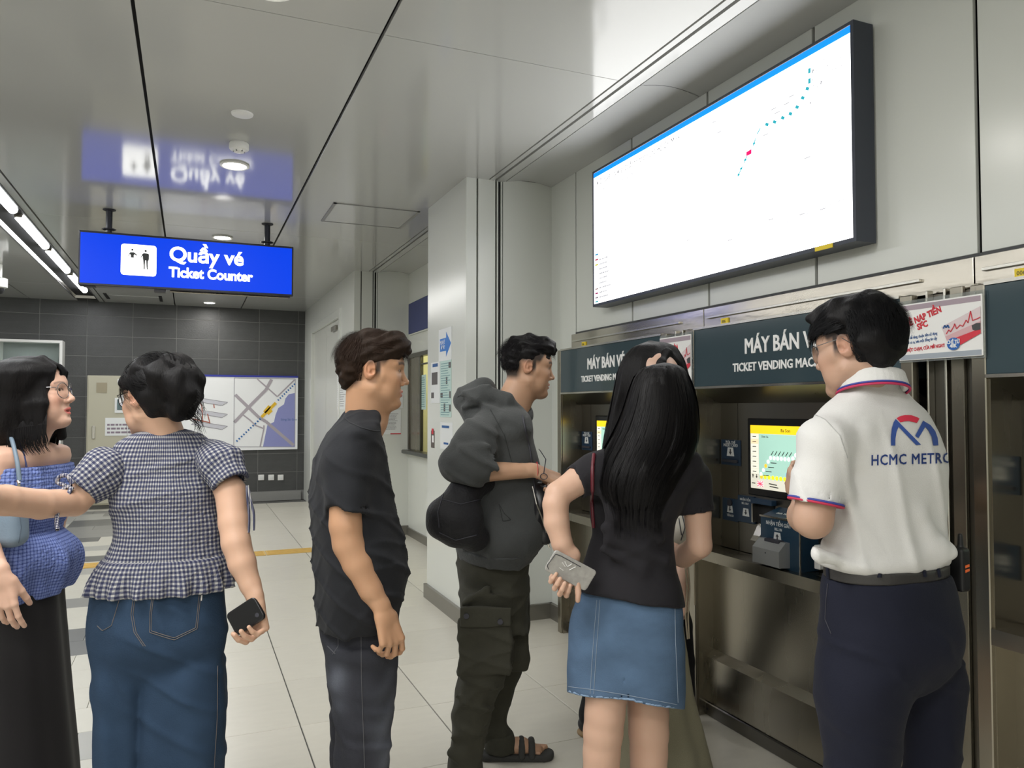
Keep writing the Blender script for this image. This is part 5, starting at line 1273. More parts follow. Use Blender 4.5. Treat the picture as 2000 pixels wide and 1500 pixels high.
def printlines(name, bv, plines, r, m, par, off=0.0008, step=5, k=4, dash=False):
    ps = []
    for pl in plines:
        q = []
        for a, b_ in zip(pl[:-1], pl[1:]):
            n = max(1, int(math.hypot(b_[0]-a[0], b_[1]-a[1])/step))
            for i in range(n): q.append((a[0]+(b_[0]-a[0])*i/n, a[1]+(b_[1]-a[1])*i/n))
        q.append(pl[-1]); w_ = [hitpx(bv, x, y_, off) for x, y_ in q]
        cur = []
        for v in w_+[None]:
            if v is None or (cur and np.linalg.norm(v-cur[-1]) > 0.06):
                if len(cur) > 2: ps.append(cur)
                cur = [] if v is None else [v]
            else: cur.append(v)
    if ps: 
        V, F_ = locks(ps, r, r, k); return mesh_np(name, V, F_, m, par, True)
def printpoly(name, bv, polys, m, par, off=0.002, step=4.0):
    """flat print laid on a garment: triangulated grid cells inside pixel polygons"""
    mb_v, mb_f = [], []
    for pts in polys:
        pts = np.array(pts, float); x0, y0 = pts.min(0); x1, y1 = pts.max(0)
        import mathutils.geometry as mg
        inner = [(x, y_) for x in np.arange(x0+step/2, x1, step) for y_ in np.arange(y0+step/2, y1, step)]
        bd = []
        for a, b_ in zip(pts, np.roll(pts, -1, 0)):
            n = max(1, int(np.linalg.norm(b_-a)/step))
            for i in range(n): bd.append(tuple(a+(b_-a)*i/n))
        def ins(p):
            c = False; j = len(pts)-1
            for i in range(len(pts)):
                if (pts[i][1] > p[1]) != (pts[j][1] > p[1]) and p[0] < (pts[j][0]-pts[i][0])*(p[1]-pts[i][1])/(pts[j][1]-pts[i][1])+pts[i][0]: c = not c
                j = i
            return c
        inn = [p for p in inner if ins(p) and min(math.hypot(p[0]-q[0], p[1]-q[1]) for q in bd) > step*0.45]
        vs = [Vector(p) for p in bd+inn]; nb = len(bd)
        r_ = mg.delaunay_2d_cdt(vs, [], [list(range(nb))], 1, 1e-4)
        W_ = [hitpx(bv, v.x, v.y, off) for v in r_[0]]
        n0 = len(mb_v); mp = {}
        for i, v in enumerate(W_):
            if v is not None: mp[i] = len(mb_v); mb_v.append(v)
        for f in r_[2]:
            if all(i in mp for i in f): mb_f.append(tuple(mp[i] for i in f))
    if mb_f: return mesh_np(name, np.array(mb_v), mb_f, m, par, True)
def printtext(name, bv, s, px, py, size, m, par, ux=(1, 0), uy=(0, -1), bold=0.0, width=1.0, off=0.002, spacing=1.0):
    c = bpy.data.curves.new('t', 'FONT'); c.body = s; c.size = size; c.bevel_depth = bold; c.bevel_resolution = 0; c.resolution_u = 2; c.space_character = spacing
    o = bpy.data.objects.new('t', c); link(o); dg = bpy.context.evaluated_depsgraph_get(); dg.update()
    me = bpy.data.meshes.new_from_object(o.evaluated_get(dg)); bpy.data.objects.remove(o)
    import bmesh
    bm = bmesh.new(); bm.from_mesh(me); bmesh.ops.subdivide_edges(bm, edges=[e for e in bm.edges if e.calc_length() > size*0.2], cuts=2)
    bmesh.ops.triangulate(bm, faces=bm.faces); V = []; F_ = []
    bm.verts.ensure_lookup_table()
    ok = {}
    for v in bm.verts:
        x = v.co.x*width; y_ = v.co.y; h = hitpx(bv, px+x*ux[0]+y_*uy[0], py+x*ux[1]+y_*uy[1], off)
        if h is not None: ok[v.index] = len(V); V.append(h)
    for f in bm.faces:
        if all(v.index in ok for v in f.verts): F_.append(tuple(ok[v.index] for v in f.verts))
    bm.free(); bpy.data.meshes.remove(me)
    if F_: return mesh_np(name, np.array(V), F_, m, par, False)
UP = np.array([0, 0, 1.])
def W3(px, py, d): return P(px, py, d)
def foldfn(amp, n=7, seed=0, zf=4, pw=1):
    r = np.random.RandomState(seed); q = [(n*(0.7+0.6*r.rand()), zf*(r.rand()-0.3)*2, 6.28*r.rand()) for _ in range(4)]
    def fn(u, v, Z, an):
        d = 0
        for a, z_, p_ in q: d = d+np.sin(np.round(a)*an+z_*Z+p_)
        return amp*d/3
    return fn
# ---------------------------------------------------------------- man in black t-shirt
def man_tee():
    d0 = 2.38; g = P(705, 1671, d0)
    r = root('person', (g[0], g[1], 0), 'young man in plain black t-shirt and faded black jeans, arm hanging, looking right', 'person')
    H = Head(P(728, 722, 2.37), 79, pitch=-3, sc=1.0)
    sd = SDF(); build_head(sd, H, lipf=0.95)
    sd.cone(H.W((0, -0.022, -0.06)), P(712, 815, 2.38), 0.056, 0.060, 0.03); sd.cone(H.W((0, 0.0, -0.07)), P(722, 820, 2.38), 0.045, 0.055, 0.03)
    ph = 76; lat, fw = dirs(ph)
    trows = imgloft([(830, 660, 748, d0, .40), (880, 640, 745, d0, .42), (950, 632, 750, d0), (1050, 635, 760, d0), (1150, 645, 755, d0, .5), (1250, 660, 750, d0, .5)], ph, .6)
    sd.loft(trows, math.radians(ph), 0.03)
    S = P(690, 885, 2.27); E_ = P(682, 1052, 2.175); Wr = P(744, 1184, 2.17)
    arm(sd, [S, P(676, 950, 2.19), P(675, 1025, 2.17), P(681, 1062, 2.17), P(699, 1102, 2.17), P(724, 1152, 2.17), Wr], [0.036, 0.048, 0.0465, 0.0455, 0.0435, 0.034, 0.0255], 0.008)
    hd = 0.28*CR-0.96*UP+0.02*FH
    hand(sd, P(749, 1196, 2.165), hd, FH*0.80-CR*0.75, -1, 1.0, curls=((28, 30, 15), (34, 34, 18), (42, 38, 20), (50, 42, 22)), thumb=(18, 25), thumbcurl=10)
    S2 = P(700, 870, 2.53); arm(sd, [S2, P(705, 1050, 2.57), P(730, 1180, 2.55)], [0.045, 0.038, 0.026]); hand(sd, P(735, 1190, 2.55), hd, -FH*0.9-CR*0.3, 1, 0.98)
    for dd, x in ((2.29, 700), (2.49, 690)): sd.cone(P(x, 1300, dd), P(x, 1480, dd), 0.055, 0.04, 0.01); sd.cone(P(x, 1480, dd), P(x, 1650, dd), 0.04, 0.032, 0.01)
    emit_body(r, sd, [hbox(H), pbox(P(760, 1235, 2.165), (0.085, 0.085, 0.10), 0.0028)], H, (0.47, 0.265, 0.155), (0.50, 0.20, 0.16), (0.035, 0.022, 0.018), fade=True, stub=0.12, flush=0.15)
    eyes(H, r)
    # hair: short sides, fuller top swept to the front
    hs_ = SDF(); H.ell(hs_, (0, 0.006, 0.064), (0.079, 0.103, 0.064), 0.01); H.ell(hs_, (0, -0.050, 0.022), (0.0755, 0.062, 0.078), 0.02); H.ell(hs_, (0.0, 0.066, 0.086), (0.062, 0.045, 0.034), 0.02); H.ell(hs_, (0, -0.072, -0.02), (0.052, 0.032, 0.05), 0.02)
    for sx in (-1, 1): H.ell(hs_, (sx*0.064, -0.012, 0.042), (0.017, 0.056, 0.036), 0.015)
    H.ell(hs_, (0, 0.095, 0.030), (0.055, 0.022, 0.032), 0.01, 's')
    hs_.noise(0.0045, 85, 3, stretch=(1, 1, 1.6))
    rawmesh('hair', hs_.mesh(0.004), m_hairb, r)
    def reg(p): return (p[:, 2] > 0.045).astype(float)+0.6*((p[:, 1] < -0.03) & (p[:, 2] > -0.03))
    def comb(p): c = np.zeros_like(p); c[:, 1] = np.where(p[:, 1] < -0.03, -0.2, 1.0); c[:, 0] = 0.25*np.sin(p[:, 0]*60); c[:, 2] = np.where(p[:, 1] < -0.03, -1.0, 0.1); return c
    V, F_ = short_hair(H, 5, 7000, reg, comb, lambda p: np.where(p[:, 2] > 0.06, 0.055, 0.018), lift=lambda p: np.where(p[:, 2] > 0.06, 0.40, 0.02), wd=0.0011, base=0.010)
    mesh_np('hair_strands', V, F_, mat('brown_strands', (0.024, 0.013, 0.008), 0.65, spec=0.12), r, True)['kind'] = 'stuff'
    # t-shirt
    sh = SDF()
    rows = imgloft([(797, 682, 738, d0, .8), (805, 673, 747, d0, .62), (816, 664, 750, d0, .5), (832, 646, 751, d0, .38), (860, 626, 754, d0, .45), (900, 611, 760, d0, .55), (950, 605, 768, d0), (1000, 605, 778, d0), (1050, 607, 790, d0), (1090, 611, 798, d0), (1130, 613, 796, d0), (1170, 613, 788, d0), (1212, 617, 779, d0)], ph, .6)
    sh.loft(rows, math.radians(ph), 0.02, fold=foldfn(0.0035, 6, 4, 9))
    sleeve(sh, [P(696, 862, 2.27), P(680, 905, 2.215), P(678, 1006, 2.17)], [0.060, 0.066, 0.0655], 0.02, kj=0.035)
    sh.cone(P(700, 852, 2.50), P(704, 990, 2.56), 0.060, 0.060, 0.03)
    # drape folds from armpit and along the back
    for (a, b_, rr_) in (((742, 905), (700, 1000), .006), ((752, 930), (728, 1080), .007), ((770, 1010), (700, 1110), .008), ((780, 1060), (690, 1160), .008), ((630, 1060), (700, 1130), .007), ((628, 1120), (740, 1165), .007), ((622, 900), (640, 1010), .006), ((785, 1110), (700, 1190), .007)):
        sh.cone(P(*a, 2.30), P(*b_, 2.27), rr_, rr_, 0.03)
    sh.noise(0.0025, 38, 8); sh.crease(0.0045, 75, CR*0.6+UP*0.9, 3); sh.crease(0.003, 95, CR*-0.5+UP*0.6+FH*0.4, 5)
    sh.ell(P(713, 796, 2.38), (0.052, 0.055, 0.026), 0.003, 's')
    t = cloth('t_shirt', sh, 0.0054, fabric('black_cotton', (0.013, 0.014, 0.017), var=0.1, vscale=30), r)
    printlines('collar', bvh(t), [[(668, 812), (684, 826), (706, 836), (730, 842), (752, 842)]], 0.0022, fabric('black_rib', (0.020, 0.021, 0.024)), t)
    # jeans
    j = SDF()
    j.loft(imgloft([(1140, 628, 772, d0), (1185, 624, 776, d0), (1220, 624, 781, d0), (1260, 633, 778, d0), (1310, 641, 772, d0), (1335, 645, 768, d0)], ph, .72), math.radians(ph), 0.03)
    j.loft(imgloft([(1250, 640, 774, 2.30), (1310, 643, 772, 2.30), (1370, 649, 768, 2.29), (1430, 655, 765, 2.28), (1500, 657, 762, 2.28), (1600, 660, 758, 2.28), (1690, 662, 760, 2.28)], ph, 1.0), math.radians(ph), 0.03, fold=foldfn(0.004, 5, 3, 16))
    j.loft(imgloft([(1250, 640, 765, 2.47), (1310, 642, 760, 2.47), (1400, 648, 750, 2.48), (1500, 647, 745, 2.49), (1590, 648, 742, 2.50), (1635, 648, 742, 2.50)], ph, 1.0), math.radians(ph), 0.03, fold=foldfn(0.004, 5, 9, 16))
    j.noise(0.003, 36, 2, stretch=(1, 1, 1.8)); j.crease(0.004, 60, UP+CR*0.5, 37, 0.4)
    def jc(V):
        C = np.tile(np.array((0.026, 0.027, 0.034)), (len(V), 1)); v = V-CC; dd = v@CF; px = 1000+FOC*(v@CR)/dd; py = 750-FOC*(v@CU)/dd
        lat_, fw_ = dirs(ph); c0 = P(706, 1400, d0); s_ = (V-c0)@fw_
        z = V[:, 2]
        wash = np.exp(-((s_-0.075)/0.05)**2)*np.exp(-((z-0.42)/0.20)**2)*0.75+0.7*np.exp(-((s_+0.08)/0.03)**2)*np.exp(-((z-0.60)/0.075)**2)
        n = 0.5+0.5*np.sin(V[:, 2]*55+np.sin(V[:, 0]*40)*2)*0.3
        return C+np.array((0.15, 0.165, 0.20))*(wash*n)[:, None]
    jo = cloth('jeans', j, 0.0065, mat('washed_black_denim', (0.03, 0.03, 0.04), 0.8, attr='Col', spec=0.2, bump=0.2, bscale=300, var=0.12, vscale=120), r, colf=jc)
    bj = bvh(jo)
    printlines('stitching', bj, [[(660, 1222), (661, 1262), (650, 1278)], [(640, 1262), (655, 1277)], [(705, 1225), (706, 1320), (712, 1500)]], 0.0011, mat('grey_thread', (0.10, 0.10, 0.11), 0.7), jo)
    for dd, x in ((2.28, 690), (2.49, 680)): q = P(x, 1600, dd); shoe(r, q-fw*0.06, ph, m_ink)
    return r
# ---------------------------------------------------------------- man in grey hoodie
def man_hoodie():
    d0 = 2.97; g = P(960, 1500, 2.97)
    r = root('person', (g[0], g[1], 0), 'young man in grey zip hoodie and olive cargo trousers with pushed-up sleeves', 'person')
    ph = 72; lat, fw = dirs(ph)
    H = Head(P(1030, 716, 3.0), 82, pitch=-6, sc=0.99)
    sd = SDF(); build_head(sd, H, lipf=1.1)
    sd.cone(H.W((0, -0.020, -0.06)), P(985, 815, 2.98), 0.054, 0.062, 0.03); sd.cone(H.W((0, 0.004, -0.075)), P(1005, 818, 2.98), 0.040, 0.05, 0.03)
    sd.loft(imgloft([(835, 950, 1015, d0, .5), (900, 935, 1025, d0, .5), (1000, 935, 1025, d0), (1080, 920, 1010, d0), (1150, 915, 1000, d0)], ph, .6), math.radians(ph), 0.03)
    Wr = P(1046, 919, 2.74)
    arm(sd, [P(952, 845, 2.80), P(905, 918, 2.74), P(945, 921, 2.72), Wr], [0.05, 0.045, 0.038, 0.0250], 0.008)
    hand(sd, P(1050, 921, 2.74), CR*0.90+FH*0.25-UP*0.42, FH*0.45-UP*0.80-CR*0.2, -1, 0.98, curls=((62, 62, 35), (68, 66, 38), (72, 68, 40), (76, 70, 40)), thumb=(30, 40), thumbcurl=25)
    arm(sd, [P(985, 850, 3.15), P(1000, 950, 3.2), P(1050, 945, 3.0)], [0.048, 0.042, 0.026], 0.03)
    hand(sd, P(1052, 945, 2.98), CR*0.85-FH*0.2-UP*0.4, UP*0.8-CR*0.2, 1, 0.95, curl=(50, 50, 30))
    for (a, b_, c_) in (((945, 1180, 2.86), (925, 1380, 2.84), (908, 1540, 2.82)), ((975, 1180, 3.06), (965, 1340, 3.06), (975, 1475, 3.045))): sd.cone(P(*a), P(*b_), 0.055, 0.042, 0.01); sd.cone(P(*b_), P(*c_), 0.042, 0.035, 0.01)
    # bare far foot in sandal
    f0 = P(972, 1478, 3.04); lat2, fw2 = dirs(88); fo = np.array((f0[0], f0[1], 0)); heel = fo-fw2*0.01
    sd.cone(heel+UP*0.055, heel+fw2*0.11+UP*0.052, 0.034, 0.030, 0.03); sd.cone(heel+fw2*0.10+UP*0.050, heel+fw2*0.165+UP*0.038, 0.034, 0.024, 0.02, n=UP, f=0.7)
    for i in range(5): o_ = lat2*(0.028-0.014*i)*-1; sd.cone(heel+fw2*0.155+UP*0.036+o_, heel+fw2*(0.203-0.007*i)+UP*0.032+o_, 0.010 if i == 0 else 0.0075, 0.011 if i == 0 else 0.007, 0.003)
    emit_body(r, sd, [hbox(H, 0.0030), pbox(P(1068, 936, 2.74), (0.09, 0.09, 0.08), 0.0028), pbox(heel+fw2*0.12+UP*0.04, (0.13, 0.13, 0.06), 0.0034)], H, (0.44, 0.26, 0.165), (0.46, 0.21, 0.18), (0.020, 0.016, 0.015), fade=True, stub=0.15, flush=0.2)
    eyes(H, r)
    # sandal
    s_ = SDF(); s_.cone(heel-fw2*0.03+UP*0.016, heel+fw2*0.19+UP*0.016, 0.036, 0.046, 0.03); plane_cut(s_, (0, 0, 0.001), (0, 0, -1)); plane_cut(s_, (0, 0, 0.028), (0, 0, 1))
    m_sn = fabric('sandal_grey', (0.045, 0.045, 0.042)); so = cloth('sandal', s_, 0.005, m_sn, r)
    st = SDF()
    for f_ in (0.105, 0.145):
        for i in range(8):
            a0, a1 = math.pi*i/8, math.pi*(i+1)/8
            p0 = heel+fw2*f_+lat2*0.042*math.cos(a0)+UP*(0.026+0.052*math.sin(a0)*(1.15-f_*2.2)); p1 = heel+fw2*f_+lat2*0.042*math.cos(a1)+UP*(0.026+0.052*math.sin(a1)*(1.15-f_*2.2))
            st.cone(p0, p1, 0.013, 0.013, 0.004)
    cloth('strap', st, 0.0045, m_sn, so)
    q = P(897, 1560, 2.80); shoe(r, q-fw*0.04, 85, m_ink)
    # hair
    hs_ = SDF(); H.ell(hs_, (0, 0.004, 0.070), (0.074, 0.098, 0.058), 0.01); H.ell(hs_, (0, -0.055, 0.030), (0.0725, 0.052, 0.066), 0.02); H.ell(hs_, (0, 0.066, 0.088), (0.055, 0.040, 0.034), 0.02)
    for sx in (-1, 1): H.ell(hs_, (sx*0.064, -0.014, 0.044), (0.0145, 0.052, 0.034), 0.015)
    H.ell(hs_, (0, 0.096, 0.035), (0.06, 0.02, 0.03), 0.01, 's'); hs_.noise(0.005, 95, 13, stretch=(1, 1, 1.6))
    rawmesh('hair', hs_.mesh(0.004), m_hairk, r)
    def reg(p): return (p[:, 2] > 0.05).astype(float)+0.5*((p[:, 1] < -0.04) & (p[:, 2] > -0.02))
    def comb(p): c = np.zeros_like(p); c[:, 1] = np.where(p[:, 1] < -0.04, -0.3, 1.0); c[:, 2] = np.where(p[:, 1] < -0.04, -1.0, 0.4); return c
    V, F_ = short_hair(H, 15, 6000, reg, comb, lambda p: np.where(p[:, 2] > 0.06, 0.048, 0.015), lift=lambda p: np.where(p[:, 2] > 0.06, 0.6, 0.03), wd=0.0011, base=0.007)
    mesh_np('hair_strands', V, F_, mat('black_strands', (0.009, 0.008, 0.009), 0.65, spec=0.12), r, True)['kind'] = 'stuff'
    # hoodie
    m_h = fabric('hoodie_fleece', (0.050, 0.053, 0.053), 0.95, bump=0.25, bscale=160, sheen=0.12, var=0.08, vscale=40)
    sh = SDF()
    sh.loft(imgloft([(792, 945, 1012, d0, .5), (806, 918, 1030, d0, .5), (833, 903, 1037, d0, .5), (867, 898, 1045, d0), (900, 900, 1051, d0), (933, 904, 1056, d0), (967, 903, 1062, d0), (1000, 898, 1065, d0), (1033, 890, 1066, d0), (1060, 888, 1055, d0), (1078, 893, 1042, d0), (1090, 893, 1033, d0)], ph, .62), math.radians(ph), 0.02, fold=foldfn(0.006, 6, 21, 8), rnd=0.008)
    g_ = SDF(); sleeve(g_, [P(962, 828, 2.86), P(938, 862, 2.77), P(900, 908, 2.725), P(925, 912, 2.70), P(972, 912, 2.705)], [0.072, 0.082, 0.068, 0.066, 0.052], 0.03, wall=0.008, depth=0.02)
    for (a, b_, rr_) in (((905, 880), (955, 872), .010), ((886, 898), (950, 890), .011), ((880, 918), (945, 906), .011), ((890, 935), (950, 925), .010)): g_.cone(P(*a, 2.670), P(*b_, 2.662), rr_, rr_*0.7, 0.03)
    g_.crease(0.006, 75, CR*0.5+UP*0.9, 71, 0.5); sh.group(g_, 0.04)
    sh.cone(P(1000, 835, 3.08), P(1010, 940, 3.18), 0.075, 0.07, 0.04); sh.cone(P(1010, 940, 3.18), P(1050, 945, 3.06), 0.06, 0.045, 0.03)
    for (a, b_, rr_) in (((1010, 870), (985, 960), .010), ((1022, 880), (1030, 990), .010), ((1035, 920), (1052, 1010), .009), ((1000, 1010), (1040, 1060), .012), ((985, 950), (975, 1060), .008), ((940, 990), (925, 1070), .009)):
        sh.cone(P(*a, 2.80), P(*b_, 2.80), rr_, rr_, 0.04)
    # hood: thick rolled cloth behind and around the neck
    sh.ell(P(938, 778, 2.97), (0.080, 0.125, 0.052), 0.03, Rm=np.stack([CR, FH, UP], 1)@roty(12)); sh.cone(P(903, 780, 2.97), P(940, 768, 2.97), 0.040, 0.062, 0.03); sh.cone(P(903, 790, 2.95), P(925, 815, 2.92), .030, .040, 0.03)
    for (a, b_, r1, r2) in (((945, 765, 2.88), (985, 780, 2.86), .036, .028), ((985, 780, 2.86), (1010, 805, 2.87), .028, .020), ((1010, 805, 2.87), (1022, 830, 2.88), .020, .015), ((950, 765, 3.06), (1005, 795, 3.08), .034, .026), ((1005, 795, 3.08), (1030, 815, 2.98), .026, .020), ((1030, 790, 3.00), (1033, 815, 2.96), .016, .018)):
        sh.cone(P(*a), P(*b_), r1, r2, 0.022)
    for (a, b_) in (((893, 775), (955, 752)), ((905, 795), (960, 775)), ((925, 812), (975, 790))): sh.cone(P(*a, 2.90), P(*b_, 2.86), 0.012, 0.010, 0.02)
    sh.crease(0.004, 50, UP+CR*0.4, 21, 0.5); sh.crease(0.004, 60, CR-UP*0.4, 23, 0.45)
    sh.noise(0.0035, 34, 18)
    H2 = P(985, 790, 2.99); sh.ell(P(1002, 768, 2.99), (0.056, 0.060, 0.075), 0.01, 's')
    h_ = cloth('hoodie', sh, 0.0055, m_h, r)
    bh = bvh(h_)
    rb = SDF(); rb.loft(imgloft([(1066, 889, 1050, d0-0.005), (1084, 892, 1037, d0-0.005), (1090, 894, 1034, d0-0.005)], ph, .62), math.radians(ph), 0.02, fold=lambda u, v, Z, an: 0.0012*np.sin(an*90), rnd=0.006)
    cloth('hem_band', rb, 0.006, m_h, h_)
    printlines('zip', bh, [[(1020, 812), (1035, 880), (1045, 960), (1066, 1040)]], 0.004, m_ink, h_)
    printlines('seam', bh, [[(958, 800), (985, 850), (1000, 905), (995, 940)], [(975, 985), (985, 1003), (998, 1015), (982, 1018), (975, 985)]], 0.0016, fabric('seam_dark', (0.03, 0.032, 0.032)), h_)
    cloth('drawcord', (lambda q: q.cone(P(1022, 818, 2.84), P(1027, 842, 2.83), 0.004, 0.003, 0))(SDF()), 0.0025, m_steelb, h_)
    MB().box(P(1069, 1058, 2.80)-0.004, P(1069, 1058, 2.80)+0.004).tube(P(1067, 1055, 2.8), P(1073, 1070, 2.8), 0.003, 6).build('zip_pull', m_steelb, h_)
    w_ = P(1054, 919, 2.738); ax = P(1046, 919, 2.74)-P(1000, 920, 2.73); ax /= np.linalg.norm(ax); u = np.cross(ax, UP); u /= np.linalg.norm(u)
    pts = [w_-ax*0.01+0.031*(UP*math.cos(t)+u*math.sin(t)*0.85) for t in np.linspace(0, 2*math.pi, 25)]
    V, F_ = locks([pts], 0.0013, 0.0013, 5); br = mesh_np('bracelet', V, F_, mat('red_cord', (0.45, 0.01, 0.02), 0.6), r, True)
    # cargo trousers
    m_c = fabric('olive_twill', (0.042, 0.041, 0.030), 0.9, bump=0.15, bscale=260, var=0.14, vscale=25)
    j = SDF()
    j.loft(imgloft([(1070, 893, 1030, d0), (1100, 892, 1031, d0), (1150, 897, 1031, d0), (1190, 900, 1030, d0), (1220, 903, 1028, d0)], ph, .75), math.radians(ph), 0.03)
    j.loft(imgloft([(1150, 898, 1012, 2.88), (1200, 900, 1003, 2.87), (1290, 901, 998, 2.86), (1330, 893, 982, 2.85), (1370, 887, 966, 2.84), (1420, 882, 952, 2.83), (1470, 879, 944, 2.82), (1520, 874, 936, 2.81), (1540, 878, 930, 2.81)], ph, .95), math.radians(ph), 0.02, fold=foldfn(0.004, 5, 31, 18))
    j.loft(imgloft([(1150, 930, 1032, 3.07), (1240, 935, 1030, 3.07), (1300, 935, 1020, 3.07), (1350, 930, 1005, 3.06), (1400, 930, 992, 3.05), (1440, 944, 1000, 3.05), (1462, 948, 1006, 3.05)], ph, .95), math.radians(ph), 0.02, fold=foldfn(0.004, 5, 33, 18))
    # cargo pockets
    lt_ = -FH*0.97
    j.boxr(P(947, 1262, 2.765), (0.098, 0.018, 0.105), 0.012, np.stack([CR, FH, UP], 1), 0.018)
    j.boxr(P(1008, 1255, 3.0), (0.05, 0.06, 0.10), 0.015, np.stack([CR, FH, UP], 1), 0.018)
    for (a, b_, rr_) in (((905, 1180), (950, 1150), .008), ((905, 1320), (960, 1345), .010), ((892, 1360), (950, 1385), .010), ((885, 1440), (935, 1425), .012), ((882, 1470), (930, 1490), .012)):
        j.cone(P(*a, 2.775), P(*b_, 2.77), rr_, rr_, 0.03)
    j.noise(0.003, 40, 32, stretch=(1, 1, 1.5)); j.crease(0.005, 60, UP+CR*0.5, 33, 0.45); j.crease(0.004, 55, UP-CR*0.6, 35, 0.4)
    tr = cloth('cargo_trousers', j, 0.0065, m_c, r)
    fl = SDF(); fl.boxr(P(949, 1205, 2.742), (0.094, 0.006, 0.036), 0.005, np.stack([CR, FH, UP], 1), 0.0); fl.noise(0.003, 30, 7)
    fo_ = cloth('pocket_flap', fl, 0.004, m_c, tr)
    for (x, y_) in ((911, 1203), (977, 1214)): c = P(x, y_, 2.733); MB().tube(c, c-FH*0.006, 0.010, 14).build('button', m_ink, fo_, True)
    c2 = SDF(); c2.loft(imgloft([(1428, 946, 1003, 3.045), (1465, 948, 1007, 3.045)], ph, .95), math.radians(ph), 0.01, rnd=0.008); c2.noise(0.003, 50, 5); cloth('cuff', c2, 0.006, m_c, tr)
    c2 = SDF(); c2.loft(imgloft([(1500, 873, 940, 2.81), (1545, 873, 936, 2.81)], ph, .95), math.radians(ph), 0.01, rnd=0.008); cloth('cuff', c2, 0.006, m_c, tr)
    # things he carries
    b_ = P(895, 1005, 2.70); bag = root('shoulder_bag', b_-UP*0.12, 'soft black bag slung at the hoodie man\'s back below his elbow', 'bag')
    s_ = SDF(); s_.ell(P(893, 1010, 2.70), (0.098, 0.075, 0.100), 0.02, Rm=np.stack([CR, FH, UP], 1)@roty(-24)); s_.cone(P(905, 960, 2.72), P(955, 940, 2.78), 0.05, 0.03, 0.05); s_.cone(P(870, 1015, 2.68), P(925, 1050, 2.72), 0.065, 0.055, 0.04)
    s_.noise(0.004, 40, 6); m_bag = fabric('bag_nylon', (0.011, 0.011, 0.013), 0.6, bump=0.3, bscale=120)
    bo = cloth('pouch', s_, 0.006, m_bag, bag)
    bb = bvh(bo)
    printlines('seam', bb, [[(862, 975), (900, 985), (940, 975)], [(858, 1040), (890, 1055), (930, 1045)], [(868, 960), (855, 1000), (858, 1030)]], 0.002, m_ink, bo)
    V, F_ = locks([[P(945, 945, 2.80), P(975, 900, 2.78), P(1005, 840, 2.82), P(1015, 815, 2.9)]], 0.006, 0.006, 6); 
    s2 = SDF(); s2.ell(P(1052, 995, 2.82), (0.040, 0.07, 0.100), 0.02, Rm=np.stack([CR, FH, UP], 1)@roty(14)); s2.cone(P(1040, 955, 2.81), P(1062, 1040, 2.81), 0.035, 0.042, 0.02); s2.noise(0.003, 40, 7)
    wb = root('waist_bag', P(1058, 1050, 2.82), 'small black leather pouch in front of the hoodie man\'s waist', 'bag')
    wo = cloth('pouch', s2, 0.005, mat('black_leather', (0.012, 0.012, 0.014), 0.35), wb)
    MB().path([P(1040, 950, 2.765), P(1048, 985, 2.742), P(1058, 1010, 2.742), P(1067, 1040, 2.76)], 0.003, 6).build('zip', m_steeld, wo, True)
    gl = root('held_glasses', P(1065, 925, 2.70), 'thin black glasses held by a temple in the hoodie man\'s hand', 'glasses')
    MB().path([P(1055, 880, 2.70), P(1066, 897, 2.70), P(1062, 925, 2.71)], 0.0018, 6).path([P(1052, 877, 2.70), P(1055, 880, 2.70)], 0.0014, 6).build('temple', m_ink, gl, True)
    MB().path([P(1062, 925, 2.71)+0.013*(CR*math.cos(t)-UP*(1+math.sin(t))*0.8) for t in np.linspace(0, 2*math.pi, 16)], 0.0015, 6).build('rim', m_ink, gl, True)
    return r
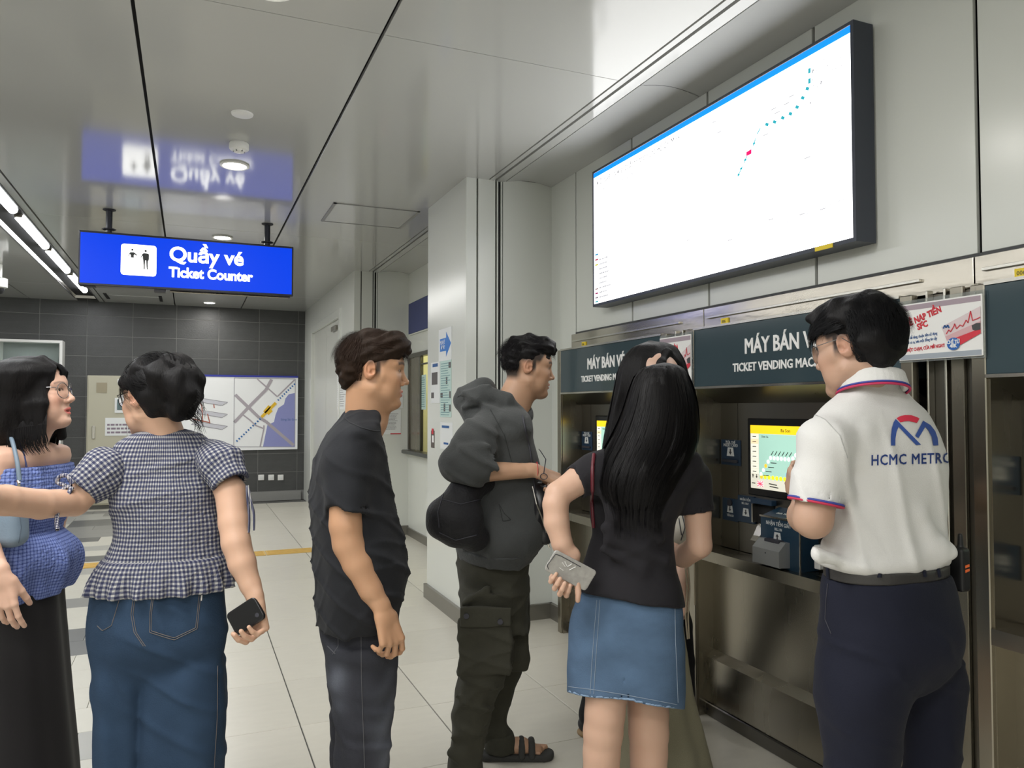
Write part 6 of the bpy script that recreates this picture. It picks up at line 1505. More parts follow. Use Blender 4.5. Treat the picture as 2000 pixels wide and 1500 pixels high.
# ---------------------------------------------------------------- staff member
def staff():
    d0 = 1.90; g = P(1730, 1890, d0)
    r = root('person', (g[0], g[1], 0), 'staff man in white polo printed HCMC METRO and navy trousers, seen from behind', 'person')
    ph = -24; lat, fw = dirs(ph)
    H = Head(P(1674, 676, 1.89), -38, pitch=-8, sc=1.0)
    sd = SDF(); build_head(sd, H)
    sd.cone(H.W((0, -0.020, -0.05)), P(1702, 754, 1.925), 0.055, 0.044, 0.02); sd.cone(H.W((0, 0.0, -0.07)), P(1695, 790, 1.92), 0.045, 0.050, 0.02)
    sd.loft(imgloft([(800, 1650, 1780, d0, .4), (850, 1640, 1800, d0, .45), (950, 1650, 1820, d0, .5), (1050, 1650, 1820, d0, .5), (1150, 1645, 1830, d0, .5), (1250, 1645, 1835, d0, .5)], ph, .6), math.radians(ph), 0.03)
    El = P(1588, 1014, 1.79)
    arm(sd, [P(1650, 850, 1.87), P(1598, 950, 1.80), El], [0.032, 0.047, 0.0445], 0.008)
    arm(sd, [El, P(1572, 1008, 1.90), P(1570, 975, 2.03)], [0.0445, 0.042, 0.028], 0.008)
    hand(sd, P(1571, 970, 2.045), FH*0.8+UP*0.4-CR*0.1, CR*0.9, 1, 1.0, curl=(35, 35, 20))
    arm(sd, [P(1795, 860, 1.98), P(1812, 970, 2.07), P(1800, 1000, 2.25)], [0.034, 0.042, 0.028], 0.01); hand(sd, P(1795, 1000, 2.26), FH*0.5+UP*0.3-CR*0.6, -CR*0.5, -1, 1.0, curl=(35, 35, 20))
    for x, dd in ((1675, 1.86), (1815, 1.98)): sd.cone(P(x, 1300, dd), P(x, 1550, dd), 0.05, 0.04, 0.01); sd.cone(P(x, 1550, dd), P(x, 1830, dd), 0.04, 0.034, 0.01)
    emit_body(r, sd, [hbox(H, 0.0028), pbox(P(1588, 1010, 1.82), (0.08, 0.08, 0.07), 0.0045)], H, (0.47, 0.295, 0.21), (0.50, 0.24, 0.20), (0.016, 0.013, 0.013), flush=0.3, fade=True)
    eyes(H, r)
    glasses(H, r, m_metalg, (0.0265, 0.0225))
    hs_ = SDF(); H.ell(hs_, (0, -0.010, 0.056), (0.085, 0.106, 0.078), 0.01); H.ell(hs_, (0, -0.050, 0.012), (0.081, 0.066, 0.080), 0.02); H.ell(hs_, (0.01, 0.064, 0.086), (0.064, 0.046, 0.036), 0.02); H.ell(hs_, (0, -0.060, -0.032), (0.052, 0.034, 0.036), 0.02)
    for sx in (-1, 1): H.ell(hs_, (sx*0.083, -0.004, -0.012), (0.020, 0.030, 0.034), 0.006, 's'); pass
    H.ell(hs_, (0, 0.108, 0.020), (0.062, 0.032, 0.040), 0.01, 's'); hs_.noise(0.0045, 75, 23, stretch=(1, 1, 1.3))
    rawmesh('hair', hs_.mesh(0.004), m_hairk, r)
    def reg(p): return 1.0*((p[:, 2] > 0.035) | ((p[:, 1] < -0.02) & (p[:, 2] > -0.055)))
    def comb(p): c = np.zeros_like(p); c[:, 1] = np.where(p[:, 1] > -0.02, 1.0, -0.4); c[:, 0] = -0.5; c[:, 2] = np.where(p[:, 1] < -0.02, -1.0, -0.1); return c
    V, F_ = short_hair(H, 25, 6500, reg, comb, lambda p: np.where(p[:, 2] > 0.05, 0.055, 0.030), lift=lambda p: np.where(p[:, 2] > 0.05, 0.30, 0.0), wd=0.0012, base=0.016)
    mesh_np('hair_strands', V, F_, mat('staff_strands', (0.008, 0.008, 0.009), 0.65, spec=0.12), r, True)['kind'] = 'stuff'
    # polo shirt
    m_p = fabric('polo_pique', (0.66, 0.655, 0.64), 0.85, bump=0.2, bscale=420, sheen=0.1)
    sh = SDF()
    sh.loft(imgloft([(744, 1660, 1752, d0, .8), (756, 1648, 1764, d0, .62), (770, 1630, 1782, d0, .54), (783, 1614, 1797, d0, .5), (800, 1598, 1818, d0, .5), (830, 1590, 1838, d0, .52), (870, 1598, 1852, d0, .56), (920, 1608, 1858, d0), (960, 1614, 1857, d0), (1000, 1613, 1855, d0), (1040, 1608, 1855, d0), (1070, 1597, 1858, d0), (1088, 1590, 1860, d0), (1100, 1596, 1855, d0), (1108, 1608, 1846, d0)], ph, .60), math.radians(ph), 0.02, fold=foldfn(0.003, 5, 44, 5), rnd=0.012)
    hc, ax2 = sleeve(sh, [P(1645, 835, 1.86), P(1610, 868, 1.81), P(1593, 981, 1.795)], [0.055, 0.062, 0.0605], 0.02, wall=0.011, kj=0.03)
    sh.cone(P(1785, 862, 1.98), P(1808, 960, 2.05), 0.056, 0.056, 0.03)
    for (a, b_, rr_) in (((1640, 850), (1652, 960), .008), ((1600, 870), (1625, 965), .007), ((1690, 840), (1680, 900), .005), ((1792, 1000), (1822, 1085), .010), ((1812, 1040), (1842, 1085), .010), ((1750, 1098), (1835, 1062), .011), ((1605, 1085), (1660, 1100), .007), ((1655, 960), (1700, 1075), .006), ((1592, 1084), (1620, 1090), .006), ((1838, 1078), (1856, 1080), .007), ((1735, 960), (1770, 1080), .006)):
        sh.cone(P(*a, 1.785+0.0002*(a[0]-1600)), P(*b_, 1.785+0.0002*(b_[0]-1600)), rr_, rr_, 0.035)
    sh.noise(0.002, 36, 42); sh.crease(0.0035, 55, CR+UP*0.35, 43, 0.45); sh.crease(0.0025, 80, UP+CR*0.4, 45, 0.4)
    # neck opening
    sh.ell(P(1704, 735, 1.90), (0.056, 0.058, 0.024), 0.004, 's')
    t = cloth('polo_shirt', sh, 0.0048, m_p, r)
    bt = bvh(t)
    # collar ring with stripes
    cc_ = P(1704, 752, 1.875)
    def ringpts(rad, dz, n=36, tilt=0.20): return [cc_+lat*rad*0.98*math.cos(a)+fw*rad*1.02*math.sin(a)+UP*(dz-tilt*rad*math.sin(a)-0.13*rad*math.cos(a)) for a in np.linspace(0, 2*math.pi, n)]
    co = SDF()
    pr0 = ringpts(0.0665, 0.012)
    for z_ in (-0.010, 0.0, 0.010, 0.019):
        pr0 = ringpts(0.074-0.30*(z_+0.01), z_+0.001)
        for a, b_ in zip(pr0[:-1], pr0[1:]): co.cone(a, b_, 0.0062, 0.0062, 0.006)
    cl = cloth('collar', co, 0.0036, m_p, t)
    V, F_ = locks([ringpts(0.0815, -0.012)], 0.0026, 0.0026, 6); mesh_np('collar_stripe', V, F_, mat('stripe_navy', (0.045, 0.06, 0.30), 0.7), cl, True)
    V, F_ = locks([ringpts(0.0825, -0.0175)], 0.0030, 0.0030, 6); mesh_np('collar_stripe', V, F_, mat('stripe_red', (0.50, 0.03, 0.10), 0.7), cl, True)
    # sleeve ribbing and stripes
    u1 = np.cross(ax2, FH); u1 /= np.linalg.norm(u1); u2 = np.cross(ax2, u1)
    for dz, nm, c_, rr_ in ((-0.0035, 'cuff_stripe', (0.045, 0.06, 0.30), 0.0030), (0.0010, 'cuff_stripe', (0.52, 0.03, 0.08), 0.0032)):
        pts = [hc+ax2*dz+0.0615*(u1*math.cos(a)+u2*math.sin(a)) for a in np.linspace(0, 2*math.pi, 33)]
        V, F_ = locks([pts], rr_, rr_, 6); mesh_np(nm, V, F_, mat('cuff', c_, 0.7), t, True)
    printlines('sleeve_seam', bt, [[(1578, 803), (1612, 820), (1640, 850), (1655, 895)]], 0.0012, fabric('seam_shade', (0.45, 0.45, 0.44)), t)
    # back print
    m_pb = mat('print_blue', (0.035, 0.085, 0.33), 0.6); m_pr = mat('print_red', (0.66, 0.03, 0.07), 0.6)
    def zc(x, y_): return (1500+x/3, 550+y_/3)
    def arcpts(c, r0, r1, a0, a1, sy=1.0, n=9):
        o_ = [(c[0]+r0*math.cos(math.radians(a0+(a1-a0)*i/n)), c[1]-sy*r0*math.sin(math.radians(a0+(a1-a0)*i/n))) for i in range(n+1)]
        i_ = [(c[0]+r1*math.cos(math.radians(a1+(a0-a1)*i/n)), c[1]-sy*r1*math.sin(math.radians(a1+(a0-a1)*i/n))) for i in range(n+1)]
        return [zc(*p) for p in o_+i_]
    blue = [[zc(*p) for p in ((718, 962), (716, 910), (722, 860), (733, 825), (745, 806), (893, 956), (864, 958), (858, 952), (762, 852), (750, 880), (743, 920), (742, 962))],
            [zc(*p) for p in ((858, 905), (878, 918), (918, 852), (935, 872), (955, 910), (964, 962), (994, 960), (990, 918), (976, 878), (948, 842), (905, 816))]]
    red = [[zc(*p) for p in ((750, 802), (770, 790), (800, 783), (835, 784), (868, 795), (884, 804), (868, 830), (850, 824), (820, 818), (795, 820), (773, 826))]]
    printpoly('emblem', bt, blue, m_pb, t); printpoly('emblem_arc', bt, red, m_pr, t)
    printtext('lettering', bt, 'HCMC METRO', 1700, 908.5, 28.5, m_pb, t, ux=(0.996, -0.030), uy=(0.0, -1), bold=0.45, width=0.80, spacing=1.10)
    # belt, trousers
    bl = SDF(); bl.loft(imgloft([(1100, 1605, 1858, d0-0.002), (1124, 1605, 1858, d0-0.002)], ph, .62), math.radians(ph), 0.0, rnd=0.004)
    m_tr = fabric('navy_twill', (0.0075, 0.009, 0.020), 0.8, bump=0.1, bscale=300)
    j = SDF()
    tilt = lambda X, Y: 0
    j.loft(imgloft([(1121, 1606, 1859, d0), (1140, 1602, 1866, d0), (1187, 1599, 1877, d0), (1233, 1597, 1881, d0, .70), (1275, 1598, 1878, d0, .68), (1310, 1605, 1870, d0, .6), (1350, 1640, 1835, d0, .5)], ph, .66), math.radians(ph), 0.02)
    j.loft(imgloft([(1225, 1635, 1750, 1.88, .6), (1290, 1602, 1775, 1.865), (1350, 1596, 1772, 1.86), (1420, 1603, 1760, 1.86), (1500, 1613, 1750, 1.86), (1600, 1620, 1738, 1.86), (1750, 1630, 1730, 1.86), (1880, 1632, 1730, 1.86)], ph, .95), math.radians(ph), 0.03, fold=foldfn(0.003, 4, 51, 14))
    j.loft(imgloft([(1225, 1775, 1845, 1.95, .6), (1290, 1755, 1872, 1.97), (1350, 1765, 1882, 1.99), (1420, 1768, 1875, 1.99), (1500, 1768, 1870, 1.99), (1600, 1768, 1860, 1.99), (1700, 1770, 1855, 1.99), (1812, 1770, 1855, 1.99)], ph, .95), math.radians(ph), 0.015, fold=foldfn(0.003, 4, 53, 14))
    j.noise(0.002, 36, 52); j.crease(0.003, 60, UP+CR*0.6, 53, 0.4)
    tr = cloth('trousers', j, 0.0065, m_tr, r)
    bo = cloth('belt', bl, 0.0045, mat('belt_leather', (0.035, 0.033, 0.032), 0.45, bump=0.1), r)
    bbv = bvh(bo)
    printlines('belt_loop', bbv, [[(1716, 1106), (1718, 1128)], [(1800, 1098), (1806, 1126)], [(1828, 1097), (1834, 1126)], [(1617, 1106), (1619, 1128)]], 0.0055, m_tr, tr, off=0.001, step=4)
    bj = bvh(tr); printlines('pocket_seam', bj, [[(1617, 1140), (1613, 1180), (1612, 1210), (1624, 1238)]], 0.0013, m_ink, tr)
    for x, dd in ((1675, 1.84), (1812, 1.97)): q = P(x, 1850, dd); shoe(r, q-fw*0.05, ph, m_ink, sole=m_ink)
    # radio on the belt
    c = P(1868, 1110, 1.93); rd = root('radio', c-UP*0.06, 'black walkie-talkie with orange mark clipped to the staff man\'s belt', 'radio')
    X_ = np.stack([lat, fw, UP], 1)
    s_ = SDF(); s_.boxr(c, (0.017, 0.028, 0.055), 0.008, X_, 0.004); s_.cone(c+UP*0.05-fw*0.012, c+UP*0.085-fw*0.012, 0.008, 0.006, 0.004); cloth('body', s_, 0.003, mat('radio_black', (0.010, 0.010, 0.011), 0.5), rd)
    n_ = -fw; o_ = c-fw*0.0285+UP*0.005
    for dz in (-0.006, 0.005): MB().poly([o_-lat*0.007+UP*(dz-0.004), o_+lat*0.008+UP*(dz-0.001), o_+lat*0.008+UP*(dz+0.005), o_-lat*0.007+UP*(dz+0.003)], -fw*0.001).build('orange_mark', mat('orange', (0.85, 0.16, 0.04), 0.5), rd)
    return r
# ---------------------------------------------------------------- gingham material
def gingham(nm, dark, light, sc, mid=None, gap=0.54, bump=0.2):
    m = mat(nm, light, 0.85, spec=0.25); nt = m.node_tree; N = nt.nodes; L = nt.links; b = N['Principled BSDF']
    a = N.new('ShaderNodeAttribute'); a.attribute_name = 'uvw'; sx = N.new('ShaderNodeSeparateXYZ'); L.new(a.outputs['Vector'], sx.inputs[0])
    o = []
    for ch in ('X', 'Y'):
        m1 = N.new('ShaderNodeMath'); m1.operation = 'MULTIPLY'; m1.inputs[1].default_value = sc; L.new(sx.outputs[ch], m1.inputs[0])
        m2 = N.new('ShaderNodeMath'); m2.operation = 'FRACT'; L.new(m1.outputs[0], m2.inputs[0])
        m3 = N.new('ShaderNodeMath'); m3.operation = 'LESS_THAN'; m3.inputs[1].default_value = gap; L.new(m2.outputs[0], m3.inputs[0]); o.append(m3)
    ad = N.new('ShaderNodeMath'); ad.operation = 'ADD'; L.new(o[0].outputs[0], ad.inputs[0]); L.new(o[1].outputs[0], ad.inputs[1])
    cr = N.new('ShaderNodeValToRGB'); cr.color_ramp.interpolation = 'CONSTANT'
    e = cr.color_ramp.elements; e[0].position = 0; e[0].color = (*light, 1); e[1].position = 0.25; e[1].color = (*(mid or tuple((x+y_)/2*0.8 for x, y_ in zip(dark, light))), 1)
    e3 = e.new(0.75); e3.color = (*dark, 1)
    mu = N.new('ShaderNodeMath'); mu.operation = 'MULTIPLY'; mu.inputs[1].default_value = 0.5; L.new(ad.outputs[0], mu.inputs[0]); L.new(mu.outputs[0], cr.inputs[0])
    L.new(cr.outputs[0], b.inputs['Base Color'])
    n2 = N.new('ShaderNodeTexNoise'); n2.inputs['Scale'].default_value = 90; bp = N.new('ShaderNodeBump'); bp.inputs['Strength'].default_value = bump; bp.inputs['Distance'].default_value = 0.01
    tc = N.new('ShaderNodeTexCoord'); L.new(tc.outputs['Object'], n2.inputs['Vector']); L.new(n2.outputs[0], bp.inputs['Height']); L.new(bp.outputs[0], b.inputs['Normal'])
    return m
def body_uv(c, ph, R_=0.17):
    lat, fw = dirs(ph)
    def f(V):
        d = V-c; u = d@lat; v = d@fw; an = np.arctan2(u, -v); return np.stack([an*R_, V[:, 2], np.zeros(len(V))], 1)
    return f
def tube_uv(a, b, base):
    a = np.array(a); b = np.array(b); t = (b-a)/np.linalg.norm(b-a); u = np.cross(t, FH); u /= np.linalg.norm(u); w_ = np.cross(t, u)
    def f(V):
        d = V-a; return np.stack([np.arctan2(d@u, d@w_)*0.062, d@t, np.zeros(len(V))], 1)
    return f
m_str = mat('hair_strand_black', (0.0075, 0.007, 0.0075), 0.5, spec=0.16)
def hairmass(par, rows, ph, h=0.005, seed=1, extra=None, ztop=None, zbot=None, n=1600, ang=(0, 360), fold=0.004, m=m_hairk, rnd=0.02, zj=0.04, wd=0.0016, off=0.004, noise=0.003):
    L_ = imgloft(rows, ph, .8) if len(rows[0]) < 6 or True else rows
    sd = SDF(); sd.loft(L_, math.radians(ph), 0.02, ex=2.1, fold=foldfn(fold, 16, seed, 2.0), rnd=rnd)
    if extra: extra(sd)
    sd.noise(noise, 60, seed, stretch=(1, 1, 0.25))
    o = rawmesh('hair', sd.mesh(h), m, par)
    zs = [q[2] for q in L_]
    V, F_ = loft_strands(L_, seed, n, (ztop if ztop else max(zs)-0.01), (zbot if zbot else min(zs)), wd=wd, ang=ang, off=off, ex=2.1, zj=zj, clump=0.3)
    s_ = mesh_np('hair_strands', V, F_, m_str, par, True); s_['kind'] = 'stuff'
    return o
# ---------------------------------------------------------------- woman in black top and denim skirt
def woman_skirt():
    d0 = 2.40; ph = 12; lat, fw = dirs(ph); g = P(1225, 1660, d0)
    r = root('person', (g[0], g[1], 0), 'long-haired woman in black t-shirt and blue denim skirt, seen from behind', 'person')
    H = Head(P(1292, 786, 2.42), 15, pitch=-14, sc=0.93)
    sd = SDF(); build_head(sd, H, True)
    sd.cone(H.W((0, -0.02, -0.06)), P(1272, 885, 2.42), 0.048, 0.052, 0.03)
    sd.loft(imgloft([(905, 1215, 1315, d0, .45), (950, 1200, 1315, d0, .5), (1040, 1185, 1295, d0, .5), (1120, 1170, 1295, d0, .5), (1200, 1150, 1310, d0), (1300, 1150, 1310, d0)], ph, .6), math.radians(ph), 0.03)
    arm(sd, [P(1195, 912, 2.38), P(1130, 938, 2.33), P(1090, 966, 2.30), P(1085, 985, 2.29), P(1087, 1020, 2.28), P(1098, 1062, 2.268), P(1113, 1090, 2.264)], [0.034, 0.0430, 0.0390, 0.0385, 0.0375, 0.031, 0.0240], 0.008)
    hand(sd, P(1115, 1094, 2.262), -UP*0.90-CR*0.42, -FH*0.97-CR*0.1, 1, 0.93, curls=((72, 62, 30), (74, 62, 30), (76, 62, 30), (78, 62, 30)), thumb=(35, 0))
    arm(sd, [P(1330, 915, 2.44), P(1362, 1000, 2.42), P(1366, 1062, 2.40)], [0.034, 0.0425, 0.0385], 0.008)
    arm(sd, [P(1366, 1066, 2.40), P(1335, 1086, 2.50), P(1290, 1085, 2.62)], [0.0385, 0.036, 0.024], 0.01); hand(sd, P(1282, 1084, 2.64), -CR*0.9+FH*0.2, FH, -1, 0.93)
    for pts, rs in (([(1187, 1330, 2.37), (1181, 1395, 2.36), (1178, 1430, 2.36), (1175, 1470, 2.36), (1174, 1540, 2.36), (1178, 1640, 2.36)], [0.070, 0.0605, 0.0600, 0.0560, 0.058, 0.034]), ([(1264, 1330, 2.45), (1266, 1395, 2.44), (1267, 1430, 2.44), (1267, 1470, 2.44), (1266, 1540, 2.44), (1266, 1620, 2.44)], [0.073, 0.0635, 0.0625, 0.0585, 0.060, 0.036])):
        arm(sd, [P(*q) for q in pts], rs, 0.012)
    bx = [pbox(P(1112, 1135, 2.25), (0.075, 0.075, 0.08), 0.0026), pbox(P(1090, 1020, 2.28), (0.09, 0.09, 0.20), 0.0050), pbox(P(1220, 1440, 2.40), (0.18, 0.18, 0.17), 0.0055), pbox(P(1360, 1060, 2.43), (0.09, 0.11, 0.12), 0.0050)]
    emit_body(r, sd, bx, H, (0.58, 0.37, 0.27), (0.45, 0.18, 0.15), (0.02, 0.016, 0.015), female=True, flush=0.1)
    eyes(H, r)
    hairmass(r, [(708, 1290, 1306, 2.42, 1.3), (711, 1276, 1318, 2.42, 1.3), (718, 1257, 1330, 2.42, 1.3), (735, 1241, 1343, 2.42, 1.28), (762, 1231, 1353, 2.42, 1.25), (795, 1222, 1359, 2.41, 1.15), (830, 1209, 1360, 2.39, 0.95), (860, 1194, 1358, 2.37), (890, 1178, 1347, 2.35), (915, 1170, 1330, 2.33), (945, 1168, 1312, 2.32), (975, 1176, 1298, 2.32), (992, 1190, 1285, 2.32)], ph, 0.0045, 3, n=5200, zj=0.055, wd=0.0013, off=0.005, extra=lambda q: H.ell(q, (0, -0.012, 0.026), (0.076, 0.094, 0.080), 0.03), ztop=P(1290, 716, 2.42)[2])
    sh = SDF()
    sh.loft(imgloft([(868, 1225, 1320, d0, .6), (880, 1190, 1352, d0, .5), (900, 1170, 1366, d0, .5), (930, 1160, 1362, d0, .52), (965, 1156, 1340, d0), (993, 1154, 1329, d0), (1020, 1156, 1318, d0), (1042, 1158, 1314, d0), (1073, 1150, 1314, d0), (1107, 1139, 1318, d0, .68), (1150, 1129, 1328, d0, .77), (1182, 1124, 1335, d0, .80), (1200, 1122, 1337, d0, .80)], ph, .62), math.radians(ph), 0.02, fold=foldfn(0.003, 5, 61, 10))
    sleeve(sh, [P(1195, 905, 2.37), P(1160, 920, 2.35), P(1124, 943, 2.325)], [0.052, 0.0545, 0.052], 0.02, kj=0.03, tilt=UP*0.1)
    sleeve(sh, [P(1330, 905, 2.43), P(1353, 935, 2.43), P(1362, 1001, 2.42)], [0.052, 0.0545, 0.0525], 0.02, kj=0.03)
    for (a, b_, rr_) in (((1180, 1030), (1260, 1062), .007), ((1190, 1055), (1300, 1095), .007), ((1175, 1075), (1250, 1110), .006), ((1200, 1000), (1290, 1050), .006), ((1310, 960), (1290, 1010), .006), ((1175, 960), (1200, 1010), .006)):
        sh.cone(P(*a, 2.300), P(*b_, 2.300), rr_, rr_, 0.05)
    a0, m0, b0 = P(1127, 1151, 2.40), P(1228, 1178, 2.26), P(1333, 1184, 2.40); nn = np.cross(b0-a0, m0-a0); nn /= np.linalg.norm(nn); nn = nn if nn[2] < 0 else -nn
    plane_cut(sh, a0, nn); sh.noise(0.002, 40, 62); sh.crease(0.0018, 70, UP-CR*0.5, 63, 0.45)
    m_bt = fabric('black_tee', (0.014, 0.013, 0.016), 0.8, bump=0.08, var=0.08, vscale=20)
    t = cloth('t_shirt', sh, 0.0054, m_bt, r)
    # skirt
    def hemcut(sk, l, c, r_):
        pass
    sk = SDF()
    sk.loft(imgloft([(1135, 1150, 1312, d0), (1160, 1136, 1325, d0), (1190, 1122, 1333, d0), (1230, 1114, 1334, d0), (1290, 1110, 1336, d0), (1350, 1108, 1336, d0), (1395, 1107, 1336, d0)], ph, .72), math.radians(ph), 0.02, fold=lambda u, v, Z, an: 0.003*np.sin(an*5+2)*np.clip((0.9-Z)*2, 0, 1))
    a1, m1_, b1 = P(1107, 1353, 2.40), P(1222, 1370, 2.255), P(1336, 1386, 2.40); n1 = np.cross(b1-a1, m1_-a1); n1 /= np.linalg.norm(n1); n1 = n1 if n1[2] < 0 else -n1
    plane_cut(sk, a1, n1)
    inn = SDF(); sk.loft(imgloft([(1300, 1118, 1328, d0), (1350, 1116, 1328, d0), (1420, 1116, 1328, d0)], ph, .72), math.radians(ph), 0.0, op='s')
    sk.noise(0.002, 30, 64)
    m_dn = mat('blue_denim', (0.080, 0.132, 0.215), 0.85, spec=0.2, var=0.45, vscale=7, bump=0.25, bscale=260, stretch=(1, 1, 1.6))
    s_ = cloth('skirt', sk, 0.0055, m_dn, r)
    bs_ = bvh(s_); m_st = mat('pale_stitching', (0.26, 0.32, 0.40), 0.8)
    printlines('stitching', bs_, [[(1172, 1172), (1168, 1230), (1163, 1300), (1160, 1355)], [(1166, 1172), (1161, 1230), (1156, 1300), (1153, 1355)], [(1110, 1341), (1160, 1347), (1215, 1356), (1270, 1366), (1322, 1376)], [(1318, 1180), (1319, 1250), (1322, 1320), (1324, 1372)]], 0.0010, m_st, s_)
    # worn frayed hem
    hp = []
    for x in range(1110, 1335, 3):
        for y_ in np.arange(1396, 1330, -1.0):
            h_ = hitpx(bs_, x, y_, 0.0)
            if h_ is not None and abs(h_[1]-P(x, y_, 2.3)[1]) < 0.13: hp.append(h_+UP*0.003); break
    hp = [h for h in hp if h is not None]
    V, F_ = locks([hp], 0.0036, 0.0036, 6); mesh_np('hem', V, F_, mat('faded_denim', (0.20, 0.29, 0.42), 0.9, var=0.5, vscale=90), s_, True)
    # burgundy strap over the left of the back
    bt = bvh(t)
    printlines('strap_edge', bt, [], 0.003, m_ink, t)
    for nm, l in (('s', [(1160, 868), (1154, 920), (1154, 970), (1158, 1030)]),):
        w_ = [hitpx(bt, x+3, y_, 0.003) for x, y_ in smoothline([(a, b_) for a, b_ in l], 14)]; w_ = [v for v in w_ if v is not None]
        if len(w_) > 3:
            bg = root('bag_strap', w_[0], 'burgundy bag strap down the left of the black-shirted woman\'s back', 'strap')
            V, F_ = locks([w_], 0.006, 0.006, 6); mesh_np('band', V, F_, mat('burgundy', (0.10, 0.012, 0.02), 0.4), bg, True)
    # phone in a clear case
    c = P(1103, 1124, 2.225); ux = P(1135, 1107, 2.235)-P(1086, 1081, 2.215); ux /= np.linalg.norm(ux); uy = np.array(P(1067, 1107, 2.215)-P(1086, 1081, 2.215)); uy -= ux*(uy@ux); uy /= np.linalg.norm(uy); uz = np.cross(ux, uy)
    ph_ = root('phone', c, 'silver phone in a clear patterned case held by the denim-skirt woman', 'phone')
    s_ = SDF(); X_ = np.stack([ux, uy, uz], 1); c = P(1089, 1093, 2.222)+ux*0.052+uy*0.010; s_.boxr(c, (0.074, 0.0345, 0.0042), 0.004, X_, 0)
    s_.p = []
    def rb(hx, hy, hz, rr_, cc=c):
        def fn(X, Y, Z):
            x = X-cc[0]; y = Y-cc[1]; z = Z-cc[2]
            a = np.abs(x*ux[0]+y*ux[1]+z*ux[2])-hx+rr_; b_ = np.abs(x*uy[0]+y*uy[1]+z*uy[2])-hy+rr_; q = np.abs(x*uz[0]+y*uz[1]+z*uz[2])-hz
            return np.maximum(np.sqrt(np.maximum(a, 0)**2+np.maximum(b_, 0)**2)+np.minimum(np.maximum(a, b_), 0)-rr_, q)
        return fn
    ex = np.abs(X_)@np.array((0.074, 0.0345, 0.0045))
    s_.add(rb(0.074, 0.0345, 0.0040, 0.010), c-ex, c+ex, 0); po = cloth('case', s_, 0.0022, mat('clear_case', (0.36, 0.35, 0.33), 0.18, coat=0.5, var=0.3, vscale=60), ph_)
    bp_ = bvh(po); printlines('bumper', bp_, [[(1072, 1112), (1068, 1105), (1085, 1082), (1096, 1086), (1134, 1107)]], 0.0012, m_ink, po)
    printlines('case_print', bp_, [[(1098, 1098), (1104, 1107)], [(1103, 1096), (1108, 1107), (1117, 1101)], [(1112, 1113), (1124, 1107)], [(1092, 1108), (1100, 1114)]], 0.0011, m_text, po)
    for ft in ((1178, 2.36), (1266, 2.44)): q = P(ft[0], 1660, ft[1]); shoe(r, q-fw*0.05, ph, m_white, 0.24, 0.042)
    return r
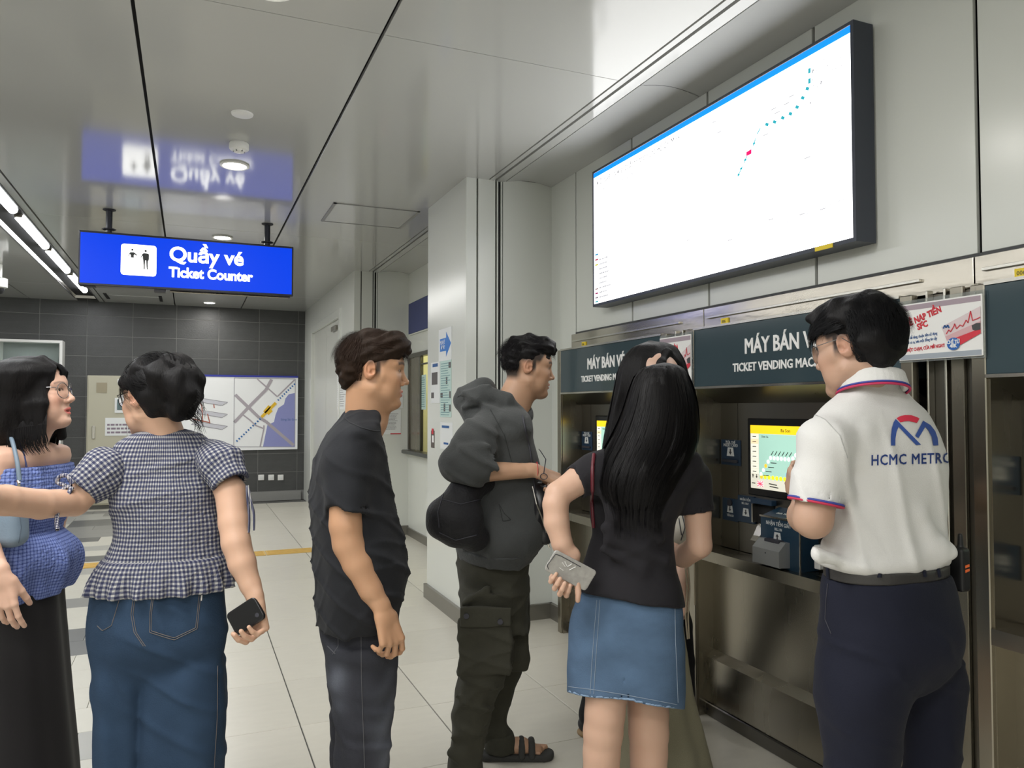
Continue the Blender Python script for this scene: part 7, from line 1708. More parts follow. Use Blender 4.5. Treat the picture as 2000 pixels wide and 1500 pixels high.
# ---------------------------------------------------------------- woman behind with middle parting
def woman_beige():
    d0 = 2.90; ph = 150; g = P(1262, 1540, d0)
    r = root('person', (g[0], g[1], 0), 'woman with long parted black hair and long beige skirt, mostly hidden behind another', 'person')
    lat, fw = dirs(ph)
    H = Head(P(1279, 740, 2.92), 122, pitch=-10, sc=0.98)
    sd = SDF(); build_head(sd, H, True)
    sd.cone(H.W((0, -0.02, -0.06)), P(1262, 860, 2.94), 0.047, 0.052, 0.03)
    sd.loft(imgloft([(870, 1215, 1310, d0, .5), (960, 1205, 1310, d0), (1050, 1215, 1300, d0), (1150, 1205, 1310, d0)], ph, .6), math.radians(ph), 0.03)
    arm(sd, [P(1318, 900, 2.90), P(1330, 1010, 2.88), P(1333, 1060, 2.86), P(1329, 1120, 2.78), P(1333, 1145, 2.76)], [0.040, 0.036, 0.034, 0.028, 0.023], 0.01)
    hand(sd, P(1333, 1148, 2.75), -UP*0.95+CR*0.1, -CR*0.6+FH*0.3, 1, 0.9)
    arm(sd, [P(1205, 900, 2.94), P(1200, 1010, 2.97), P(1230, 1060, 2.7)], [0.040, 0.036, 0.026], 0.01); hand(sd, P(1235, 1060, 2.80), CR*0.8-UP*0.3, FH, 1, 0.9)
    for x in (1240, 1285): sd.cone(P(x, 1250, d0), P(x, 1530, d0), 0.05, 0.035, 0.02)
    emit_body(r, sd, [hbox(H, 0.0030)], H, (0.58, 0.38, 0.29), (0.45, 0.15, 0.13), (0.03, 0.02, 0.018), female=True, flush=0.1)
    eyes(H, r)
    hs_ = SDF()
    L_ = imgloft([(668, 1258, 1302, 2.98), (676, 1240, 1318, 2.98), (692, 1222, 1330, 2.98), (720, 1208, 1340, 2.98), (760, 1200, 1342, 2.98), (800, 1192, 1305, 2.98), (840, 1184, 1300, 2.98), (880, 1178, 1290, 2.98), (930, 1182, 1280, 2.98), (960, 1190, 1270, 2.98)], ph, .8)
    hs_.loft(L_, math.radians(ph), 0.02, ex=2.1, fold=foldfn(0.004, 16, 5, 2), rnd=0.02)
    H.ell(hs_, (0, 0.105, 0.015), (0.070, 0.078, 0.090), 0.01, 's')
    for sx in (-1, 1): H.cone(hs_, (sx*0.010, 0.036, 0.114), (sx*0.060, 0.040, 0.066), 0.012, 0.011, 0.012); H.cone(hs_, (sx*0.060, 0.040, 0.066), (sx*0.078, 0.028, -0.08), 0.011, 0.018, 0.02)
    hs_.noise(0.003, 70, 5, stretch=(1, 1, .3)); rawmesh('hair', hs_.mesh(0.0045), m_hairk, r)
    V, F_ = loft_strands(L_, 9, 1800, P(1270, 676, 2.98)[2], min(q[2] for q in L_), wd=0.0016, ex=2.1, ang=(190, 330)); mesh_np('hair_strands', V, F_, m_str, r, True)['kind'] = 'stuff'
    sh = SDF(); sh.loft(imgloft([(880, 1215, 1318, d0, .5), (900, 1205, 1325, d0, .5), (960, 1205, 1318, d0), (1040, 1215, 1310, d0), (1100, 1210, 1312, d0)], ph, .62), math.radians(ph), 0.02)
    sh.cone(P(1316, 905, 2.90), P(1329, 1035, 2.755), 0.050, 0.052, 0.02); sh.cone(P(1205, 905, 2.94), P(1200, 1000, 2.97), 0.050, 0.048, 0.02); sh.noise(0.004, 50, 9)
    bl = cloth('blouse', sh, 0.006, fabric('cream_blouse', (0.48, 0.46, 0.40), 0.8), r)
    bb = bvh(bl); printlines('black_cords', bb, [[(1332, 1005), (1338, 1030), (1330, 1055)], [(1326, 1012), (1331, 1045)]], 0.0018, m_ink, bl)
    sk = SDF(); sk.loft(imgloft([(1095, 1212, 1312, d0), (1150, 1195, 1322, d0), (1250, 1175, 1335, d0), (1350, 1160, 1350, d0), (1420, 1152, 1368, d0), (1480, 1145, 1384, d0), (1540, 1140, 1398, d0)], 150, .85), math.radians(150), 0.02, fold=foldfn(0.010, 11, 15, 2)); sk.noise(0.002, 40, 3)
    cloth('skirt', sk, 0.0065, fabric('beige_gauze', (0.24, 0.225, 0.155), 0.9, bump=0.3, bscale=500), r)
    for x in (1240, 1290): q = P(x, 1545, d0); shoe(r, q-fw*0.03, ph, m_ink, 0.23, 0.04)
    # beige bag cords hanging beside the arm
    for k, l in enumerate((((1338, 1100), (1342, 1150), (1339, 1200), (1343, 1248)), ((1343, 1100), (1347, 1150), (1344, 1200), (1346, 1247)), ((1356, 1085), (1357, 1130), (1357, 1182)))):
        V, F_ = locks([smoothline([P(x, y_, 2.72) for x, y_ in l], 10)], 0.0032 if k < 2 else 0.0026, 0.003 if k < 2 else 0.0024, 6); mesh_np('bag_cord', V, F_, mat('beige_cord', (0.33, 0.28, 0.20), 0.8), r, True)
    return r
# ---------------------------------------------------------------- hidden person in black
def person_black():
    d0 = 3.28; ph = 35; lat, fw = dirs(ph); g = P(1255, 1435, d0)
    r = root('person', (g[0], g[1], 0), 'person in black clothes and tan-soled black shoes almost hidden behind two women', 'person')
    H = Head(P(1262, 775, 3.28), 40, pitch=-18, sc=0.92)
    sd = SDF(); build_head(sd, H, True, face=False); sd.cone(H.W((0, -0.02, -0.06)), P(1258, 870, 3.28), 0.046, 0.05, 0.03)
    sd.loft(imgloft([(880, 1215, 1300, d0, .5), (1000, 1215, 1300, d0), (1130, 1210, 1305, d0)], ph, .6), math.radians(ph), 0.03)
    for s1 in (-1, 1): arm(sd, [P(1258+s1*48, 890, d0), P(1258+s1*52, 990, d0-0.1), P(1258+s1*20, 1000, d0+0.2)], [0.04, 0.035, 0.024], 0.01); hand(sd, P(1258+s1*15, 1000, d0+0.22), FH, -UP, s1*-1, 0.9)
    for a, b_, c_ in (((1225, 1130, 3.28), (1195, 1300, 3.26), (1150, 1412, 3.25)), ((1285, 1130, 3.32), (1320, 1240, 3.34), (1335, 1360, 3.40))): sd.cone(P(*a), P(*b_), 0.06, 0.045, 0.02); sd.cone(P(*b_), P(*c_), 0.045, 0.032, 0.02)
    emit_body(r, sd, [], H, (0.55, 0.36, 0.27), (0.45, 0.18, 0.15), (0.02, 0.016, 0.015), hb=0.008, female=True)
    hs_ = SDF(); H.ell(hs_, (0, -0.012, 0.035), (0.084, 0.105, 0.088), 0.01); H.ell(hs_, (0, -0.05, -0.03), (0.075, 0.06, 0.08), 0.02); hs_.noise(0.003, 70, 5); rawmesh('hair', hs_.mesh(0.005), m_hairk, r)
    sh = SDF(); sh.loft(imgloft([(885, 1205, 1308, d0, .5), (960, 1205, 1305, d0), (1100, 1205, 1312, d0), (1160, 1205, 1318, d0)], ph, .62), math.radians(ph), 0.02)
    for s1 in (-1, 1): sh.cone(P(1258+s1*48, 895, d0), P(1258+s1*52, 985, d0-0.1), 0.045, 0.045, 0.02)
    cloth('top', sh, 0.007, m_hairk and fabric('plain_black', (0.008, 0.008, 0.009)), r)
    j = SDF(); j.loft(imgloft([(1100, 1203, 1318, d0), (1150, 1204, 1318, d0), (1190, 1215, 1310, d0)], ph, .8), math.radians(ph), 0.02)
    for pts in ([(1225, 1150, 3.28, .10), (1205, 1270, 3.27, .085), (1180, 1340, 3.26, .08), (1163, 1395, 3.25, .072)], [(1295, 1150, 3.32, .09), (1318, 1220, 3.34, .075), (1326, 1290, 3.36, .068), (1330, 1350, 3.40, .062)]):
        for a, b_ in zip(pts[:-1], pts[1:]): j.cone(P(*a[:3]), P(*b_[:3]), a[3], b_[3], 0.01)
    cloth('trousers', j, 0.007, fabric('black_trousers', (0.008, 0.008, 0.010)), r)
    m_tan = mat('tan_sole', (0.30, 0.20, 0.10), 0.7)
    for (x, y_, dd, a) in ((1144, 1428, 3.26, 60), (1326, 1385, 3.40, -28)):
        l2, f2 = dirs(a); q = P(x, y_, dd); shoe(r, q-f2*0.02, a, mat('black_shoe', (0.01, 0.01, 0.012), 0.5), 0.24, 0.042, sole=m_tan)
    return r
# ---------------------------------------------------------------- woman in gingham blouse
def woman_gingham():
    d0 = 2.20; ph = -14; lat, fw = dirs(ph); g = P(312, 1743, d0)
    r = root('person', (g[0], g[1], 0), 'woman with pinned-up black hair, checked ruffle blouse and wide blue jeans, seen from behind', 'person')
    H = Head(P(302, 775, 2.19), -62, pitch=-4, sc=0.94)
    sd = SDF(); build_head(sd, H, True)
    sd.cone(H.W((0, -0.02, -0.05)), P(325, 852, 2.20), 0.047, 0.050, 0.02); sd.cone(H.W((0, 0.005, -0.075)), P(318, 860, 2.24), 0.036, 0.045, 0.02)
    sd.loft(imgloft([(870, 262, 385, d0, .5), (920, 245, 392, d0), (1000, 250, 398, d0), (1060, 255, 400, d0), (1150, 225, 405, d0), (1250, 215, 405, d0)], ph, .6), math.radians(ph), 0.03)
    arm(sd, [P(412, 900, 2.22), P(450, 960, 2.17), P(456, 1020, 2.14), P(461, 1060, 2.12), P(473, 1100, 2.11), P(489, 1142, 2.10), P(498, 1166, 2.09)], [0.034, 0.0420, 0.0405, 0.0390, 0.0370, 0.0280, 0.0235], 0.008)
    hand(sd, P(500, 1174, 2.09), -UP*0.96+CR*0.10, -FH*0.80-CR*0.55, -1, 0.92, curls=((62, 55, 25), (66, 55, 25), (70, 55, 25), (72, 55, 25)), thumb=(25, 0))
    arm(sd, [P(240, 912, 2.18), P(180, 948, 2.10), P(146, 981, 2.07), P(80, 985, 1.95), P(10, 977, 1.83), P(-90, 962, 1.66)], [0.034, 0.0400, 0.0370, 0.0375, 0.0365, 0.0260], 0.008)
    hand(sd, P(-98, 960, 1.645), -CR*0.8-FH*0.6, -UP, 1, 0.92)
    for x in (240, 352): sd.cone(P(x, 1250, d0), P(x, 1500, d0), 0.055, 0.045, 0.02); sd.cone(P(x, 1500, d0), P(x, 1690, d0), 0.045, 0.034, 0.02)
    bx = [hbox(H, 0.0026), pbox(P(495, 1205, 2.09), (0.065, 0.075, 0.08), 0.0026), pbox(P(470, 1050, 2.13), (0.075, 0.075, 0.19), 0.005), pbox(P(110, 985, 2.0), (0.19, 0.22, 0.07), 0.0056)]
    emit_body(r, sd, bx, H, (0.56, 0.35, 0.245), (0.50, 0.14, 0.12), (0.02, 0.016, 0.015), female=True, flush=0.3)
    eyes(H, r); glasses(H, r, mat('black_frame', (0.01, 0.01, 0.01), 0.3), (0.026, 0.022), th=0.0013)
    # pinned-up hair
    hs_ = SDF(); H.ell(hs_, (0, -0.008, 0.050), (0.086, 0.108, 0.078), 0.01); H.ell(hs_, (0, -0.045, 0.005), (0.084, 0.075, 0.082), 0.02)
    for c_, q in (((0.035, -0.115, 0.045), .045), ((-0.025, -0.120, 0.035), .045), ((0.055, -0.090, 0.000), .042), ((0.0, -0.125, 0.000), .045), ((0.07, -0.06, 0.045), .040), ((0.02, -0.085, 0.090), .040), ((-0.05, -0.08, 0.06), .04), ((0.045, -0.085, -0.035), .035), ((-0.01, -0.095, -0.038), .036)): H.ell(hs_, c_, (q, q, q), 0.018)
    H.ell(hs_, (0, 0.105, 0.010), (0.058, 0.038, 0.050), 0.01, 's')
    H.ell(hs_, (-0.085, 0.002, -0.020), (0.016, 0.022, 0.024), 0.006, 's')
    hs_.noise(0.006, 75, 43, stretch=(1.3, 1, .6)); rawmesh('hair', hs_.mesh(0.0044), m_hairk, r)
    def reg(p): return 1.0*((p[:, 2] > 0.03) | (p[:, 1] < -0.02))
    def comb(p): c = np.zeros_like(p); c[:, 0] = 0.8*np.sin(p[:, 2]*50)+0.4; c[:, 1] = -1.0; c[:, 2] = 0.8*np.cos(p[:, 0]*60); return c
    V, F_ = short_hair(H, 45, 4500, reg, comb, lambda p: np.full(len(p), 0.085), lift=0.04, wd=0.0013, base=0.017); mesh_np('hair_strands', V, F_, m_str, r, True)['kind'] = 'stuff'
    rr_ = np.random.RandomState(3); ps = []
    for k in range(46):
        y0 = 745+rr_.rand()*75; x0 = 362+rr_.rand()*14; e = (x0+12+rr_.rand()*22, y0+25+rr_.rand()*30)
        ps.append(smoothline([P(x0-12, y0-8, 2.15), P(x0+5, y0+6, 2.14), P(x0+16+rr_.rand()*8, y0+18, 2.13), P(*e, 2.13)], 8))
    for k in range(14):
        y0 = 740+rr_.rand()*40; ps.append(smoothline([P(252+rr_.rand()*5, y0, 2.22), P(243+rr_.rand()*5, y0+30, 2.22), P(248+rr_.rand()*10, y0+60+rr_.rand()*20, 2.22)], 8))
    for k in range(30):
        a = rr_.rand()*2.4+0.4; c_ = np.array((312, 758)); q = lambda rad, a_: (c_[0]+rad*math.cos(a_)*1.08, c_[1]-rad*math.sin(a_))
        ps.append(smoothline([P(*q(60, a), 2.14), P(*q(69+4*rr_.rand(), a+0.15), 2.14), P(*q(66+9*rr_.rand(), a+0.35+0.2*rr_.rand()), 2.14)], 8))
    V, F_ = locks(ps, 0.0011, 0.0004, 3); mesh_np('loose_hair', V, F_, m_str, r, True)['kind'] = 'stuff'
    # blouse
    m_g = gingham('grey_gingham', (0.030, 0.034, 0.075), (0.38, 0.375, 0.36), 1/0.0118, (0.125, 0.13, 0.17), bump=0.6)
    sh = SDF()
    sh.loft(imgloft([(838, 290, 360, d0, .75), (846, 268, 382, d0, .6), (860, 244, 402, d0, .5), (885, 229, 412, d0, .5), (920, 220, 414, d0, .52), (960, 222, 415, d0), (1000, 228, 420, d0), (1030, 233, 424, d0), (1050, 231, 426, d0), (1075, 222, 430, d0), (1100, 210, 434, d0), (1120, 205, 436, d0)], ph, .62), math.radians(ph), 0.02, fold=foldfn(0.0025, 7, 71, 6))
    sh.ell(P(322, 832, 2.20), (0.050, 0.050, 0.030), 0.004, 's')
    sh.noise(0.0018, 40, 72); sh.crease(0.0025, 60, UP-CR*0.5, 73, 0.45)
    t = cloth('blouse', sh, 0.0048, m_g, r, uvf=body_uv(P(322, 1000, d0), ph, 0.150))
    # peplum frill with wavy hem
    pe = SDF()
    def frill(u, v, Z, an):
        zt = np.clip((P(0, 1098, d0)[2]-Z)/0.075, 0, 1); return zt*(0.009*np.sin(an*21+Z*12)+0.006*np.sin(an*13+1.3))
    pe.loft(imgloft([(1085, 214, 433, d0), (1100, 203, 439, d0), (1115, 196, 443, d0), (1130, 190, 446, d0), (1150, 186, 447, d0)], ph, .68), math.radians(ph), 0.0, fold=frill)
    zc = P(0, 1150, d0)[2]
    lo_, hi_ = pe.bounds(0)
    cP = P(316, 1130, d0)
    pe.loft(imgloft([(1128, 206, 430, d0), (1140, 202, 432, d0), (1150, 200, 433, d0), (1162, 199, 434, d0)], ph, .68), math.radians(ph), 0.0, op='s', fold=frill)
    cloth('peplum', pe, 0.0045, m_g, t, uvf=body_uv(P(322, 1000, d0), ph, 0.150))
    for nm, pts, rs in (('puff_sleeve', [P(408, 888, 2.215), P(432, 905, 2.19), P(450, 945, 2.165)], [0.048, 0.057, 0.052]), ('puff_sleeve', [P(238, 905, 2.17), P(205, 920, 2.13), P(158, 958, 2.085)], [0.046, 0.062, 0.054])):
        g_ = SDF(); sleeve(g_, pts, rs, 0.02, wall=0.010, depth=0.02); 
        ax = pts[-1]-pts[-2]; ax /= np.linalg.norm(ax); u1 = np.cross(ax, FH); u1 /= np.linalg.norm(u1); u2 = np.cross(ax, u1)
        for k in range(12):
            a = 2*math.pi*k/12; dv = u1*math.cos(a)+u2*math.sin(a); g_.cone(pts[-1]-ax*0.012+dv*(rs[-1]-0.006), pts[-1]-ax*0.075+dv*(rs[-2]-0.002), 0.006, 0.008, 0.012)
        g_.noise(0.0025, 55, 75)
        so = cloth(nm, g_, 0.0042, m_g, t, uvf=tube_uv(pts[0], pts[-1], 0))
        e = pts[-1]; ps = []
    m_tie = gingham('tie_gingham', (0.028, 0.032, 0.07), (0.45, 0.44, 0.43), 1/0.006, (0.15, 0.15, 0.2))
    for l in ([(482, 948), (484, 980), (487, 1010), (486, 1040)], [(484, 948), (490, 978), (496, 1005), (496, 1036)]):
        pts = smoothline([P(x, y_, 2.12) for x, y_ in l], 16); V, F_ = locks([pts], 0.0042, 0.0034, 6); mesh_np('sleeve_tie', V, F_, m_tie, t, True, uv=V*np.array((1, 1, 1)))
    for l in ([(140, 950), (124, 955), (116, 985), (111, 1010), (112, 1035)], [(142, 945), (132, 930), (118, 930), (112, 942), (128, 948)], [(140, 952), (128, 975), (120, 995)]):
        pts = smoothline([P(x, y_, 2.03-0.0011*max(0, y_-950)) for x, y_ in l], 20); V, F_ = locks([pts], 0.0062, 0.0052, 6); mesh_np('sleeve_tie', V, F_, m_tie, t, True, uv=V*np.array((1, 1, 1)))
    # jeans
    m_j = mat('dark_blue_denim', (0.026, 0.050, 0.092), 0.85, spec=0.2, var=0.35, vscale=6, bump=0.2, bscale=280)
    j = SDF()
    j.loft(imgloft([(1100, 205, 425, d0), (1140, 197, 428, d0), (1180, 192, 431, d0), (1220, 187, 434, d0, .68), (1255, 190, 434, d0, .66), (1300, 205, 420, d0, .55), (1340, 235, 390, d0, .45)], ph, .66), math.radians(ph), 0.02)
    j.loft(imgloft([(1235, 205, 285, 2.18, .7), (1300, 190, 288, 2.165), (1400, 190, 282, 2.16), (1500, 191, 276, 2.16), (1600, 191, 275, 2.16), (1745, 190, 278, 2.16)], ph, 1.1), math.radians(ph), 0.03, fold=foldfn(0.005, 5, 81, 7))
    j.loft(imgloft([(1235, 310, 420, 2.21, .7), (1300, 287, 435, 2.22), (1400, 283, 438, 2.22), (1500, 277, 434, 2.22), (1600, 278, 430, 2.22), (1700, 280, 428, 2.22)], ph, 1.0), math.radians(ph), 0.012, fold=foldfn(0.005, 5, 83, 7))
    j.noise(0.0022, 34, 84); j.crease(0.004, 45, CR+UP*0.25, 85, 0.45); j.crease(0.003, 60, UP+CR*0.5, 86, 0.4)
    jo = cloth('jeans', j, 0.0062, m_j, r); bj = bvh(jo); m_th = mat('tan_thread', (0.16, 0.14, 0.13), 0.8)
    printlines('stitching', bj, [[(297, 1160), (293, 1200), (292, 1235), (340, 1250), (385, 1228), (392, 1160)], [(300, 1160), (296, 1200), (295, 1232), (340, 1246), (382, 1226), (389, 1160)], [(238, 1155), (226, 1195), (218, 1222), (200, 1232), (190, 1222)], [(262, 1158), (256, 1200), (262, 1235), (280, 1262)], [(265, 1158), (260, 1200), (266, 1235), (284, 1262)], [(203, 1146), (240, 1153), (300, 1158), (395, 1150)], [(425, 1300), (424, 1400), (418, 1500)]], 0.0010, m_th, jo)
    printlines('pocket_label', bj, [[(394, 1162), (393, 1173)]], 0.0022, m_text, jo)
    for x, dd in ((235, 2.16), (350, 2.22)): q = P(x, 1740, dd); shoe(r, q-fw*0.08, ph, m_white, 0.24, 0.042)
    # phone
    c = P(481, 1203, 2.065); ux = P(493, 1168, 2.06)-P(440, 1203, 2.06); ux /= np.linalg.norm(ux); uz = FH*0.93+CR*0.30; uz -= ux*(uz@ux); uz /= np.linalg.norm(uz); uy = np.cross(uz, ux)
    pr_ = root('phone', c, 'black rounded phone in the checked-blouse woman\'s lowered right hand', 'phone')
    s_ = SDF(); ex = np.abs(np.stack([ux, uy, uz], 1))@np.array((0.047, 0.034, 0.008))
    def fn(X, Y, Z):
        x = X-c[0]; y = Y-c[1]; z = Z-c[2]; a = np.abs(x*ux[0]+y*ux[1]+z*ux[2])-0.047+0.012; b_ = np.abs(x*uy[0]+y*uy[1]+z*uy[2])-0.034+0.012; q = np.abs(x*uz[0]+y*uz[1]+z*uz[2])-0.0065
        dd = np.sqrt(np.maximum(a, 0)**2+np.maximum(b_, 0)**2)+np.minimum(np.maximum(a, b_), 0)-0.012
        return np.sqrt(np.maximum(dd+.003, 0)**2+np.maximum(q+.003, 0)**2)+np.minimum(np.maximum(dd+.003, q+.003), 0)-.003
    s_.add(fn, c-ex, c+ex, 0); cloth('body', s_, 0.0022, mat('phone_black', (0.008, 0.008, 0.009), 0.3), pr_)
    MB().tube(c-uz*0.0072+ux*0.03+uy*0.015, c-uz*0.0062+ux*0.03+uy*0.015, 0.006, 14).build('camera_lens', m_ink, pr_, True)
    return r
# ---------------------------------------------------------------- girl with glasses in blue check top
def girl_blue():
    d0 = 2.34; ph = 92; lat, fw = dirs(ph); g = P(45, 1685, d0)
    r = root('person', (g[0], g[1], 0), 'young woman with glasses, long black hair, blue strapless checked top and black skirt', 'person')
    H = Head(P(70, 768, 2.31), 80, pitch=8, sc=0.93)
    sd = SDF(); build_head(sd, H, True, mouth=0.004, lipf=1.15)
    sd.cone(H.W((0, -0.018, -0.06)), P(50, 875, 2.33), 0.044, 0.048, 0.03); sd.cone(H.W((0, 0.012, -0.085)), P(60, 875, 2.30), 0.034, 0.040, 0.03)
    sd.loft(imgloft([(862, 25, 75, d0, .6), (873, -5, 95, d0, .5), (890, -24, 104, d0, .55), (915, -24, 100, d0, .55), (960, -20, 100, d0, .55), (1030, -15, 85, d0), (1090, -5, 80, d0)], ph, .62), math.radians(ph), 0.025)
    arm(sd, [P(-12, 905, 2.20), P(-45, 1020, 2.14), P(-30, 1060, 2.12), P(-2, 1115, 2.09)], [0.044, 0.036, 0.035, 0.024], 0.012)
    hand(sd, P(2, 1124, 2.085), -UP*0.97+CR*0.10, FH*0.9-CR*0.2, -1, 0.93, curls=((14, 18, 10), (20, 22, 12), (26, 24, 14), (30, 26, 14)), thumb=(24, 20))
    arm(sd, [P(104, 905, 2.47), P(113, 1000, 2.52), P(105, 1035, 2.53), P(85, 1110, 2.5)], [0.038, 0.0315, 0.031, 0.022], 0.01); hand(sd, P(83, 1115, 2.49), -UP, -CR, 1, 0.9)
    for x in (20, 70): sd.cone(P(x, 1210, d0), P(x, 1640, d0), 0.045, 0.035, 0.02)
    emit_body(r, sd, [hbox(H, 0.0026), pbox(P(8, 1170, 2.085), (0.08, 0.08, 0.11), 0.0026), pbox(P(50, 900, 2.33), (0.22, 0.22, 0.09), 0.0052)], H, (0.62, 0.39, 0.29), (0.52, 0.13, 0.11), (0.045, 0.03, 0.026), female=True, flush=0.45)
    eyes(H, r, (8, 6)); glasses(H, r, m_metalg, (0.0280, 0.0255), th=0.0012)
    MB().box(H.W((-0.008, 0.080, -0.0715))-0.004, H.W((-0.008, 0.080, -0.0715))+0.004).build('teeth', m_text, r)
    # hair: falls straight from a centre parting, swept behind the near shoulder
    hs_ = SDF()
    L_ = imgloft([(702, 22, 88, 2.30), (710, 6, 106, 2.30), (724, -12, 116, 2.30), (745, -28, 110, 2.30), (775, -36, 104, 2.31), (805, -42, 98, 2.31), (835, -46, 92, 2.32), (860, -46, 84, 2.33), (875, -42, 70, 2.33)], ph, .85)
    hs_.loft(L_, math.radians(ph), 0.02, ex=2.1, fold=foldfn(0.003, 18, 91, 1.5), rnd=0.015)
    H.ell(hs_, (0, 0.126, -0.020), (0.125, 0.088, 0.098), 0.008, 's'); H.ell(hs_, (0.0, 0.11, -0.13), (0.05, 0.085, 0.085), 0.01, 's')
    H.ell(hs_, (0, -0.010, 0.032), (0.082, 0.103, 0.090), 0.02); H.ell(hs_, (0, 0.140, 0.018), (0.066, 0.082, 0.088), 0.006, 's')
    H.cone(hs_, (0.004, 0.036, 0.112), (0.044, 0.048, 0.084), 0.011, 0.012, 0.014); H.cone(hs_, (0.044, 0.048, 0.084), (0.072, 0.044, 0.020), 0.012, 0.014, 0.012)
    H.cone(hs_, (-0.004, 0.040, 0.112), (-0.048, 0.054, 0.080), 0.010, 0.009, 0.014); H.cone(hs_, (-0.048, 0.054, 0.080), (-0.074, 0.040, 0.000), 0.010, 0.012, 0.012)
    H.cone(hs_, (-0.074, 0.040, 0.0), (-0.072, 0.034, -0.15), 0.013, 0.016, 0.02)
    for y_, ze in ((0.044, -0.12), (0.026, -0.15), (0.0, -0.16), (-0.03, -0.165), (-0.055, -0.165)): H.cone(hs_, (0.070, y_, 0.05), (0.080, y_, -0.04), 0.014, 0.017, 0.010); H.cone(hs_, (0.080, y_, -0.04), (0.080, y_-0.006, ze), 0.017, 0.004, 0.010)
    hs_.noise(0.0022, 80, 93, stretch=(1, 1, .2)); rawmesh('hair', hs_.mesh(0.0044), m_hairk, r)
    V, F_ = loft_strands(L_, 95, 4000, P(60, 704, 2.3)[2], min(q[2] for q in L_), wd=0.0012, ex=2.1, ang=(95, 300), off=0.003, zj=0.03)
    mesh_np('hair_strands', V, F_, m_str, r, True)['kind'] = 'stuff'
    ps = []; q_ = np.random.RandomState(9)
    for k in range(150): y0 = -0.06+q_.rand()*0.115; e = q_.rand(); ps.append(smoothline([H.W((0.074, y0, -0.07)), H.W((0.086, y0, -0.105)), H.W((0.088, y0-0.004, -0.135)), H.W((0.084, y0-0.012*e, -0.155-0.015*e)), H.W((0.082, y0+0.012*(e-0.6), -0.172-0.03*e))], 9))
    for k in range(60): x = 92+q_.rand()*22; ps.append(smoothline([P(x, 825, 2.40), P(x+2, 850, 2.40), P(x-1, 875, 2.40), P(x+1-3*q_.rand(), 880+30*q_.rand(), 2.40)], 8))
    V, F_ = locks(ps, 0.0022, 0.0004, 3); mesh_np('loose_hair', V, F_, m_str, r, True)['kind'] = 'stuff'
    # strapless top with peplum
    m_b = gingham('blue_check', (0.05, 0.075, 0.23), (0.19, 0.25, 0.52), 1/0.0095, (0.11, 0.15, 0.37), gap=0.35, bump=0.8)
    uvb = body_uv(P(45, 1000, d0), ph, 0.14)
    sh = SDF()
    sh.loft(imgloft([(908, -34, 113, d0), (922, -36, 116, d0), (950, -34, 119, d0), (980, -32, 119, d0), (1005, -29, 112, d0), (1030, -26, 98, d0), (1048, -26, 97, d0)], ph, .66), math.radians(ph), 0.02, fold=lambda u, v, Z, an: 0.0016*np.sin(Z*420)+0.0018*np.sin(an*26))
    t = cloth('top', sh, 0.0042, m_b, r, uvf=uvb)
    pe = SDF()
    zt0 = P(0, 1038, d0)[2]
    def fr(u, v, Z, an):
        q = np.clip((zt0-Z)/0.12, 0, 1); return q*(0.016*np.sin(an*7+0.5)+0.007*np.sin(an*15+Z*14))
    zt1 = P(0, 1030, d0)[2]
    pe.loft(imgloft([(1036, -27, 98, d0), (1046, -28, 108, d0), (1062, -31, 120, d0), (1090, -34, 128, d0), (1120, -35, 122, d0), (1145, -35, 114, d0), (1162, -35, 106, d0)], ph, .70), math.radians(ph), 0.02, fold=fr, rnd=0.004)
    pe.noise(0.003, 40, 96)
    cloth('peplum', pe, 0.0048, m_b, t, uvf=uvb)
    for l in ([(38, 860), (46, 885), (52, 912)], [(88, 862), (100, 885), (110, 910)]):
        bb = None
        pts = smoothline([P(l[0][0], l[0][1], 2.25 if l[0][0] < 60 else 2.37), P(*l[1], 2.232 if l[0][0] < 60 else 2.40), P(*l[2], 2.235 if l[0][0] < 60 else 2.41)], 10); V, F_ = locks([pts], 0.0028, 0.0028, 5); mesh_np('shoulder_strap', V, F_, mat('strap_indigo', (0.05, 0.06, 0.16), 0.7), t, True)
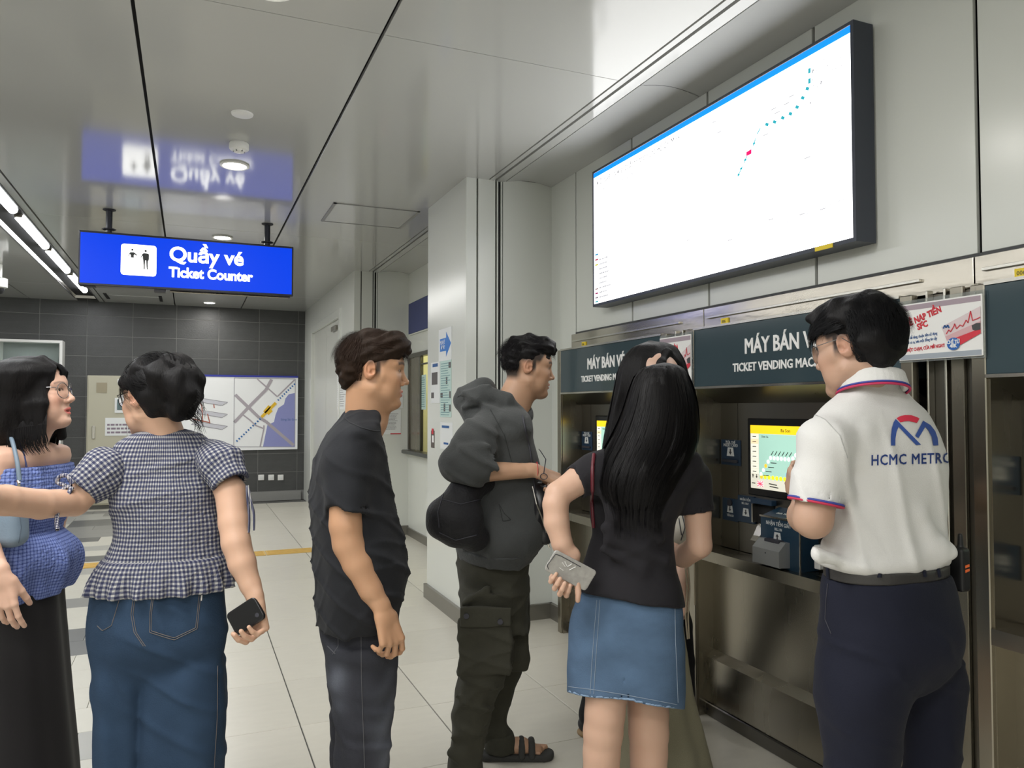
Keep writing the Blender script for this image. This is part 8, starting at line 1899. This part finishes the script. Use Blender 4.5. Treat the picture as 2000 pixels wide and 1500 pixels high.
    sk = SDF(); sk.loft(imgloft([(1045, -22, 90, d0), (1080, -28, 97, d0), (1120, -32, 101, d0), (1180, -36, 104, d0), (1250, -38, 109, d0), (1350, -40, 116, d0), (1450, -44, 124, d0), (1500, -46, 128, d0), (1640, -50, 136, d0)], ph, .8), math.radians(ph), 0.02, fold=foldfn(0.005, 7, 97, 1)); cloth('skirt', sk, 0.0065, fabric('black_skirt', (0.012, 0.011, 0.012), 0.7, bump=0.05), r)
    for x in (25, 75): q = P(x, 1690, d0); shoe(r, q, ph, m_ink, 0.23, 0.04)
    # shoulder bag
    c = P(8, 1022, 2.16); bg = root('handbag', c-UP*0.08, 'grey-blue shoulder bag with silver chain at the girl\'s side, left picture edge', 'bag')
    m_bg = mat('bag_grey_blue', (0.16, 0.215, 0.275), 0.5, bump=0.1, bscale=200)
    s_ = SDF(); s_.boxr(c, (0.060, 0.036, 0.066), 0.030, np.stack([CR, FH, UP], 1), 0.01); s_.cone(P(-20, 975, 2.16), P(34, 978, 2.16), 0.02, 0.012, 0.02); s_.noise(0.002, 40, 99)
    bo = cloth('pouch', s_, 0.0045, m_bg, bg); bb = bvh(bo); printlines('seam', bb, [[(36, 990), (41, 1030), (36, 1060)], [(-10, 1000), (38, 1004)]], 0.0012, mat('seam_blue', (0.09, 0.12, 0.16), 0.6), bo)
    pts = smoothline([P(20, 850, 2.235), P(26, 868, 2.205), P(34, 905, 2.185), P(38, 938, 2.18)], 14); V, F_ = locks([pts], 0.0062, 0.0062, 6); mesh_np('strap', V, F_, m_bg, bg, True)
    ch = MB()
    for k in range(7): y_ = 938+k*6.5; a = P(36+(k % 2)*2-1, y_, 2.178); b_ = P(38-(k % 2)*2, y_+6, 2.178); ch.tube(a, b_, 0.0045, 8)
    ch.build('chain', m_steelb, bg, True)
    return r
# ================================================================ BUILD THE PEOPLE
for f_ in (man_tee, man_hoodie, staff, woman_skirt, woman_beige, person_black, woman_gingham, girl_blue):
    f_()
# joined small print and fittings too small to pick apart
for o in bpy.data.objects:
    if o.type == 'MESH' and o.name.split('.')[0] in ('faint_print', 'screen_print', 'route_line', 'print', 'heading', 'vent_slots', 'leaflets', 'line_dashes', 'streets', 'diagram_lines', 'diagram_floors', 'diagram_stairs', 'station_dot', 'ticket_count_button', 'skyline', 'louvre', 'stitching', 'loose_hair', 'pictogram', 'photo', 'case_print', 'chain'):
        o['kind'] = 'stuff'
